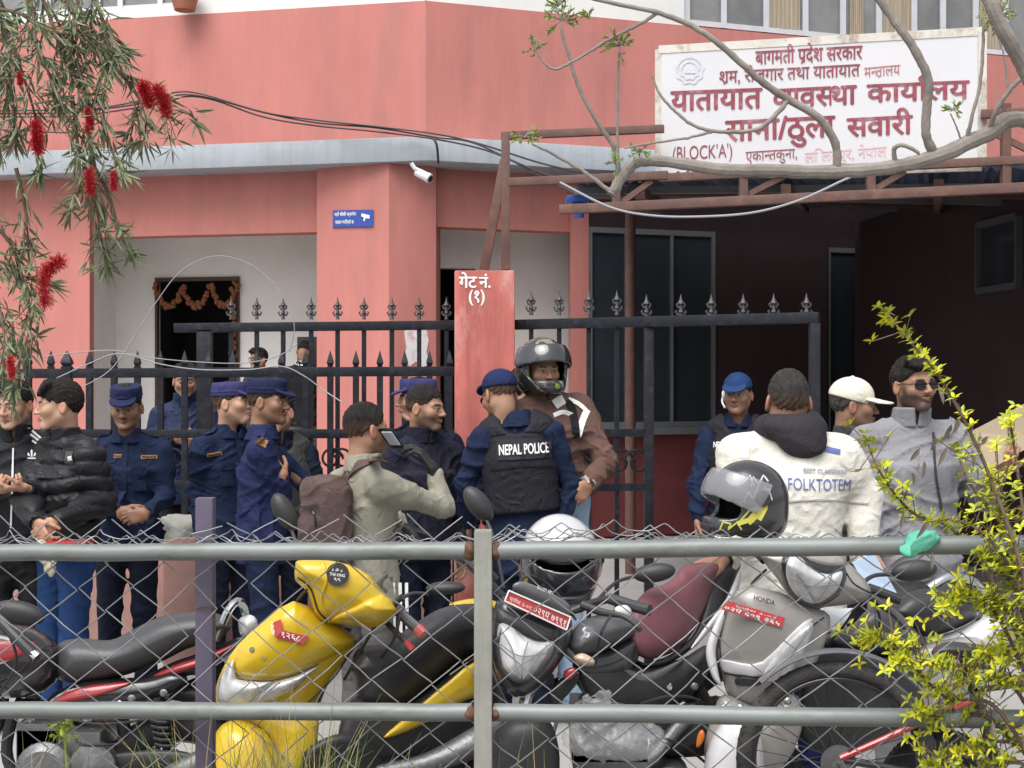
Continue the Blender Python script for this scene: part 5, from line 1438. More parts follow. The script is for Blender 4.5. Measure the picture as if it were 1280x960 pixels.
# helmeted man
o = person('man in open motorcycle helmet, brown jacket and pale jeans by the red pillar', 7.1, (678, 463), 20, 4, 0, tyaw=12, skin='mid', hair='short', top=F_brown, bottom=F_ljean, seed=14, thick=.012, hem=.02, hipf=.60, wid=1.06, nup=.03, lean=(.07, 0), shave=.3,
    arms=(((640, 590, .05), (660, 640, -.1)), ((757, 578, -.04), (737, 604, -.16), dict(d=(-.6, -.1, -.8), n=(-.3, .9, 0), t=(-.6, -.2, .3), c=.3))), collar=.06)
bj = bvh_of(o['jacket'])
stroke(bj, 'stripe', [P(710, 499, 6.6), P(723, 505, 6.6), P(733, 514, 6.6)], .022, F_wstr, o['body'], (.3, -1, .3)); stroke(bj, 'stripe', [P(734, 512, 6.6), P(728, 526, 6.6), P(722, 546, 6.6)], .034, F_wstr, o['body'], (.1, -1, .1))
stroke(bj, 'chest_mark', [P(692, 519, 6.6), P(704, 515, 6.6), P(716, 519, 6.6)], .022, F_wstr, o['body'], (0, -1, 0))
stroke(bj, 'collar_patch', [P(693, 506, 6.6), P(699, 502, 6.6), P(705, 499, 6.6)], .05, F_wstr, o['body'], (0, -1, .1))
bs = thing('shoulder_bag', 'black bag strap over the shoulder of the helmeted man in brown', 'bag', P(715, 520, 6.9))
stroke(bj, 'strap', [P(708, 503, 6.7), P(714, 510, 6.6), P(718, 528, 6.6), P(720, 548, 6.6)], .04, F_black, bs, (.1, -1, .5), .008)
bw_ = MB(); bw_.torus(o['W'][1]+V3(0, 0, .0), o['W'][1]-o['E'][1], .033, .007, 20, 6); bw_.build('watch', mat('steel', (.6, .6, .62), .25, metal=.8), o['body'], smooth=True)
stroke(bj, 'hem_band', [P(690, 622, 6.6), P(712, 610, 6.6), P(735, 598, 6.6)], .04, F_wstr, o['body'], (0, -1, 0), .004)
# policeman on the right
p = person('policeman in blue cap and black vest with white earpiece by the gate post', 8.3, (922, 493), -22, 2, 0, tyaw=-10, skin='tan', hair='short', cap='field', capm=F_capb, seed=15, top=F_navy,
    arms=(((872, 605, -.02), (872, 652, -.1)), ((952, 600, .05), (945, 640, .0))))
vp = vest(p, F_vest, .42, .028)
patch(vp, 'chest_panel', .19, .065, fabric('vest_panel', (.022, .022, .030), .6), p['body'], 911, 556, 7.0, -10, txt='NEPAL POLICE', tm=M_wpaint, th=.035, tw=.18, lift=.006)
ml = MB(); q = lambda x, y, z: Vector(p['hc']+p['Mh'] @ V3(x, y, z)); ml.tube(spline([q(-.085, .01, 0), q(-.088, -.02, -.04), q(-.06, -.07, -.075)], 5), .006, 6); ml.torus(q(-.082, .012, -.005), p['Mh'][:, 0], .024, .010, 16, 6); ml.build('earpiece', M_wpaint, p['body'], smooth=True)
# cream jacket
q_ = person('man from behind in cream padded jacket with blue lettering and charcoal hood', 5.4, (985, 501), 178, -4, 0, tyaw=172, skin='mid', hair='fade', top=F_white, bottom=fabric('blue_trousers', (.012, .018, .07)), puff=.004, quilt=.19, thick=.026, seed=16, hem=.15, wid=1.10, dep=1.05, grey=.18, collar=0, nup=.04,
    arms=(((1078, 620, -.02), (1080, 700, -.1)), ((925, 628, -.04), (906, 699, -.46), dict(d=(-.9, -.32, -.12), n=(0, .1, -1), t=(.1, -.9, 0), c=.16))))
hg = SDF(q_['nb']-.28, q_['nb']+.25, .008); bkq = -q_['fo']; nbq = q_['nb']
hg.ell(nbq+bkq*.055+V3(.01, 0, .015), (.125, .085, .055)); hg.ell(nbq+bkq*.105+V3(.05, 0, -.045), (.085, .042, .058), k=.05); hg.cap(nbq+q_['lat']*.08+V3(0, 0, .01), nbq-q_['lat']*.08+V3(0, 0, .02), .05, k=.04)
hg.cap(nbq-V3(0, 0, .02), nbq+V3(0, -.02, .12), .062, .075, mode='sub', k=.01); hg.disp(lambda X, Y, Z, L: .005*fold(X, Y, Z, 5, 1.6)); hg.build('hood', F_hood, q_['body'])
bq = bvh_of(q_['jacket']); M_bl = mat('blue_print', (.10, .13, .38), .7, var=.2, vscale=30); M_blp = mat('faded_blue_print', (.30, .31, .40), .7, var=.3, vscale=30)
patch(bq, 'print', .115, .022, M_bl, q_['body'], 1011, 555, 5.0, 0, rot=-4); patch(bq, 'print', .075, .020, M_bl, q_['body'], 1037, 562, 5.0, 0, rot=-12)
patch(bq, None, .17, .018, None, q_['body'], 1031, 589, 5.0, 0, txt='BEST CLASSRICH', tm=M_blp, th=.016, tw=.165, rot=-3)
patch(bq, None, .24, .05, None, q_['body'], 1026, 606, 5.0, 0, txt='FOLKTOTEM', tm=M_bl, th=.044, tw=.245, rot=-2, off=.0)
stroke(bq, 'seam', [P(975, 628, 5.0), P(1030, 625, 5.0), P(1085, 630, 5.0)], .006, fabric('cream_seam', (.40, .39, .36)), q_['body'], (0, -1, 0), .002)
# white cap man
r_ = person('man in cream baseball cap in right profile with dark grey jacket', 6.7, (1067, 507), 84, 2, 0, tyaw=70, skin='tan', hair='short', cap='ball', capm=F_creamcap, captilt=2, top=F_dgrey, bottom=F_pants, seed=17, grey=.3,
    arms=(((1082, 618, -.30), (1110, 606, -.60), dict(d=(.75, -.1, .35), n=(.2, .9, .1), t=(-.2, -.2, .9), c=.35)), None), collar=.06)
# grey jacket
s_ = person('bearded man in sunglasses and pale grey jacket behind the yellow green shrub', 6.15, (1142, 481), 22, 0, -3, tyaw=5, skin='mid', hair='thick', top=F_grey, bottom=fabric('grey_slacks', (.20, .20, .21)), beard=.8, moust=.8, seed=18, wid=1.12, dep=1.2, thick=.016, hem=.1, collar=.055,
    arms=(((1086, 622, -.02), (1090, 690, -.12)), ((1232, 618, -.04), (1246, 592, -.28), dict(d=(.2, -.5, .6), n=(.2, .3, .3), c=.4))), fold_amp=.013)
glasses(s_, M_shade)
stroke(bvh_of(s_['jacket']), 'zipper', [P(1166, 540, 5.4), P(1170, 600, 5.4), P(1186, 680, 5.4)], .010, F_dgrey, s_['body'], (.1, -1, 0), .006)
fo_ = thing('manila_folder', 'tan paper folder held up at the right edge by the man in pale grey', 'folder', P(1250, 585, 5.8))
MB().add([P(1210, 541, 5.78), P(1236, 588, 5.78), P(1310, 545, 5.9), P(1305, 492, 5.9)]+[P(1210, 541, 5.81), P(1236, 588, 5.81), P(1310, 545, 5.93), P(1305, 492, 5.93)], [(0, 1, 2, 3), (7, 6, 5, 4), (0, 4, 5, 1), (1, 5, 6, 2), (2, 6, 7, 3), (3, 7, 4, 0)]).build('cover', mat('manila', (.50, .40, .28), .8, var=.1), fo_)
# ============================================================ parked two-wheelers
def paint(n, c, rough=.28, coat=.6, var=.05, **k): return mat('paint_'+n, c, rough, coat=coat, var=var, vscale=4, bump=.02, bscale=30, dirt=tuple(x*.55+.06 for x in c), dirt_amt=.35, dscale=3, **k)
B_yel = paint('yellow', (0.62, 0.42, 0.018))
B_blk = paint('black', (0.020, 0.020, 0.024))
B_gry = paint('champagne', (0.30, 0.285, 0.265), .35)
B_drk = paint('graphite', (0.115, 0.12, 0.13), .4)
B_wht = paint('white', (0.62, 0.62, 0.63))
B_red = paint('red', (0.34, 0.025, 0.03))
B_seat = mat('seat_vinyl', (0.028, 0.028, 0.032), 0.42, var=.2, vscale=5, bump=.12, bscale=220, dirt=(.09, .09, .09), dirt_amt=.5, dscale=4)
B_seatg = mat('dusty_seat_vinyl', (0.055, 0.056, 0.062), 0.40, var=.2, vscale=5, bump=.12, bscale=220, dirt=(.12, .12, .12), dirt_amt=.5, dscale=4)
B_mar = mat('maroon_vinyl', (0.155, 0.055, 0.065), 0.45, var=.12, vscale=5, bump=.10, bscale=200, dirt=(.2, .1, .11), dirt_amt=.4)
B_plas = mat('black_plastic', (0.026, 0.026, 0.029), 0.5, var=.25, vscale=9, bump=.06, dirt=(.06, .055, .05), dirt_amt=.5)
B_rub = mat('tyre_rubber', (0.02, 0.02, 0.021), 0.85, var=.3, vscale=20, bump=.5, bscale=70, dirt=(.12, .10, .08), dirt_amt=.5)
B_chr = mat('chrome', (0.62, 0.63, 0.65), 0.18, metal=1.0, var=.06)
B_alu = mat('cast_alloy', (0.20, 0.205, 0.215), 0.45, metal=.7, var=.25, vscale=14, bump=.2, dirt=(.05, .045, .04), dirt_amt=.7)
B_lens = mat('headlight_lens', (0.58, 0.59, 0.59), 0.18, metal=.2, coat=1.0, var=.40, vscale=11, facet=30, stretch=(1, 1, .35))
B_refl = mat('lamp_reflector', (0.66, 0.66, 0.68), 0.2, metal=.9, var=.2, vscale=18)
B_amb = mat('amber_lens', (0.55, 0.42, 0.30), 0.2, coat=.8, var=.1)
B_org = mat('orange_reflector', (0.62, 0.16, 0.015), .3, coat=.5)
B_plt = mat('red_number_plate', (0.50, 0.060, 0.065), .5, var=.08)
def fY(a, b):          # depth along a vehicle from photo column
    return lambda px: a[1]+(b[1]-a[1])*(px-a[0])/(b[0]-a[0])
def tubes(name, m, parent, items, n=10):
    o = None
    for pts, r in items:
        mb = MB(); p = [P(*q) for q in pts]
        if len(p) > 2: p = [Vector(q) for q in spline(p, 6)]
        rr = r if not hasattr(r, '__len__') else list(np.interp(np.linspace(0, 1, len(p)), np.linspace(0, 1, len(r)), r))
        mb.tube(p, rr, n); o = mb.build(name, m, parent, smooth=True)
    return o
def mirror(parent, c, Y, w, h, rot, stem, d=.03, sr=.006):
    """rear-view mirror: shell and stem; w, h in photo pixels"""
    s_ = F/Y; cp = np.array(P(c[0], c[1], Y)); g = SDF(cp-.16, cp+.16, .005)
    M = roty(R(rot)).T
    g.ell(cp, (w/2/s_, d, h/2/s_), M=M); g.box(cp+V3(0, .055, 0), (.2, .04, .2), rd=.004, mode='sub', k=.008)
    o = g.build('mirror', B_plas, parent)
    raw('mirror_glass', *(lambda k: ([tuple(cp+M.T @ V3(math.cos(2*math.pi*i/k)*w/2/s_*.88, .0165, math.sin(2*math.pi*i/k)*h/2/s_*.86)) for i in range(k)], [tuple(range(k))]))(24), mat('mirror_glass', (.10, .11, .12), .25, var=.1), o, smooth=False)
    tubes('mirror_stem', B_plas, parent, [([(*q,) for q in stem], sr)])
def plate(parent, corners, Yf, lines, border=True):
    """number plate from four photo corners (tl, tr, br, bl)"""
    V = [P(x, y, Yf(x)) for x, y in corners]; nr = Vector((0, .006, 0))
    o = MB().add(V+[v+nr for v in V], [(0, 1, 2, 3), (7, 6, 5, 4), (0, 4, 5, 1), (1, 5, 6, 2), (2, 6, 7, 3), (3, 7, 4, 0)]).build('number_plate', B_plt, parent)
    tl, tr, br, bl = V
    if border:
        mb = MB()
        for a, b in ((tl, tr), (tr, br), (br, bl), (bl, tl)): mb.bar(a-nr*.4, b-nr*.4, .005, .004, up=(0, -1, 0))
        mb.build('border', M_wpaint, o)
    for (u0, v0, u1, h, t, off) in lines:
        a = tl.lerp(tr, u0).lerp(bl.lerp(br, u0), v0)-nr*.5; b = tl.lerp(tr, u1).lerp(bl.lerp(br, u1), v0)-nr*.5
        up_ = (tl-bl); flat_text('lettering', t, M_wpaint, o, a, b-a, up_, width=(b-a).length, height=h*up_.length, off=off)
def wheel(parent, c, Rr, r, ax, spokes=0, hub=.05, rim=B_alu, tread=True, disc=False):
    c = Vector(c); ax = Vector(ax).normalized()
    w = MB().torus(c, ax, Rr-r, r, 56, 12, 1.0).build('tyre', B_rub, parent, smooth=True)
    if tread:
        e = ax.orthogonal().normalized(); e2 = ax.cross(e); mb = MB()
        for i in range(64):
            a = 2*math.pi*i/64; d = e*math.cos(a)+e2*math.sin(a); t = ax.cross(d)
            for s_ in (-1, 0, 1):
                p = c+d*(Rr-.004-abs(s_)*r*.18)+ax*s_*r*.55+t*(.006*s_)
                mb.bar(p-d*.004, p+d*.004, .010, r*.42, up=tuple(t))
        mb.build('tread', B_rub, w)
    rm = MB().torus(c, ax, Rr-2*r+.004, .012, 48, 8, 1.4); e = ax.orthogonal().normalized(); e2 = ax.cross(e)
    if spokes >= 12:
        for i in range(spokes):
            a = 2*math.pi*i/spokes; d = e*math.cos(a)+e2*math.sin(a); b = a+(.35 if i % 2 else -.35); d2 = e*math.cos(b)+e2*math.sin(b)
            rm.tube([c+d2*.03+ax*(.02 if i % 4 < 2 else -.02), c+d*(Rr-2*r)], .0016, 5)
    else:
        for i in range(spokes or 5):
            a = 2*math.pi*i/(spokes or 5); d = e*math.cos(a)+e2*math.sin(a); rm.tube([c+d*hub*.7, c+d*(Rr-2*r)], [.022, .015], 8)
    rm.lathe([(0, -.05), (hub, -.045), (hub, .045), (0, .05)], c, ax, 18)
    rm.build('rim', rim, parent, smooth=True)
    if disc: MB().lathe([(.02, .0), (.11, 0), (.11, .004), (.02, .004)], c+ax*.055, ax, 32).build('brake_disc', B_chr, parent, smooth=True)

# ---------------------------------------------------------------- black motorcycle on the left
mc = thing('motorcycle', 'black motorcycle with red and white stripes and long dusty seat at the left', 'motorcycle', P(130, 1130, 4.7))
Yb = 4.72
panel('seat', [(66, 838), (72, 806), (98, 798), (138, 800), (166, 787), (200, 771), (245, 764), (275, 768), (290, 784), (270, 800), (235, 811), (200, 828), (160, 843), (112, 853), (80, 852)], Yb, B_seatg, mc, t=.10, bulge=.05, Rb=.06, rd=0.0338)
pk_t = panel('tank', [(-60, 768), (-20, 774), (12, 778), (46, 786), (68, 802), (78, 822), (70, 852), (30, 872), (-60, 862)], Yb, B_blk, mc, t=.12, bulge=.06, Rb=.08, rd=0.0450, sm=2)
panel('tank_stripe', [(-30, 808), (14, 800), (44, 803), (30, 818), (4, 828), (-30, 836)], Yb-.165, B_red, mc, t=.006, bulge=.006, rd=.003, res=.004, on=pk_t)
panel('tank_decal', [(-10, 826), (10, 815), (30, 812), (12, 826), (-10, 834)], Yb-.178, B_wht, mc, t=.004, bulge=.004, rd=.002, res=.004, on=pk_t)
pk_s = panel('side_panel', [(55, 880), (75, 862), (110, 850), (180, 846), (215, 838), (235, 850), (205, 872), (150, 886), (80, 890)], Yb, B_blk, mc, t=.09, bulge=.04, rd=0.0135)
panel('side_stripe', [(62, 878), (84, 864), (118, 856), (166, 852), (140, 864), (96, 877)], Yb-.125, B_red, mc, t=.008, bulge=.006, rd=.003, res=.004, on=pk_s, sm=2)
panel('stripe_edge', [(58, 880), (78, 865), (104, 858), (84, 868), (74, 878)], Yb-.138, B_wht, mc, t=.004, bulge=.004, rd=.002, res=.004, on=pk_s)
pk_l = panel('tail', [(180, 850), (215, 828), (262, 812), (300, 796), (306, 804), (270, 832), (235, 845)], Yb, B_blk, mc, t=.08, bulge=.04, rd=0.0135)
panel('tail_stripe', [(190, 846), (216, 832), (248, 822), (296, 804), (262, 826), (225, 842)], Yb-.118, B_red, mc, t=.008, bulge=.005, rd=.003, res=.004, on=pk_l, sm=2)
tubes('grab_rail', B_chr, mc, [([(270, 800, Yb-.1), (286, 762, Yb-.1), (300, 752, Yb-.06), (307, 768, Yb), (306, 788, Yb)], .014)])
panel('tail_lamp', [(298, 775), (312, 768), (322, 776), (318, 792), (302, 796)], Yb-.02, B_lens, mc, t=.04, bulge=.02, rd=.015)
tubes('handlebar', B_plas, mc, [([(-30, 752, Yb-.25), (-4, 772, Yb-.3), (20, 796, Yb-.34), (44, 820, Yb-.36)], .018)])
tubes('grip_end', B_chr, mc, [([(34, 811, Yb-.352), (47, 822, Yb-.364)], .017)])
mirror(mc, (24, 766), Yb-.15, 66, 30, 12, [(-6, 770, Yb-.15), (-20, 800, Yb-.2)])
eb = MB()
for k in range(6): eb.box(P(20, 905+k*7, Yb-.16), P(105, 909+k*7, Yb+.12))
eb.box(P(28, 950, Yb-.13), P(150, 895, Yb+.1)); eb.lathe([(0, -.03), (.085, -.02), (.095, .04), (.07, .06), (0, .06)], P(60, 960, Yb-.14), (0, -1, 0), 24); eb.lathe([(0, -.03), (.07, -.02), (.075, .04), (0, .05)], P(120, 955, Yb-.14), (0, -1, 0), 24)
eb.build('engine', B_alu, mc, bevel=.004)
tubes('frame', B_plas, mc, [([(20, 880, Yb), (80, 884, Yb), (170, 880, Yb), (260, 850, Yb)], .022), ([(150, 885, Yb), (160, 950, Yb), (150, 1010, Yb)], .024), ([(20, 880, Yb), (10, 950, Yb), (60, 1010, Yb), (150, 1010, Yb)], .02)])
sp_ = [P(196+18*t, 872+95*t, Yb-.1) for t in np.linspace(0, 1, 90)]
mb = MB(); mb.tube([Vector(p)+Vector((.032*math.cos(i*.9), .032*math.sin(i*.9), 0)) for i, p in enumerate(sp_)], .006, 6); mb.tube([sp_[0], sp_[-1]], .014, 8); mb.build('shock_absorber', B_plas, mc, smooth=True)
tubes('exhaust', B_alu, mc, [([(90, 1010, Yb-.18), (150, 1000, Yb-.2), (235, 960, Yb-.2), (280, 942, Yb-.2)], [.02, .022, .04, .042])], 14)
panel('chain_cover', [(110, 950), (170, 938), (235, 940), (240, 960), (170, 966), (112, 975)], Yb-.12, B_plas, mc, t=.02, bulge=.01, rd=.01)
wheel(mc, (P(225, 0, Yb).x, Yb+.02, .30), .30, .05, (0, 1, 0), 5); wheel(mc, (P(225, 0, Yb).x-1.26, Yb+.02, .30), .30, .045, (0, 1, 0), 5)
panel('rear_mudguard', [(175, 868), (215, 856), (265, 862), (300, 890), (316, 935), (305, 938), (280, 900), (240, 880)], Yb+.02, B_plas, mc, t=.06, bulge=.02, rd=.02)
panel('headlamp_cowl', [(-185, 770), (-150, 740), (-100, 738), (-75, 775), (-90, 830), (-150, 840)], Yb, B_blk, mc, t=.09, bulge=.05, rd=.04)
tubes('fork', B_chr, mc, [([(-120, 760, Yb-.09), (-160, 900, Yb-.09), (-205, 1075, Yb-.07)], .02)])
# ---------------------------------------------------------------- yellow scooter
ysc = thing('scooter', 'yellow scooter with red number sticker and black seat turned towards the fence', 'scooter', P(430, 1190, 4.45))
Ya = 4.25
pk_a = panel('front_apron', [(367, 751), (404, 770), (446, 797), (437, 820), (412, 852), (393, 884), (382, 930), (352, 962), (318, 930), (296, 896), (272, 884), (269, 862), (280, 832), (297, 806), (330, 776)], Ya+.06, B_yel, ysc, t=.05, bulge=.05, Rb=.08, tilt=(.25, -.25), curve=(.9, 0), rd=0.0090, sm=2)
panel('apron_plate', [(369, 753), (404, 772), (444, 798), (428, 814), (397, 830), (370, 842), (345, 848), (297, 845), (294, 822), (310, 799), (340, 772)], Ya-.045, B_yel, ysc, t=.012, bulge=.022, Rb=.05, tilt=(.25, -.25), curve=(.9, 0), rd=.007, res=.004, on=pk_a, sm=2)
panel('turn_lamp', [(398, 832), (390, 842), (362, 866), (334, 878), (313, 882), (320, 866), (345, 852), (372, 844)], Ya-.035, B_lens, ysc, t=.02, bulge=.025, Rb=.03, tilt=(.25, -.2), rd=.008, res=.004, on=pk_a, sm=2)
panel('headlamp', [(293, 824), (296, 848), (322, 852), (341, 852), (318, 874), (308, 886), (288, 884), (272, 876), (271, 858), (281, 836)], Ya-.01, B_lens, ysc, t=.03, bulge=.03, Rb=.04, tilt=(.25, -.2), rd=.012, res=.004, on=pk_a, sm=2)
panel('bulb_tint', [(361, 858), (372, 850), (375, 856), (366, 864)], Ya-.068, mat('bulb_brown', (.25, .10, .05), .3), ysc, t=.004, bulge=.004, rd=.002, res=.003, on=pk_a)
panel('lower_shield', [(302, 892), (350, 890), (394, 888), (397, 925), (386, 965), (352, 985), (344, 935), (326, 910)], Ya+.03, B_yel, ysc, t=.04, bulge=.03, rd=0.0067, tilt=(.2, .1), sm=2)
panel('front_fender', [(272, 912), (292, 900), (318, 906), (340, 926), (354, 975), (350, 1030), (300, 1050), (262, 1030), (262, 945)], Ya-.02, B_yel, ysc, t=.06, bulge=.08, Rb=.07, rd=0.0180, tilt=(.1, .15))
pk_h = panel('handlebar_cover', [(369, 707), (373, 700), (402, 699), (437, 706), (462, 719), (478, 738), (496, 756), (497, 767), (474, 785), (450, 781), (412, 779), (394, 768), (385, 740), (369, 726)], Ya, B_yel, ysc, t=.07, bulge=.06, Rb=.07, tilt=(.15, -.25), rd=0.0135, res=.0045, sm=2)
panel('cover_lip', [(410, 776), (445, 757), (478, 742), (496, 757), (497, 767), (474, 786), (448, 783)], Ya-.055, B_yel, ysc, t=.012, bulge=.02, Rb=.04, tilt=(.15, -.25), rd=.01, res=.004, on=pk_h, sm=2)
c_ = P(422, 718, PINFO[pk_h.name](np.array([422.]), np.array([718.]))[0]-.003); MB().lathe([(.034, 0), (.034, .006), (.0, .006)], c_, (.1, -1, .1), 28).build('round_sticker', B_plas, ysc)
for q in range(3): flat_text('lettering', ('॥ ॐ ॥', 'THE KING', '९९')[q], M_wpaint, ysc, c_+Vector((0.0, -.0085, .014-.014*q)), (1, 0, -.12), (.1, .1, 1), height=.009, width=(.03, .045, .02)[q], off=.01, align='c')
YF_ = lambda x, y: PINFO[pk_a.name](np.array([x], float), np.array([y], float))[0]-.042
st_ = [P(x, y, YF_(x, y)) for x, y in ((341, 778), (351, 774), (353, 788), (387, 796), (378, 806), (344, 797))]
MB().add(st_+[p+Vector((0, .004, 0)) for p in st_], [(0, 1, 2, 5), (2, 3, 4, 5), (6, 11, 8, 7), (8, 11, 10, 9), (0, 5, 11, 6), (5, 4, 10, 11), (4, 3, 9, 10), (3, 2, 8, 9), (2, 1, 7, 8), (1, 0, 6, 7)]).build('number_sticker', B_plt, ysc)
flat_text('lettering', '१२६८', M_wpaint, ysc, st_[5].lerp(st_[4], .24)+Vector((0, -.004, .006)), st_[4]-st_[5], (0, 0, 1), height=.019, width=.058, off=.02)
flat_text('lettering', 'बा९५', M_wpaint, ysc, st_[5].lerp(st_[0], .2)+Vector((.004, -.004, .0)), st_[0]-st_[5], (-1, 0, .1), height=.012, width=.038, off=.01)
tubes('grip', B_plas, ysc, [([(494, 760, Ya-.02), (512, 777, Ya-.05), (527, 790, Ya-.08)], .017), ([(483, 778, Ya), (500, 795, Ya-.03), (513, 806, Ya-.05)], .009), ([(486, 766, Ya-.05), (496, 752, Ya-.06), (503, 746, Ya-.07)], .010)])
tubes('grip_tip', B_red, ysc, [([(522, 785, Ya-.075), (530, 793, Ya-.086)], .019), ([(508, 801, Ya-.045), (516, 812, Ya-.055)], .010)])
mirror(ysc, (355, 639), Ya+.12, 26, 50, -28, [(362, 655, Ya+.13), (370, 678, Ya+.1), (382, 708, Ya+.05)], sr=.006)
mirror(ysc, (557, 735), Ya+.05, 50, 17, -2, [(536, 743, Ya+.05), (515, 742, Ya+.03), (494, 752, Ya)], sr=.006)
def seam(base, pts, m, r=.0025):
    f_ = PINFO[base.name]; q = spline(pts, 6); d_ = f_(q[:, 0], q[:, 1])-.001
    MB().tube([P(x, y, d) for (x, y), d in zip(q, d_)], r, 6).build('panel_gap', m, base, smooth=True)
seam(pk_h, [(372, 722), (388, 736), (398, 764), (412, 778)], B_plas); seam(pk_h, [(402, 700), (408, 725), (402, 750), (412, 778)], B_yel, .004)
seam(pk_a, [(446, 800), (424, 838), (398, 866), (372, 884), (316, 886)], B_plas); seam(pk_a, [(300, 893), (345, 889), (392, 888)], B_plas)
for x_, y_ in ((315, 812), (330, 822)):
    d_ = PINFO[pk_a.name](np.array([float(x_)]), np.array([float(y_)]))[0]; MB().lathe([(.008, 0), (.006, .003), (0, .003)], P(x_, y_, d_-.030), (0, -1, .2), 12).build('bolt', B_alu, ysc)
panel('seat', [(437, 836), (442, 826), (452, 810), (469, 806), (488, 800), (522, 777), (550, 761), (580, 755), (612, 757), (628, 772), (622, 800), (592, 822), (556, 847), (522, 879), (500, 890), (452, 884), (444, 850)], 4.55, B_seat, ysc, t=.12, bulge=.07, Rb=.10, rd=0.0450, tilt=(.9, -.2))
panel('seat_nose', [(438, 838), (444, 814), (462, 806), (472, 812), (470, 832), (456, 850), (442, 848)], 4.36, B_seatg, ysc, t=.05, bulge=.03, Rb=.03, rd=.03, tilt=(.6, -.2))
panel('tail_panel', [(560, 757), (590, 748), (622, 752), (640, 768), (610, 766)], 4.75, B_yel, ysc, t=.08, bulge=.03, rd=.02, tilt=(.6, 0))
panel('side_trim', [(596, 826), (560, 852), (531, 876), (500, 902), (478, 923), (505, 916), (540, 900), (581, 876), (600, 866)], 4.40, B_yel, ysc, t=.02, bulge=.015, rd=.008, tilt=(.7, 0), res=.004, sm=2)
panel('body_side', [(446, 870), (500, 884), (560, 846), (604, 820), (625, 860), (620, 920), (560, 950), (480, 956), (432, 940), (424, 910)], 4.52, B_plas, ysc, t=.10, bulge=.05, rd=0.0180, tilt=(.7, 0))
panel('floor_board', [(380, 940), (430, 916), (470, 936), (480, 966), (430, 990), (385, 985)], 4.35, B_plas, ysc, t=.10, bulge=.02, rd=.02, tilt=(.5, -.5))
tubes('exhaust', B_alu, ysc, [([(470, 965, 4.3), (530, 955, 4.35), (590, 930, 4.4), (640, 900, 4.5)], [.02, .03, .045, .045])], 14)
wheel(ysc, P(312, 1105, Ya)*1, .23, .05, (1, .35, 0), 5); wheel(ysc, (P(585, 0, 4.75).x, 4.75, .23), .23, .05, (.3, 1, 0), 5)
tubes('steering_column', B_plas, ysc, [([(430, 780, Ya+.1), (380, 900, Ya+.12), (330, 1080, Ya+.06)], .03)])
# ---------------------------------------------------------------- black motorcycle with the maroon seat
sz = thing('motorcycle', 'black and grey motorcycle with a maroon seat and red plate over its headlight', 'motorcycle', P(740, 1190, 4.5))
Yh = 4.3
pk_c = panel('headlight_cowl', [(620, 752), (640, 744), (676, 752), (708, 768), (716, 786), (704, 822), (678, 856), (655, 872), (634, 866), (619, 838), (613, 794)], Yh+.03, B_blk, sz, t=.09, bulge=.05, Rb=.07, rd=0.0180, tilt=(.35, .2), sm=2)
panel('headlight', [(624, 780), (640, 783), (654, 794), (674, 802), (694, 802), (690, 818), (673, 840), (656, 851), (640, 848), (627, 836), (621, 808)], Yh-.05, B_lens, sz, t=.03, bulge=.035, Rb=.05, tilt=(.35, .2), rd=.015, res=.004, on=pk_c)
panel('cowl_visor', [(620, 758), (640, 768), (668, 780), (696, 796), (704, 790), (690, 800), (668, 798), (648, 788), (632, 780), (622, 778)], Yh-.075, B_plas, sz, t=.012, bulge=.012, rd=.006, res=.004, tilt=(.35, .2), on=pk_c, sm=2)
panel('cowl_top', [(640, 735), (648, 727), (664, 730), (706, 750), (714, 764), (704, 770), (664, 752)], Yh-.03, B_drk, sz, t=.02, bulge=.015, rd=0.0045, tilt=(.3, -.2), sm=2)
Yp = lambda x: PINFO[pk_c.name](np.array([672.]), np.array([765.]))[0]-.035+(x-670)*.0006
plate(sz, [(636, 738), (713, 771), (708, 787), (631, 751)], Yp, [(.05, .86, .40, .52, 'प्रदेश ३-०२', 0), (.44, .9, .96, .62, '०२९प ७९९१', .01)])
flat_text('lettering', 'SUZUKI', M_wpaint, sz, P(671, 735.5, Yh-.078), (1, .3, -.42), (.2, 0, 1), height=.009, width=.055, off=.02)
panel('tank', [(706, 818), (712, 792), (735, 772), (775, 764), (802, 775), (797, 796), (762, 816), (728, 828)], Yh+.22, B_drk, sz, t=.13, bulge=.07, Rb=.08, rd=0.0450, tilt=(.6, -.3), sm=2)
panel('tank_side', [(716, 824), (760, 814), (795, 796), (800, 815), (788, 838), (745, 850), (722, 842)], Yh+.18, B_blk, sz, t=.08, bulge=.04, rd=0.0135, tilt=(.6, 0), sm=2)
sm = spline([(8, -9), (0, -14), (-9, -8), (-2, 0), (7, 5), (2, 13), (-8, 9)], 5); ce = P(733, 790, Yh+.015)
Vx = []
for k, q in enumerate(sm):
    d_ = sm[min(k+1, len(sm)-1)]-sm[max(k-1, 0)]; d_ = np.array((-d_[1], d_[0]))/np.linalg.norm(d_)*2.6
    for s2 in (1, -1): Vx.append(ce+Vector(((q[0]+s2*d_[0])*.0011, 0.0006*(q[0])-.004, -(q[1]+s2*d_[1])*.0011)))
raw('tank_emblem', Vx, [(2*k, 2*k+1, 2*k+3, 2*k+2) for k in range(len(sm)-1)], M_wpaint, sz, smooth=False)
panel('seat', [(787, 806), (786, 772), (797, 750), (812, 736), (828, 731), (843, 721), (852, 709), (874, 703), (906, 706), (898, 724), (886, 752), (870, 785), (852, 808), (830, 820), (805, 823)], 4.75, B_mar, sz, t=.10, bulge=.035, Rb=.07, rd=0.0300, tilt=(1.0, .5), res=.0055)
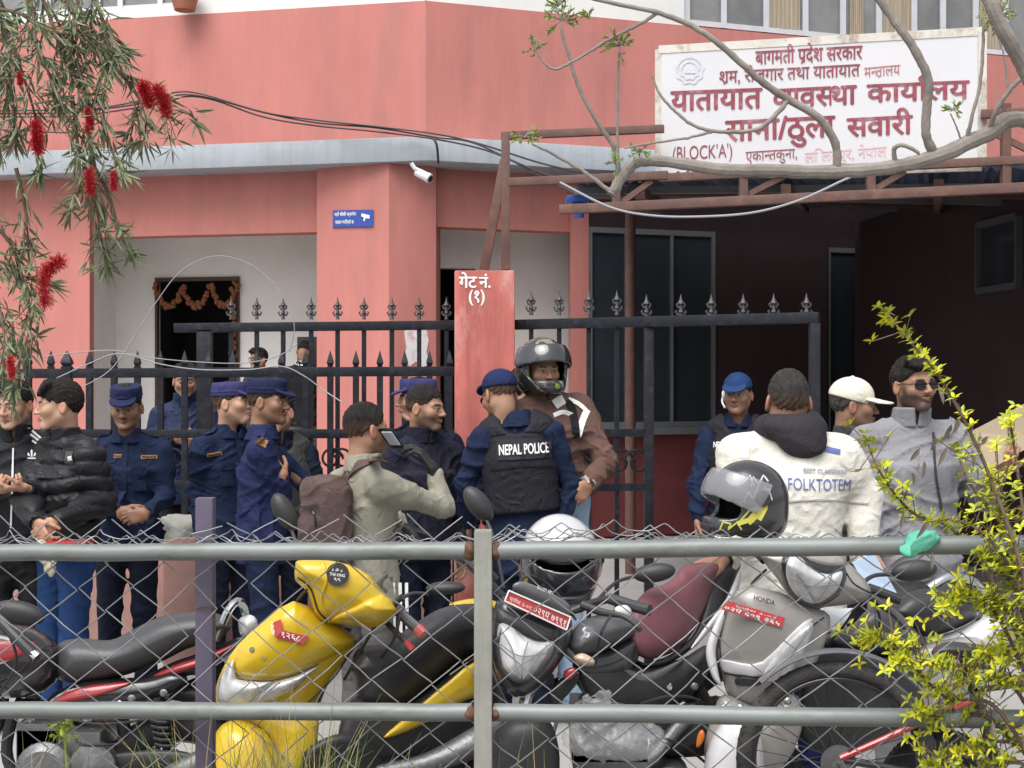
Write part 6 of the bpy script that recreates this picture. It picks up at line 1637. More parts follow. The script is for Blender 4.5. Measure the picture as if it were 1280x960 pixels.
panel('seat_edge', [(896, 704), (917, 700), (926, 708), (905, 752), (880, 795), (850, 822), (824, 832), (800, 830), (830, 822), (854, 806), (874, 778)], 4.78, B_plas, sz, t=.07, bulge=.02, rd=.02, tilt=(1.0, .5))
panel('tail_cowl', [(908, 748), (922, 716), (928, 712), (924, 738), (910, 762), (890, 785), (872, 806), (862, 812), (880, 785)], 4.80, B_wht, sz, t=.05, bulge=.02, rd=0.0067, tilt=(.8, .3), sm=2)
panel('side_cowl', [(724, 838), (770, 826), (800, 832), (850, 824), (884, 806), (890, 830), (866, 868), (820, 892), (764, 892), (734, 872)], 4.62, B_plas, sz, t=.10, bulge=.05, rd=0.0180, tilt=(.8, 0))
panel('side_wedge', [(772, 828), (800, 842), (830, 834), (856, 822), (842, 838), (812, 856), (786, 846)], 4.52, B_drk, sz, t=.02, bulge=.015, rd=.008, tilt=(.8, 0), sm=2)
tubes('handlebar', B_plas, sz, [([(700, 770, Yh+.1), (735, 756, Yh+.1), (763, 748, Yh+.05)], .013), ([(660, 760, Yh+.14), (632, 748, Yh+.1), (612, 728, Yh+.1), (596, 712, Yh+.1)], .013)])
tubes('grip', B_plas, sz, [([(762, 748, Yh+.05), (790, 757, Yh+.0), (812, 763, Yh-.04)], .018), ([(606, 722, Yh+.1), (590, 706, Yh+.12), (572, 690, Yh+.14)], .018)])
tubes('brake_lever', B_plas, sz, [([(728, 756, Yh+.02), (752, 765, Yh-.02), (778, 770, Yh-.06), (796, 782, Yh-.08), (801, 788, Yh-.08)], [.014, .012, .008, .007, .009]), ([(620, 724, Yh+.06), (600, 700, Yh+.04), (590, 680, Yh+.04)], [.012, .007, .008])])
panel('switch_box', [(768, 760), (782, 756), (790, 764), (786, 772), (772, 772)], Yh-.03, B_wht, sz, t=.02, bulge=.01, rd=.008, res=.004)
mirror(sz, (818, 716), Yh+.25, 54, 24, -8, [(796, 720, Yh+.25), (770, 728, Yh+.2), (745, 752, Yh+.1)])
mirror(sz, (598, 630), Yh+.2, 28, 52, -38, [(606, 645, Yh+.2), (618, 676, Yh+.16), (630, 735, Yh+.12)], sr=.006)
panel('turn_signal', [(716, 822), (728, 816), (743, 824), (742, 832), (726, 832)], Yh-.02, B_amb, sz, t=.02, bulge=.015, rd=.012, res=.004)
tubes('signal_stalk', B_plas, sz, [([(706, 812, Yh+.02), (718, 824, Yh)], .014)])
tubes('fork', B_chr, sz, [([(668, 842, Yh+.06), (655, 885, Yh+.02), (622, 1010, Yh-.1)], .02), ([(700, 850, Yh+.1), (690, 900, Yh+.04), (662, 1010, Yh-.06)], .02)])
panel('red_bracket', [(706, 838), (718, 834), (722, 840), (712, 850), (704, 848)], Yh+.0, B_red, sz, t=.02, bulge=.01, rd=.006, res=.004)
panel('checker_cover', [(686, 866), (704, 846), (724, 842), (720, 856), (704, 874), (688, 884)], Yh+.04, B_plas, sz, t=.02, bulge=.01, rd=.008, res=.004)
panel('front_mudguard', [(625, 905), (660, 890), (690, 905), (700, 960), (680, 1000), (625, 1000), (612, 950)], Yh-.02, B_plas, sz, t=.05, bulge=.05, rd=.03)
eb = MB()
for k in range(6): eb.box(P(716, 890+k*8, 4.42), P(800, 894+k*8, 4.7))
eb.build('engine', B_alu, sz, bevel=.004)
for c_e, r_e in (((770, 975, 4.5), .10), ((835, 985, 4.55), .085)): MB().lathe([(0, -.05), (r_e*.5, -.05), (r_e*.55, -.035), (r_e*.9, -.03), (r_e, 0), (r_e, .14), (0, .14)], P(*c_e), (0, 1, 0), 28).build('crankcase', B_alu, sz, smooth=True)
panel('battery_cover', [(806, 900), (850, 888), (880, 900), (872, 935), (826, 944)], 4.6, B_plas, sz, t=.03, bulge=.015, rd=.012)
tubes('frame', B_plas, sz, [([(720, 840, 4.55), (760, 900, 4.55), (800, 990, 4.6), (900, 990, 4.8)], .022), ([(790, 830, 4.65), (850, 850, 4.72), (900, 800, 4.85)], .02), ([(870, 850, 4.72), (895, 905, 4.75), (905, 960, 4.8)], .018)])
tubes('exhaust', B_alu, sz, [([(730, 990, 4.35), (800, 960, 4.45), (850, 905, 4.55), (868, 890, 4.6)], [.018, .02, .026, .03])], 14)
wheel(sz, P(636, 1100, Yh-.05), .30, .05, (1, .5, 0), 5, disc=True); wheel(sz, (P(905, 0, 4.95).x, 4.95, .30), .30, .055, (.6, 1, 0), 5)
panel('rear_mudguard', [(838, 850), (870, 822), (905, 812), (915, 840), (890, 860), (860, 880)], 4.82, B_rub, sz, t=.06, bulge=.03, rd=.02, tilt=(.6, 0))
# ---------------------------------------------------------------- grey scooter
hs_ = thing('scooter', 'champagne grey scooter with chrome trimmed lamps and a red plate on its front', 'scooter', P(1010, 1150, 4.7))
Yq = 4.5
pk_gh = panel('handlebar_cover', [(951, 696), (965, 688), (1000, 684), (1046, 693), (1082, 725), (1089, 742), (1077, 753), (1032, 759), (1018, 761), (990, 748), (970, 722)], Yq-.03, B_gry, hs_, t=.08, bulge=.06, Rb=.07, rd=0.0158, tilt=(.1, -.2), sm=2)
panel('headlight', [(988, 692), (980, 710), (984, 732), (998, 749), (1019, 757), (1045, 743), (1055, 723), (1053, 711), (1036, 715), (1016, 709), (1004, 696)], Yq-.105, B_lens, hs_, t=.014, bulge=.02, Rb=.045, rd=.012, res=.004, tilt=(.1, -.2), on=pk_gh)
panel('headlight_surround', [(984, 690), (976, 710), (980, 734), (996, 752), (1019, 761), (1047, 747), (1059, 724), (1056, 706), (1040, 690)], Yq-.085, B_blk, hs_, t=.010, bulge=.004, Rb=.03, rd=.01, res=.004, tilt=(.1, -.2), on=pk_gh)
panel('headlight_brow', [(1004, 690), (1012, 702), (1034, 708), (1056, 706), (1056, 690), (1030, 682)], Yq-.135, B_gry, hs_, t=.024, bulge=.016, rd=.008, res=.004, tilt=(.1, -.2), on=pk_gh, sm=2)
for k, pts in enumerate(([(990, 718), (1012, 722), (1030, 728), (1012, 740), (994, 736)], [(1032, 722), (1048, 720), (1046, 734), (1030, 742)])):
    panel('reflector', pts, Yq-.158, B_refl, hs_, t=.005, bulge=.008, rd=.004, res=.0035, tilt=(.1, -.2), on=pk_gh)
pk_ga = panel('front_apron', [(916, 744), (926, 736), (943, 733), (977, 741), (1019, 759), (1038, 770), (1034, 797), (1026, 816), (1012, 843), (988, 864), (950, 882), (925, 880), (908, 866), (900, 834), (893, 815), (903, 780)], Yq+.02, B_gry, hs_, t=.06, bulge=.07, Rb=.09, rd=0.0135, tilt=(-.1, -.25), curve=(.5, 0), sm=2)
panel('chrome_band', [(901, 824), (928, 829), (953, 827), (984, 797), (1006, 776), (1017, 775), (985, 812), (956, 844), (928, 844), (903, 839)], Yq-.105, B_wht, hs_, t=.01, bulge=.008, rd=.004, res=.004, tilt=(-.1, -.25), on=pk_ga, sm=2)
panel('turn_lamp', [(1017, 777), (1010, 806), (988, 842), (968, 852), (956, 850), (954, 840), (972, 814), (996, 790)], Yq-.11, B_lens, hs_, t=.018, bulge=.02, Rb=.03, rd=.008, res=.004, tilt=(-.05, -.2), on=pk_ga, sm=2)
panel('lamp_gasket', [(1012, 776), (992, 792), (968, 816), (951, 842), (954, 848), (972, 820), (996, 796), (1014, 782)], Yq-.14, B_plas, hs_, t=.006, bulge=.006, rd=.003, res=.0035, tilt=(-.05, -.2), on=pk_ga)
panel('chrome_edge', [(906, 756), (914, 750), (904, 782), (895, 812), (898, 840), (902, 858), (890, 846), (882, 816), (890, 786)], Yq-.02, B_wht, hs_, t=.02, bulge=.012, rd=.008, res=.004)
panel('air_vent', [(919, 848), (930, 846), (951, 850), (949, 857), (922, 857)], Yq-.10, B_plas, hs_, t=.01, bulge=.004, rd=.003, res=.0035, on=pk_ga)
plate(hs_, [(909, 751), (981, 772), (977, 785), (902, 762)], lambda x: PINFO[pk_ga.name](np.array([940.]), np.array([768.]))[0]-.012+(x-940)*.00004, [(.16, .42, .86, .30, 'प्रदेश ३-०२', 0), (.02, .9, .95, .42, '०२प ६०९ २६५', .02)], False)
flat_text('lettering', 'HONDA', B_plas, hs_, P(942, 750, PINFO[pk_ga.name](np.array([960.]), np.array([755.]))[0]-.012), (1, 0, -.28), (.1, 0, 1), height=.017, width=.068, off=.02)
panel('lower_body', [(905, 868), (950, 882), (992, 866), (1004, 900), (985, 950), (940, 985), (895, 985), (880, 940), (890, 895)], Yq+.06, B_gry, hs_, t=.06, bulge=.05, rd=0.0135)
panel('front_fender', [(900, 905), (930, 895), (950, 915), (955, 980), (940, 1040), (895, 1040), (880, 960)], Yq-.06, B_wht, hs_, t=.06, bulge=.06, rd=0.0180)
panel('front_seat', [(1032, 800), (1046, 786), (1064, 782), (1082, 764), (1100, 756), (1124, 764), (1142, 784), (1158, 803), (1130, 820), (1080, 824), (1046, 818)], 4.85, B_seatg, hs_, t=.11, bulge=.05, rd=0.0375, tilt=(.5, -.3))
panel('rear_seat', [(1110, 764), (1124, 748), (1143, 738), (1184, 735), (1214, 746), (1224, 768), (1190, 788), (1150, 796), (1124, 786)], 5.0, B_seat, hs_, t=.11, bulge=.06, rd=0.0375, tilt=(.3, -.2))
tubes('grab_rail', B_chr, hs_, [([(1160, 736, 4.95), (1186, 722, 4.98), (1214, 726, 5.0), (1230, 742, 5.02), (1234, 765, 5.02), (1222, 778, 5.02)], .017)])
panel('tail_body', [(1150, 806), (1190, 790), (1236, 772), (1256, 790), (1240, 826), (1190, 850), (1150, 840)], 5.05, B_wht, hs_, t=.11, bulge=.05, rd=0.0180)
panel('floor_tunnel', [(1010, 820), (1050, 812), (1100, 822), (1150, 830), (1140, 900), (1060, 940), (1000, 920)], 4.85, B_plas, hs_, t=.12, bulge=.03, rd=0.0135, tilt=(.4, -.3))
panel('body_side', [(1120, 820), (1180, 800), (1230, 800), (1240, 860), (1180, 900), (1110, 890)], 5.0, B_gry, hs_, t=.12, bulge=.04, rd=0.0180)
tubes('grip', B_plas, hs_, [([(1080, 742, Yq), (1098, 752, Yq-.02), (1120, 768, Yq-.05), (1136, 786, Yq-.08)], .014), ([(1085, 735, Yq), (1105, 742, Yq), (1125, 750, Yq)], .016), ([(956, 700, Yq), (945, 690, Yq+.04), (930, 690, Yq+.06)], .016)])
mirror(hs_, (1143, 713), Yq+.05, 58, 27, -6, [(1116, 718, Yq+.06), (1095, 719, Yq+.05), (1082, 726, Yq+.02), (1080, 736, Yq)], sr=.007)
wheel(hs_, P(915, 1085, Yq), .23, .05, (1, .3, 0), 5); wheel(hs_, (P(1180, 0, 5.05).x, 5.05, .23), .23, .05, (.3, 1, 0), 5)
panel('side_reflector', [(872, 918), (878, 912), (881, 920), (876, 932), (870, 934)], Yq-.02, B_org, hs_, t=.012, bulge=.008, rd=.006, res=.003)
# ---------------------------------------------------------------- bicycle
bi = thing('bicycle', 'red and black mountain bicycle with knobbly rear tyre and mudguard under the shrub', 'bicycle', P(1045, 1190, 4.1))
Yc_ = 4.12; hub = P(1045, 950, Yc_); RB = 124/F*Yc_
wheel(bi, hub, RB, .026, (.06, 1, 0), 28, hub=.022, rim=B_blk)
mb = MB()
V = []; k = 26
for i in range(k+1):
    a = R(36)+R(98)*i/k
    for (rr, w) in ((RB+.030, -.030), (RB+.038, 0), (RB+.030, .030), (RB+.026, .028), (RB+.034, 0), (RB+.026, -.028)):
        V.append((hub.x+math.cos(a)*rr, hub.y+w, hub.z+math.sin(a)*rr))
mb.add(V, [(6*i+j, 6*i+(j+1) % 6, 6*(i+1)+(j+1) % 6, 6*(i+1)+j) for i in range(k) for j in range(6)]+[(0, 1, 2, 3, 4, 5), tuple(6*k+j for j in range(5, -1, -1))])
mb.build('mudguard', B_drk, bi, smooth=True)
mb = MB()
for j in range(6): mb.lathe([(.012, 0), (.052-.005*j, 0), (.052-.005*j, .002), (.012, .002)], hub+Vector((0, -.03-.005*j, 0)), (0, -1, 0), 30)
mb.build('cassette', B_alu, bi, smooth=False)
bb = P(1255, 985, Yc_)
tubes('frame', B_red, bi, [([(1050, 948, Yc_-.05), (1100, 926, Yc_-.05), (1150, 903, Yc_-.04), (1215, 876, Yc_)], .011), ([(1050, 948, Yc_+.05), (1100, 926, Yc_+.05), (1150, 903, Yc_+.04), (1215, 876, Yc_)], .011)])
tubes('seat_tube', B_blk, bi, [([(1205, 820, Yc_), (1255, 985, Yc_)], .018), ([(1215, 860, Yc_), (1430, 830, Yc_)], .018), ([(1255, 985, Yc_), (1435, 850, Yc_)], .02), ([(1430, 790, Yc_), (1480, 960, Yc_)], .018), ([(1050, 950, Yc_-.05), (1255, 985, Yc_-.04)], .010), ([(1050, 950, Yc_+.05), (1255, 985, Yc_+.04)], .010)])
panel('saddle', [(1165, 812), (1185, 802), (1225, 806), (1262, 814), (1255, 822), (1200, 824), (1170, 822)], Yc_, B_seat, bi, t=.05, bulge=.02, rd=.02)
wheel(bi, (hub.x+1.02, Yc_, hub.z), RB, .026, (.0, 1, 0), 28, hub=.022, rim=B_blk)
tubes('derailleur', B_alu, bi, [([(1050, 952, Yc_-.06), (1060, 975, Yc_-.06), (1050, 1000, Yc_-.06)], .010)])
tubes('brake_cable', B_plas, bi, [([(1060, 938, Yc_-.06), (1090, 915, Yc_-.065), (1140, 895, Yc_-.06), (1210, 866, Yc_-.03)], .004)])

# cables, hoses and small fittings round the handlebars and engines
rc = np.random.RandomState(4)
for par, lst in ((sz, [((632, 742, 4.36), (616, 770, 4.38), (610, 820, 4.34), (634, 880, 4.26)), ((640, 740, 4.38), (660, 720, 4.4), (690, 735, 4.44), (720, 775, 4.4)), ((770, 760, 4.28), (752, 790, 4.22), (744, 830, 4.3)), ((800, 880, 4.44), (840, 870, 4.5), (880, 880, 4.6), (905, 930, 4.7)), ((760, 890, 4.38), (800, 915, 4.4), (850, 930, 4.5), (890, 960, 4.6))]),
                 (ysc, [((470, 780, 4.2), (452, 812, 4.26), (430, 850, 4.3)), ((385, 735, 4.16), (368, 760, 4.26), (376, 800, 4.32)), ((500, 770, 4.18), (492, 800, 4.2), (470, 830, 4.3))]),
                 (hs_, [((1076, 745, 4.46), (1060, 775, 4.48), (1040, 800, 4.56)), ((958, 712, 4.46), (940, 730, 4.5), (944, 742, 4.54)), ((1090, 748, 4.46), (1100, 780, 4.5), (1080, 820, 4.6))]),
                 (mc, [((-10, 790, 4.4), (-30, 830, 4.5), (10, 880, 4.6)), ((10, 790, 4.38), (20, 830, 4.42), (-10, 880, 4.55)), ((60, 890, 4.52), (120, 905, 4.5), (180, 900, 4.55)), ((90, 900, 4.54), (100, 930, 4.5), (150, 930, 4.56))])):
    for pts in lst: tubes('cable', B_plas, par, [(list(pts), .0045)], 6)
for par, pts in ((sz, ((728, 872, 4.46), (752, 880, 4.44), (792, 872, 4.5), (835, 858, 4.55), (868, 858, 4.6), (716, 905, 4.4), (812, 905, 4.44))), (mc, ((150, 880, 4.58), (165, 873, 4.58), (205, 866, 4.58), (40, 900, 4.52), (110, 900, 4.55))), (hs_, ((905, 885, 4.42), (984, 876, 4.42), (926, 884, 4.42)))):
    for q in pts: MB().lathe([(.013, 0), (.013, .008), (.007, .010), (.007, .016), (0, .016)], P(*q), (rc.randn()*.1, -1, .1), 8).build('bolt', B_chr if rc.rand() < .6 else B_alu, par)
panel('radiator_guard', [(716, 880), (742, 872), (790, 884), (786, 910), (740, 915), (718, 906)], 4.40, B_alu, sz, t=.02, bulge=.01, rd=.006, tilt=(.6, 0))
for q in range(5): tubes('fin', B_alu, sz, [([(722, 884+q*6, 4.37), (754, 880+q*6, 4.38), (786, 888+q*5, 4.41)], .003)], 6)
panel('chain_case', [(830, 925), (870, 905), (905, 915), (912, 935), (880, 945), (836, 945)], 4.66, B_plas, sz, t=.02, bulge=.015, rd=.01)
panel('reflector_sticker', [(826, 888), (848, 886), (850, 896), (828, 898)], 4.52, B_wht, sz, t=.006, bulge=.003, rd=.002, res=.004)
seam(pk_c, [(618, 772), (640, 776), (664, 790), (700, 800)], B_plas); seam(pk_ga, [(1030, 772), (1006, 790), (985, 815), (955, 846), (906, 842)], B_plas); seam(pk_ga, [(912, 748), (900, 790), (902, 832)], B_plas); seam(pk_gh, [(1090, 742), (1068, 730), (1058, 716)], B_plas)
seam(pk_t, [(72, 806), (50, 812), (20, 842), (-30, 858)], B_plas)

def onlens(base, pts, m, r, off, nm='lens_rib'):
    f_ = PINFO[base.name]; q = spline(pts, 5); d_ = f_(q[:, 0], q[:, 1])-off
    MB().tube([P(x, y, d) for (x, y), d in zip(q, d_)], r, 6).build(nm, m, base, smooth=True)
M_rib = mat('lens_line', (.22, .23, .25), .3)
for pts in ([(628, 790), (640, 812), (648, 846)], [(660, 802), (654, 822), (650, 848)], [(684, 806), (668, 826), (654, 849)], [(624, 804), (650, 820), (684, 816)]): onlens(pk_c, pts, M_rib, .0018, .068)
for pts in ([(628, 786), (622, 806), (628, 836), (642, 850), (656, 852), (674, 840), (690, 818), (694, 803)],): onlens(pk_c, pts, B_plas, .0035, .036, 'lens_gasket')
for pts in ([(296, 848), (320, 851), (342, 850), (372, 842), (398, 830)], [(316, 880), (330, 862), (342, 852)], [(322, 880), (336, 864), (350, 853)]): onlens(pk_a, pts, B_plas if pts[0][0] < 300 else M_rib, .0024, .052)
for pts in ([(996, 716), (1006, 730), (1018, 752)], [(1040, 718), (1034, 734), (1022, 752)], [(988, 722), (1014, 732), (1046, 730)]): onlens(pk_gh, pts, M_rib, .0022, .040)
for pts in ([(1010, 790), (990, 816), (972, 846)],): onlens(pk_ga, pts, M_rib, .0025, .040)

# ============================================================ helmets
M_hblk = mat('helmet_shell', (.02, .02, .02), .25, coat=.7, var=.08, vcol=True)
M_visor = mat('smoked_visor', (.03, .032, .038), .06, coat=1.0, var=.1)
M_visc = mat('clear_visor', (.30, .31, .33), .08, coat=1.0, alpha=.45, var=.1)
def helmet(name, c, M, parent=None, origin=None, colf=None, visor=M_visor, vang=(.045, .135), sc_=1.0, vrot=0.0):
    """full-face helmet: shell with face opening and chin bar, raised visor"""
    c = np.array(c, float); g = SDF((-.16, -.20, -.165), (.16, .19, .18), .005)
    g.ell((0, .012, .018), (.128, .152, .142)); g.cap((-.03, -.095, -.085), (.03, -.095, -.085), .052, k=.06); g.ell((0, .03, -.06), (.118, .125, .09), k=.05)
    g.box((0, -.185, .0), (.105, .13, .050), rd=.03, mode='sub', k=.012)
    g.ell((0, .012, .0), (.106, .128, .125), mode='sub'); g.cap((0, -.03, -.10), (0, .03, -.25), .088, .09, mode='sub', k=.01)
    g.plane((0, 0, -.135), (0, -.15, -1), k=.01)
    V, Fs, _ = g.mesh(); V = relax_mesh(V, Fs, 1)
    col = colf(V) if colf else np.repeat(np.array([[.02, .02, .022]]), len(V), 0)
    inner = (np.sqrt((V[:, 0]/.116)**2+((V[:, 1]-.012)/.139)**2+((V[:, 2]-.005)/.133)**2) < 1); col[inner] = (.012, .012, .013)
    T = lambda V: (V*sc_) @ M.T + c
    sh = raw(name, T(V), Fs, M_hblk, parent, col=col, origin=origin)
    g = SDF((-.16, -.20, -.1), (.16, .12, .19), .005)
    g.ell((0, .010, .018), (.1385, .1625, .1525)); g.ell((0, .012, .018), (.1300, .1540, .1440), mode='sub')
    g.plane((0, 0, vang[1]), (0, -.25, 1)); g.plane((0, 0, vang[0]), (0, .12, -1)); g.plane((0, .01, 0), (0, 1, .0))
    V, Fs, _ = g.mesh(); V = relax_mesh(V, Fs, 3); pv = V3(0, 0, .03); V = (V-pv)*(1+.06*(vrot != 0)) @ rotx(R(-vrot)).T+pv; vv = raw('visor', T(V), Fs, visor, sh)
    for s2 in (-1, 1): MB().lathe([(.028, 0), (.026, .006), (0, .007)], T(np.array([[s2*.134, .0, .03]]))[0], M @ V3(s2, 0, 0), 16).build('visor_pivot', B_plas, sh, smooth=True)
    g = SDF((-.12, -.16, -.15), (.12, .1, -.02), .005); g.cap((-.035, -.138, -.085), (.035, -.138, -.085), .014); g.cap((-.02, -.142, -.1), (.02, -.142, -.1), .010, k=.01)
    V, Fs, _ = g.mesh(); raw('chin_vent', T(V), Fs, B_plas, sh)
    return sh, T
def hpat(seed, base, cols, th=.35):
    def f(V):
        x, y, z = V.T; col = np.repeat(np.array([base], float), len(V), 0)
        for k, c in enumerate(cols):
            n = np.sin(38*x+25*z+seed+k*2)+np.sin(31*y-29*z+1.7*seed+k)+np.sin(46*z+22*x-18*y+k*3)
            col[np.abs(n-.9) < th] = c
        return col
    return f
hm, T_ = helmet('helmet', o['hc']+o['Mh'] @ V3(0, 0, .008), o['Mh'], o['body'], None, hpat(1.0, (.022, .022, .024), [(.20, .19, .11), (.10, .10, .10)], .22), vang=(.0, .11), vrot=24)
for q in [o_ for o_ in o['body'].children if o_.name.startswith('hair')]: bpy.data.objects.remove(q)
MB().lathe([(.014, 0), (.012, .005), (0, .005)], T_(np.array([[.02, -.158, -.078]]))[0], o['Mh'] @ V3(.2, -1, 0), 16).build('emblem', mat('lime', (.16, .24, .04), .4), hm)
h1, T1 = helmet('helmet', P(700, 706, 4.62), hrot(6, 14, 0), None, P(700, 745, 4.62), lambda V: np.where((V[:, 2] > .085)[:, None], np.array([[.50, .50, .51]]), np.array([[.02, .02, .022]])), visor=M_visor, vang=(-.045, .07), sc_=1.02)
tag(h1, 'black full face helmet with scuffed white crown resting on the handlebars beside the red plate', 'helmet')
h2, T2 = helmet('helmet', P(931, 630, 4.75), hrot(-72, -4, 0), None, P(931, 680, 4.75), lambda V: np.repeat(np.array([[.03, .031, .034]]), len(V), 0), visor=M_visc, vang=(-.03, .09), sc_=.93, vrot=30)
tag(h2, 'black helmet with yellow line graphics and clear raised visor in front of the cream jacket', 'helmet')
b2 = bvh_of(h2); M_hy = mat('helmet_yellow', (.62, .58, .10), .4); M_hw = mat('helmet_white_line', (.62, .62, .58), .4)
for k, (pts, m__, w_) in enumerate((([(908, 668), (912, 658), (922, 660), (918, 668), (930, 658), (936, 668)], M_hy, .005), ([(934, 656), (946, 642), (954, 640), (960, 626)], M_hy, .006), ([(930, 660), (945, 655), (958, 640), (968, 612), (966, 640), (958, 655)], M_hy, .016), ([(945, 660), (955, 650), (972, 615)], M_hy, .012),
        ([(938, 632), (944, 618), (950, 628), (960, 606)], M_hw, .005), ([(948, 612), (952, 600), (958, 610), (966, 598), (972, 606)], M_hw, .005), ([(940, 606), (948, 598), (952, 612)], M_hw, .005), ([(965, 628), (972, 618), (976, 630)], M_hw, .005))):
    q = [np.array(P(x, y, 4.5)) for x, y in pts]; V = []
    pl = []
    for a, b in zip(q[:-1], q[1:]): pl += [a+(b-a)*t for t in np.linspace(0, 1, 5)[:-1]]
    pl.append(q[-1]); L = []
    for p_ in pl:
        hh = b2.ray_cast(Vector(p_)+Vector((0, -.3, 0)), Vector((0, 1, 0)), 1.0); L.append((hh[0] if hh[0] is not None else Vector(p_)+Vector((0, .12, 0)))+Vector((0, -.003, 0)))
    mbx = MB()
    for i in range(len(L)):
        t_ = L[min(i+1, len(L)-1)]-L[max(i-1, 0)]; t_.normalize(); sd = t_.cross(Vector((0, 1, 0))).normalized()*w_/2; V += [L[i]+sd, L[i]-sd]
    raw('graphic_line', V, [(2*i, 2*i+1, 2*i+3, 2*i+2) for i in range(len(L)-1)], m__, h2)
MB().lathe([(.012, 0), (.010, .003), (0, .003)], T2(np.array([[-.138, .0, .03]]))[0], hrot(-76)@V3(-1, 0, 0), 16).build('pivot_cap', B_red, h2)

# ============================================================ small things
bag = SDF(np.array(P(750, 905, 4.2))-.26, np.array(P(750, 905, 4.2))+.26, .006)
cb = np.array(P(762, 922, 4.2)); bag.ell(cb, (.135, .09, .062)); bag.ell(cb+V3(.10, 0, -.01), (.07, .06, .05), k=.05); bag.cap(np.array(P(744, 902, 4.15)), np.array(P(732, 872, 4.12)), .03, .014, k=.05); bag.cap(np.array(P(744, 902, 4.15)), np.array(P(756, 868, 4.12)), .028, .016, k=.03)
bag.disp(lambda X, Y, Z, L: .007*fold(X*1.3, Y*1.3, Z*1.3, 4)+.003*np.sin(90*np.arctan2(Z-cb[2]-.05, X-cb[0]+.02)))
tag(bag.build('plastic_bag', mat('clear_plastic', (.50, .51, .53), .15, coat=.6, alpha=.26, var=.25, vscale=12), None, origin=P(760, 945, 4.2)), 'knotted translucent plastic bag hanging below the maroon seated motorcycle', 'bag')
bf = thing('blue_folder', 'pale blue paper folder tucked behind the grey scooter handlebar', 'folder', P(1095, 744, 4.75))
Vq = [P(1066, 704, 4.72), P(1092, 690, 4.75), P(1121, 741, 4.75), P(1090, 746, 4.70)]
MB().add(Vq+[v+Vector((0, .012, 0)) for v in Vq], [(0, 1, 2, 3), (7, 6, 5, 4), (0, 4, 5, 1), (1, 5, 6, 2), (2, 6, 7, 3), (3, 7, 4, 0)]).build('cover', mat('pale_blue_paper', (.42, .52, .66), .7, var=.06), bf)
wp = thing('paper_sheet', 'white paper sheet lying on the grey scooter below its headlight', 'paper', P(1048, 775, 4.66))
Vq = [P(1030, 762, 4.62), P(1066, 760, 4.66), P(1062, 778, 4.6), P(1032, 784, 4.58)]
MB().add(Vq+[v+Vector((0, .006, -.004)) for v in Vq], [(0, 1, 2, 3), (7, 6, 5, 4), (0, 4, 5, 1), (1, 5, 6, 2), (2, 6, 7, 3), (3, 7, 4, 0)]).build('sheet', mat('bright_paper', (.66, .70, .76), .7), wp)
# ============================================================ chain link fence in front
FY = lambda px: 3.36-(px/1240.0)*.33
fe = thing('chain_link_fence', 'galvanised pipe rail fence with chain link mesh in front of the parked bikes', 'fence', P(604, 1250, FY(604)))
def rail(y0, y1, y2):
    for (xa, ya, xb, yb) in ((-90, y0, 590, y1), (618, y1, 1740, y2+(y2-y1)*.5)):
        a, b = P(xa, ya, FY(xa)), P(xb, yb, FY(xb)); n = 14
        rr = np.random.RandomState(int(y0+xa)); pts = [a.lerp(b, i/n)+Vector((0, 0, (rr.rand()-.5)*.003)) for i in range(n+1)]
        MB().tube(pts, .0205, 16).build('rail', M_galv, fe, smooth=True)
rail(691.5, 688, 679); rail(887, 890.5, 900)
pa = P(604, 662, FY(604)-.012)
MB().box((pa.x-.0205, pa.y-.02, .2), (pa.x+.0205, pa.y+.022, pa.z)).build('post', M_gpost, fe, bevel=.006)
for (x, y, r) in ((588, 689, .023), (619, 688, .023), (589, 891, .016), (620, 891, .018)):
    q = np.array(P(x, y, FY(604)-.006)); g = SDF(q-.06, q+.06, .005); g.ell(q, (.014, .0225, r)); g.disp(lambda X, Y, Z, L: .004*np.sin(160*X+70*Z)*np.sin(140*Z)); g.build('rusty_weld', M_rusty, fe)
# chain link: interlocked zigzag wires
W_, H_ = .1385, .113
rr = np.random.RandomState(11)
def warp(x, z):
    return (.012*math.sin(2.1*x+1.3*z)+.007*math.sin(5.3*x-3.1*z), .010*math.sin(3.3*x+2.2*z)+.006*math.sin(6.1*x+4*z))
mb = MB(); x = -1.62; k = 0
while x < 2.05:
    pts = []; nz = 18
    for j in range(nz):
        z = 1.392-j*H_/2; sx = (1 if (j+k) % 2 else -1)*W_/4
        dx, dz = warp(x, z)
        lo = max(0.0, (z-1.34)/.07)
        X = x+sx*(1-.2*lo)+dx+rr.randn()*(.0028+.006*lo); Z = z+dz+rr.randn()*(.0022+.003*lo)-lo*.02*(1+math.sin(7*x))
        px = 640+X/3.2*F; yb = FY(px)+.030
        sgn = .004*(1 if (j+k) % 2 else -1)
        if pts:       # straight runs with tight bends
            a = pts[-1]; b = Vector((X, yb+sgn, Z))
            pts.append(a.lerp(b, .10)); pts.append(a.lerp(b, .5)+Vector((rr.randn()*.0016, 0, -.001))); pts.append(a.lerp(b, .90)); pts.append(b)
        else: pts.append(Vector((X, yb+sgn, Z)))
    mb.tube(pts,   .00165, 5); x += W_/2; k += 1
mb.build('wire_mesh', M_wire, fe, smooth=True)
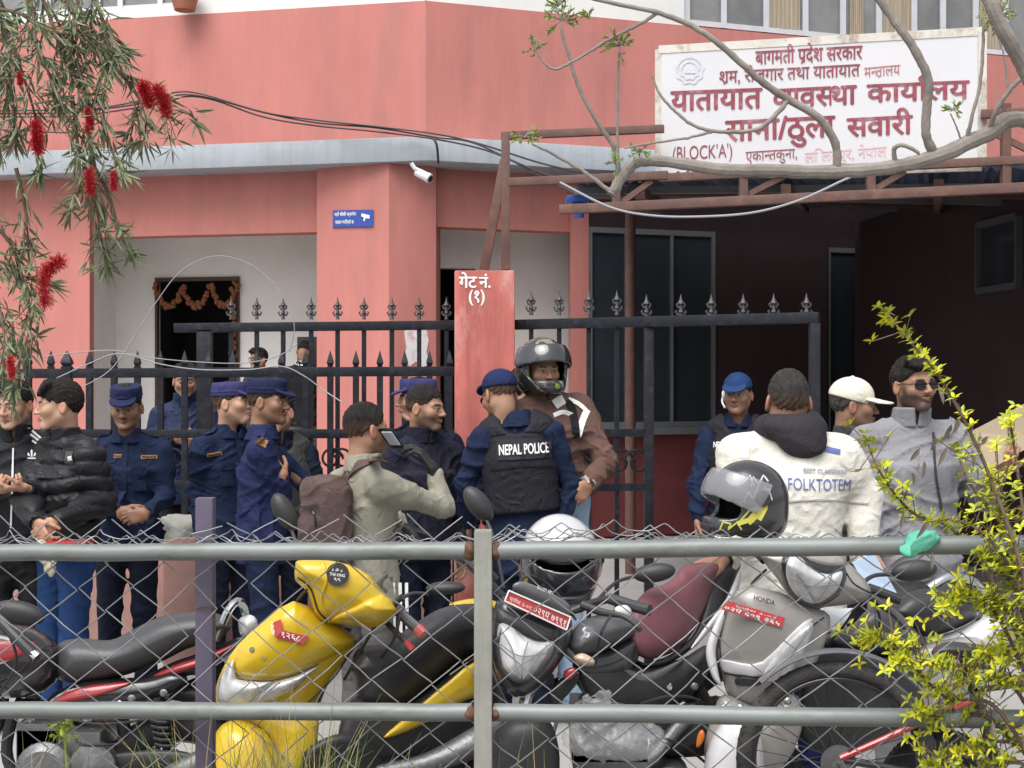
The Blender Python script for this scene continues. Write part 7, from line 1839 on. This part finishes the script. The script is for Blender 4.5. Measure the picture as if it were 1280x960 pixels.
# loose curled selvedge along the top rail
for s_ in range(5):
    pts = []; xx = -1.35; ph_ = rr.rand()*6
    while xx < 2.0:
        px = 640+xx/3.2*F; zt = H-(672-480)/F*FY(px)
        big = .035*max(0, math.sin(3.7*xx+.9))**2+.022*max(0, math.sin(2.2*xx+2.4*s_))
        pts.append(Vector((xx+.014*math.cos((38+5*s_)*xx+ph_), FY(px)+.02+.02*math.sin(19*xx+ph_), zt-.014+big*(.4+.25*s_)*.6+.013*math.sin((38+5*s_)*xx+ph_)+rr.randn()*.002)))
        xx += .03
    MB().tube([Vector(q) for q in spline(pts, 3)], .0014, 5).build('loose_wire', M_wire, fe, smooth=True)
pu = thing('purple_post', 'purple painted square steel post standing just behind the rails', 'post', P(257, 1250, FY(257)+.07))
a = P(257, 622, FY(257)+.085); MB().box((a.x-.021, a.y-.02, .2), (a.x+.021, a.y+.02, a.z)).build('shaft', M_purple, pu, bevel=.003)
tubes('tie_wire', M_rusty, pu, [([(245, 760, FY(257)+.06), (257, 759, FY(257)+.055), (270, 760, FY(257)+.06)], .002)])
q = np.array(P(1150, 678, FY(1150)-.02)); g = SDF(q-.09, q+.09, .004)
g.ell(q+V3(.008, 0, .004), (.026, .03, .022)); g.cap(q+V3(-.005, -.005, 0), q+V3(-.034, -.02, -.018), .02, .012, k=.015); g.cap(q+V3(.01, -.005, .0), q+V3(.028, -.012, .012), .016, .010, k=.015); g.cap(q+V3(-.02, 0, .0), q+V3(-.026, -.01, .014), .012, .006, k=.01)
g.disp(lambda X, Y, Z, L: .006*fold(X*2.6, Y*2.6, Z*2.6, 1)); tag(g.build('green_rag', fabric('mint', (.12, .44, .32), .8), None, origin=P(1150, 690, FY(1150))), 'mint green rag knotted round the top rail', 'rag')

# ============================================================ plants
def leafset(mb, p, d, L, w, n_up, bend=.25):
    """one pointed leaf with a folded midrib"""
    d = d.normalized(); s_ = d.cross(n_up)
    s_ = s_.normalized() if s_.length > 1e-4 else d.orthogonal().normalized(); u = s_.cross(d).normalized()
    V = [p, p+d*L*.35+s_*w/2+u*L*.03, p+d*L*.72+s_*w*.36-u*L*bend*.25, p+d*L-u*L*bend, p+d*L*.72-s_*w*.36-u*L*bend*.25, p+d*L*.35-s_*w/2+u*L*.03, p+d*L*.4-u*w*.12, p+d*L*.72-u*(L*bend*.3+w*.1)]
    mb.add(V, [(0, 1, 6), (1, 2, 7, 6), (2, 3, 7), (3, 4, 7), (4, 5, 6, 7), (5, 0, 6)])
def leafmat(n, c, var=.35): return mat('leaf_'+n, c, .5, var=var, vscale=9, spec=.3, trans=0.0)
L_yel = leafmat('yellow_green', (.50, .50, .022)); L_yl2 = leafmat('fresh_green', (.30, .37, .05)); L_dry = leafmat('dull_purple', (.20, .165, .15)); L_gry = leafmat('grey_green', (.20, .23, .135)); L_grd = leafmat('dark_green', (.12, .15, .075)); L_bud = leafmat('bud_green', (.22, .30, .06))
M_bark = mat('pale_bark', (.25, .225, .20), .9, var=.25, vscale=12, bump=.35, bscale=45, dirt=(.14, .12, .105), dirt_amt=.6, dscale=9)
M_twig = mat('twig_brown', (.13, .09, .065), .9, var=.3, vscale=20)
rb = np.random.RandomState(21)
rv = lambda s_=1.0: Vector(rb.randn(3)*s_)
sh = thing('shrub', 'yellow green leafy shrub reaching over the fence at the right', 'shrub', P(1330, 1300, 2.95))
stems = [[(1330, 1010), (1290, 760), (1235, 590), (1180, 480), (1140, 430), (1108, 392)], [(1330, 1000), (1270, 790), (1200, 670), (1140, 640), (1100, 590), (1082, 545)], [(1340, 900), (1290, 700), (1268, 560), (1262, 520)], [(1340, 990), (1260, 850), (1180, 830), (1120, 826)],
         [(1340, 1050), (1250, 890), (1180, 870), (1110, 800), (1080, 806)], [(1340, 950), (1300, 780), (1250, 690), (1210, 655), (1170, 650)], [(1350, 1000), (1270, 930), (1200, 940), (1160, 960)], [(1340, 880), (1300, 640), (1285, 500)], [(1340, 1000), (1290, 860), (1240, 760), (1205, 745), (1180, 760)],
         [(1330, 1000), (1240, 900), (1190, 900), (1150, 890)], [(1340, 940), (1290, 800), (1260, 720), (1225, 690)], [(1290, 700), (1240, 640), (1210, 600), (1195, 560)],
         [(1340, 1000), (1300, 900), (1270, 820), (1230, 820), (1200, 850)], [(1340, 800), (1290, 740), (1255, 650), (1240, 600)], [(1340, 1040), (1290, 960), (1230, 960), (1200, 985)], [(1340, 900), (1290, 860), (1230, 850), (1170, 860)], [(1345, 880), (1300, 820), (1262, 770), (1240, 740)]]
smb = MB(); ly, lg2, ld = MB(), MB(), MB()
for si, st in enumerate(stems):
    dpt = 2.85+.28*rb.rand()
    pts = [Vector(p) for p in spline([P(x, y, dpt+rb.randn()*.04) for x, y in st], 12)]
    smb.tube(pts, list(np.linspace(.0055, .0018, len(pts))), 6)
    for i, p in enumerate(pts[8:]):
        t = i/len(pts)
        for w in range(1 if (si in (0, 1, 2, 5, 7, 11) or t < .25) else 3):
            c0 = p+rv(.006)
            nl = rb.randint(4, 7); ax = ((pts[min(i+9, len(pts)-1)]-pts[i+7]).normalized()+Vector((-.2, -.2, .5))).normalized()
            if rb.rand() < .3:
                tw = c0+(rv(.03)+Vector((0, -.01, .02))); smb.tube([c0, tw], .0012, 5); c0 = tw
            e = ax.orthogonal().normalized(); e2 = ax.cross(e); a0 = rb.rand()*6
            for q in range(nl):
                a = a0+2*math.pi*q/nl; d = (e*math.cos(a)+e2*math.sin(a))*1.0+ax*(.35+.5*rb.rand())+rv(.15)
                if si < 2 or rb.rand() < .75: leafset(ly if rb.rand() < .62 else lg2, c0, d, .015+.010*rb.rand(), .0068+.003*rb.rand(), ax, .2)
            if rb.rand() < .06: leafset(ld, c0, Vector((rb.randn()*.4, rb.randn()*.4, -1)), .030+.012*rb.rand(), .013, Vector((1, -.6, .2)), .1)
for x, y in ((1172, 480), (1182, 560), (1150, 560), (1140, 590), (1155, 575), (1225, 540), (1250, 610), (1170, 545), (1190, 530), (1200, 520), (1215, 560), (1236, 545), (1165, 690), (1130, 640), (1240, 900), (1160, 650)):
    leafset(ld, P(x, y, 2.9), Vector((rb.randn()*.3, rb.randn()*.3, -1)), .034+.014*rb.rand(), .015, Vector((.7, -1, .2)), .1)
smb.build('stems', M_twig, sh, smooth=True); ly.build('leaves', L_yel, sh); lg2.build('green_leaves', L_yl2, sh); ld.build('withered_leaves', L_dry, sh)

# bottlebrush tree hanging in at the top left
bt = thing('bottlebrush_tree', 'weeping bottlebrush tree with narrow grey green leaves hanging at the top left', 'tree', P(-330, 1180, 4.5))
strands = [([(-40, -60), (-5, 20), (20, 70), (40, 130), (46, 160), (48, 215)], 1.0), ([(30, -60), (62, 20), (80, 70), (105, 110), (112, 160), (116, 215), (122, 270), (132, 330)], 1.3), ([(80, -60), (100, 10), (120, 55), (150, 90), (190, 105), (200, 120)], 1.0), ([(-50, 20), (-10, 60), (10, 90), (18, 140), (20, 175)], .9),
           ([(100, -40), (130, 30), (135, 80), (128, 130), (140, 190), (155, 215)], 1.1), ([(-40, 250), (10, 300), (25, 340), (38, 400), (25, 450), (20, 480)], 1.0), ([(-50, 270), (-5, 330), (30, 345), (58, 355)], .9), ([(20, 210), (30, 250), (33, 280), (36, 300)], .6), ([(150, 90), (172, 120), (182, 150), (180, 175)], .9),
           ([(20, -60), (40, 10), (45, 55), (60, 90), (70, 125)], 1.2), ([(-30, -50), (0, 0), (15, 40), (10, 85)], 1.0), ([(60, -60), (85, 0), (95, 40), (88, 90)], 1.2), ([(-20, 380), (10, 410), (20, 440), (45, 420)], .7), ([(-30, 300), (-5, 370), (5, 420), (0, 460)], .8), ([(112, 200), (135, 240), (150, 290), (165, 315)], .6), ([(90, 120), (96, 170), (100, 230), (88, 262)], .8), ([(225, 138), (236, 142), (245, 150)], .35),
           ([(-40, 10), (20, 15), (60, 40), (110, 45), (140, 70)], 1.2), ([(0, -40), (60, -10), (110, 20), (150, 60)], 1.1)]
bmb, lga, lgb = MB(), MB(), MB(); rb = np.random.RandomState(5)
for st, den in strands:
    dpt = 4.35+.35*rb.rand(); pts = [Vector(p) for p in spline([P(x, y, dpt+rb.randn()*.05) for x, y in st], 10)]
    bmb.tube(pts, list(np.linspace(.007, .0022, len(pts))), 6)
    for i in range(3, len(pts)):
        d0 = (pts[i]-pts[i-1]).normalized()
        for q in range(rb.poisson(2.1*den)):
            a = rv(1.0); d = (d0*.9+Vector((0, 0, -.35))+a*.55)
            leafset(lga if rb.rand() < .62 else lgb, pts[i]+rv(.012), d, .05+.04*rb.rand(), .0075+.004*rb.rand(), rv(1), .12)
    for q in range(int(16*den)):
        a = rv(1.0); leafset(lga, pts[-1], (pts[-1]-pts[-3]).normalized()*.7+a*.6+Vector((0, 0, -.2)), .06+.035*rb.rand(), .009, rv(1), .12)
    for q in range(int(2.6*den)):
        i = rb.randint(4, len(pts)); p0 = pts[i]; e_ = [p0]
        dd = Vector((rb.randn()*.35, rb.randn()*.3, -.7)).normalized()
        for w in range(5): e_.append(e_[-1]+dd*.035+Vector((0, 0, -.004*w)))
        bmb.tube(e_, .0016, 5)
        for w in e_[1:]:
            for z in range(5): leafset(lgb if rb.rand() < .5 else lga, w, dd*.7+rv(.6), .05+.03*rb.rand(), .008, rv(1), .1)
bmb.tube([Vector(p) for p in spline([P(-330, 1180, 4.5), P(-300, 600, 4.5), P(-260, 200, 4.5), P(-180, -60, 4.5), P(-40, -120, 4.5), P(120, -110, 4.5)], 8)], list(np.linspace(.11, .012, 41)), 10)
bmb.build('branches', M_twig, bt, smooth=True); lga.build('leaves', L_gry, bt); lgb.build('dark_leaves', L_grd, bt)
M_flo = mat('bottlebrush_red', (.42, .012, .02), .7, var=.4, vscale=60)
for k, (pp, r) in enumerate(([((46, 156), (47, 172), (47, 187)), .034], [((110, 138), (112, 150), (111, 162)), .020], [((178, 108), (184, 116), (186, 128)), .036], [((196, 112), (204, 124), (207, 138)), .038], [((76, 326), (62, 334), (56, 350), (57, 378)), .040], [((112, 214), (113, 226), (113, 240)), .028], [((142, 216), (142, 226), (142, 236)), .018], [((14, 448), (14, 458), (15, 470)), .022], [((24, 92), (25, 98), (25, 104)), .014])):
    pts = [Vector(p) for p in spline([P(x, y, 4.36) for x, y in pp], 8)]; mb = MB()
    mb.tube(pts, .006, 6)
    for i in range(900 if k < 5 else 500):
        p = pts[rb.randint(0, len(pts))]+rv(.002); d = rv(1.0).normalized(); d = (d+Vector((0, 0, -.15))).normalized(); s_ = d.orthogonal().normalized()*.0011
        e_ = p+d*r*.8*(.6+.45*rb.rand()); mb.add([p+s_, p-s_, e_-s_*.8, e_+s_*.8], [(0, 1, 2, 3)])
    mb.build('flower', M_flo, bt)
# bare budding tree over the signboard
tr = thing('bare_tree', 'bare pale limbed tree with a few fresh buds reaching across the signboard', 'tree', P(1560, 1180, 5.4))
limbs = [([(1560, 1180, 5.6), (1530, 600, 5.5), (1450, 250, 5.3), (1290, 153, 5.1), (1230, 170, 5.05), (1180, 192, 5), (1120, 208, 5), (1040, 215, 4.95), (960, 213, 4.95), (900, 212, 4.95), (840, 203, 5), (800, 202, 5), (782, 215, 5), (764, 243, 5)], [.11, .10, .07, .040, .037, .035, .033, .031, .030, .029, .027, .026, .026, .022]),
    ([(1046, 212, 4.95), (1044, 180, 4.93), (1022, 146, 4.9), (985, 124, 4.9), (950, 100, 4.88), (905, 60, 4.85), (870, 35, 4.85), (820, 15, 4.85), (760, 3, 4.85), (700, -14, 4.85)], [.020, .019, .018, .017, .016, .014, .013, .011, .009, .007]),
    ([(1168, 192, 5), (1158, 170, 4.97), (1158, 140, 4.95), (1160, 100, 4.92), (1142, 60, 4.9), (1112, 18, 4.9), (1085, -20, 4.9)], [.024, .021, .021, .021, .020, .019, .018]),
    ([(1340, 190, 5.1), (1300, 120, 4.9), (1275, 75, 4.85), (1250, 30, 4.8), (1228, -20, 4.8)], [.05, .038, .034, .032, .030]),
    ([(985, 126, 4.9), (968, 145, 4.88), (945, 162, 4.86), (905, 165, 4.85), (870, 158, 4.85), (845, 140, 4.85), (825, 118, 4.85), (815, 95, 4.85)], [.012, .011, .010, .009, .008, .007, .006, .004]),
    ([(895, 163, 4.85), (860, 172, 4.85), (820, 178, 4.85), (780, 185, 4.85)], [.007, .006, .005, .004]),
    ([(774, 238, 5), (772, 180, 4.98), (772, 120, 4.96), (774, 66, 4.95)], [.010, .007, .006, .005]),
    ([(772, 232, 5), (770, 190, 5), (745, 150, 4.97), (722, 105, 4.95), (708, 60, 4.93), (700, 32, 4.92)], [.013, .011, .010, .009, .007, .006]),
    ([(764, 240, 5), (730, 215, 5), (690, 192, 5), (665, 180, 5)], [.011, .008, .007, .005]),
    ([(822, 16, 4.85), (800, 30, 4.87), (760, 50, 4.9), (725, 72, 4.9), (695, 86, 4.9), (680, 78, 4.9), (672, 66, 4.9)], [.008, .008, .007, .006, .006, .005, .004]),
    ([(1208, 180, 5.03), (1214, 150, 5), (1224, 110, 5), (1228, 70, 5), (1230, 20, 5)], [.012, .009, .008, .008, .006]),
    ([(1235, 165, 5.05), (1250, 130, 5), (1275, 100, 5), (1300, 92, 5)], [.012, .011, .011, .010]),
    ([(1120, 206, 5), (1118, 186, 4.97), (1130, 182, 4.95), (1150, 192, 4.95)], [.012, .011, .010, .008]), ([(1203, 180, 5.02), (1196, 160, 5), (1188, 142, 5)], [.005, .004, .003]), ([(1260, 110, 5), (1255, 70, 5), (1240, 28, 5)], [.006, .004, .003])]
mb = MB()
for pts, rs_ in limbs:
    sp2 = spline([P(*q) for q in pts], 8); sp2 = sp2+rb.randn(*sp2.shape)*.0008
    mb.tube([Vector(q) for q in sp2], list(np.interp(np.linspace(0, 1, len(sp2)), np.linspace(0, 1, len(rs_)), rs_)*.78*(1+.045*np.sin(np.arange(len(sp2))*1.7)+.03*rb.randn(len(sp2)))), 10)
mb.build('trunk', M_bark, tr, smooth=True)
bl = MB(); tg = MB()
for (x, y, n, s_) in ((774, 58, 16, 1.0), (702, 26, 14, 1.0), (698, 8, 10, .8), (655, 172, 10, .8), (668, 62, 8, .7), (800, 190, 10, .7), (770, 205, 8, .7), (1240, 24, 10, .8), (1192, 138, 10, .55), (1252, 20, 8, .8), (736, 24, 6, .6)):
    c0 = P(x, y, 4.93); bl = MB(); tg = MB()
    for q in range(n):
        d = (rv(1.0)+Vector((0, 0, .5))).normalized(); e_ = c0+d*.06*s_
        tg.tube([c0, c0+d*.03*s_+Vector((0, 0, .005)), e_], .0016, 5)
        for w in range(7): leafset(bl, c0.lerp(e_, .35+.1*w), d+rv(.6), .018*s_+.01*rb.rand(), .007, rv(1), .2)
    bl.build('buds', L_bud, tg.build('twig', M_bark, tr, smooth=True))

# tall verge grass and a weed
gm = {0: (MB(), mat('grass_green', (.12, .20, .03), .6, var=.4, vscale=20)), 1: (MB(), mat('grass_straw', (.36, .28, .14), .7, var=.35, vscale=20))}
rb = np.random.RandomState(9)
for (x0, x1, n, hh) in ((-60, 60, 40, .52), (20, 230, 60, .46), (225, 290, 40, .62), (280, 440, 230, .56), (430, 600, 70, .48), (600, 700, 70, .52), (690, 900, 50, .44), (900, 1250, 70, .45), (330, 400, 70, .62), (1150, 1350, 80, .5)):
    for q in range(n):
        x = x0+(x1-x0)*rb.rand(); Y = FY(x)-.16+.32*rb.rand(); b = P(x, 0, Y); b.z = .36
        h_ = hh*(.7+.45*rb.rand()); ln = Vector((rb.randn()*.10, rb.randn()*.07, 0)); w = .0022+.0018*rb.rand(); g = gm[0 if rb.rand() < .55 else 1][0]
        V = []
        for t in np.linspace(0, 1, 6):
            c0 = b+Vector((0, 0, h_*(t-.22*t*t*(ln.length*6))))+ln*t*t*1.5; V += [c0+Vector((w*(1-t*.9), 0, 0)), c0-Vector((w*(1-t*.9), 0, 0))]
        g.add(V, [(2*i, 2*i+1, 2*i+3, 2*i+2) for i in range(5)])
for k, (g, m) in gm.items(): tag(g.build('grass' if k == 0 else 'dry_grass', m, None), kind='stuff')
wd = thing('weed', 'small yellow green weed on a thin stalk by the lower rail', 'weed', P(84, 1150, 3.4))
wm = MB(); wl = MB(); wm.tube([Vector(q) for q in spline([P(84, 1120, 3.4), P(86, 1000, 3.4), P(82, 940, 3.4), P(80, 905, 3.4)], 6)], .0025, 6)
for q in range(60):
    c0 = P(80+rb.randn()*8, 913+rb.randn()*8, 3.4+rb.randn()*.02); leafset(wl, c0, rv(1)+Vector((0, 0, .4)), .02, .010, rv(1), .2)
wm.build('stalk', L_yl2, wd, smooth=True); wl.build('leaves', L_yl2, wd)
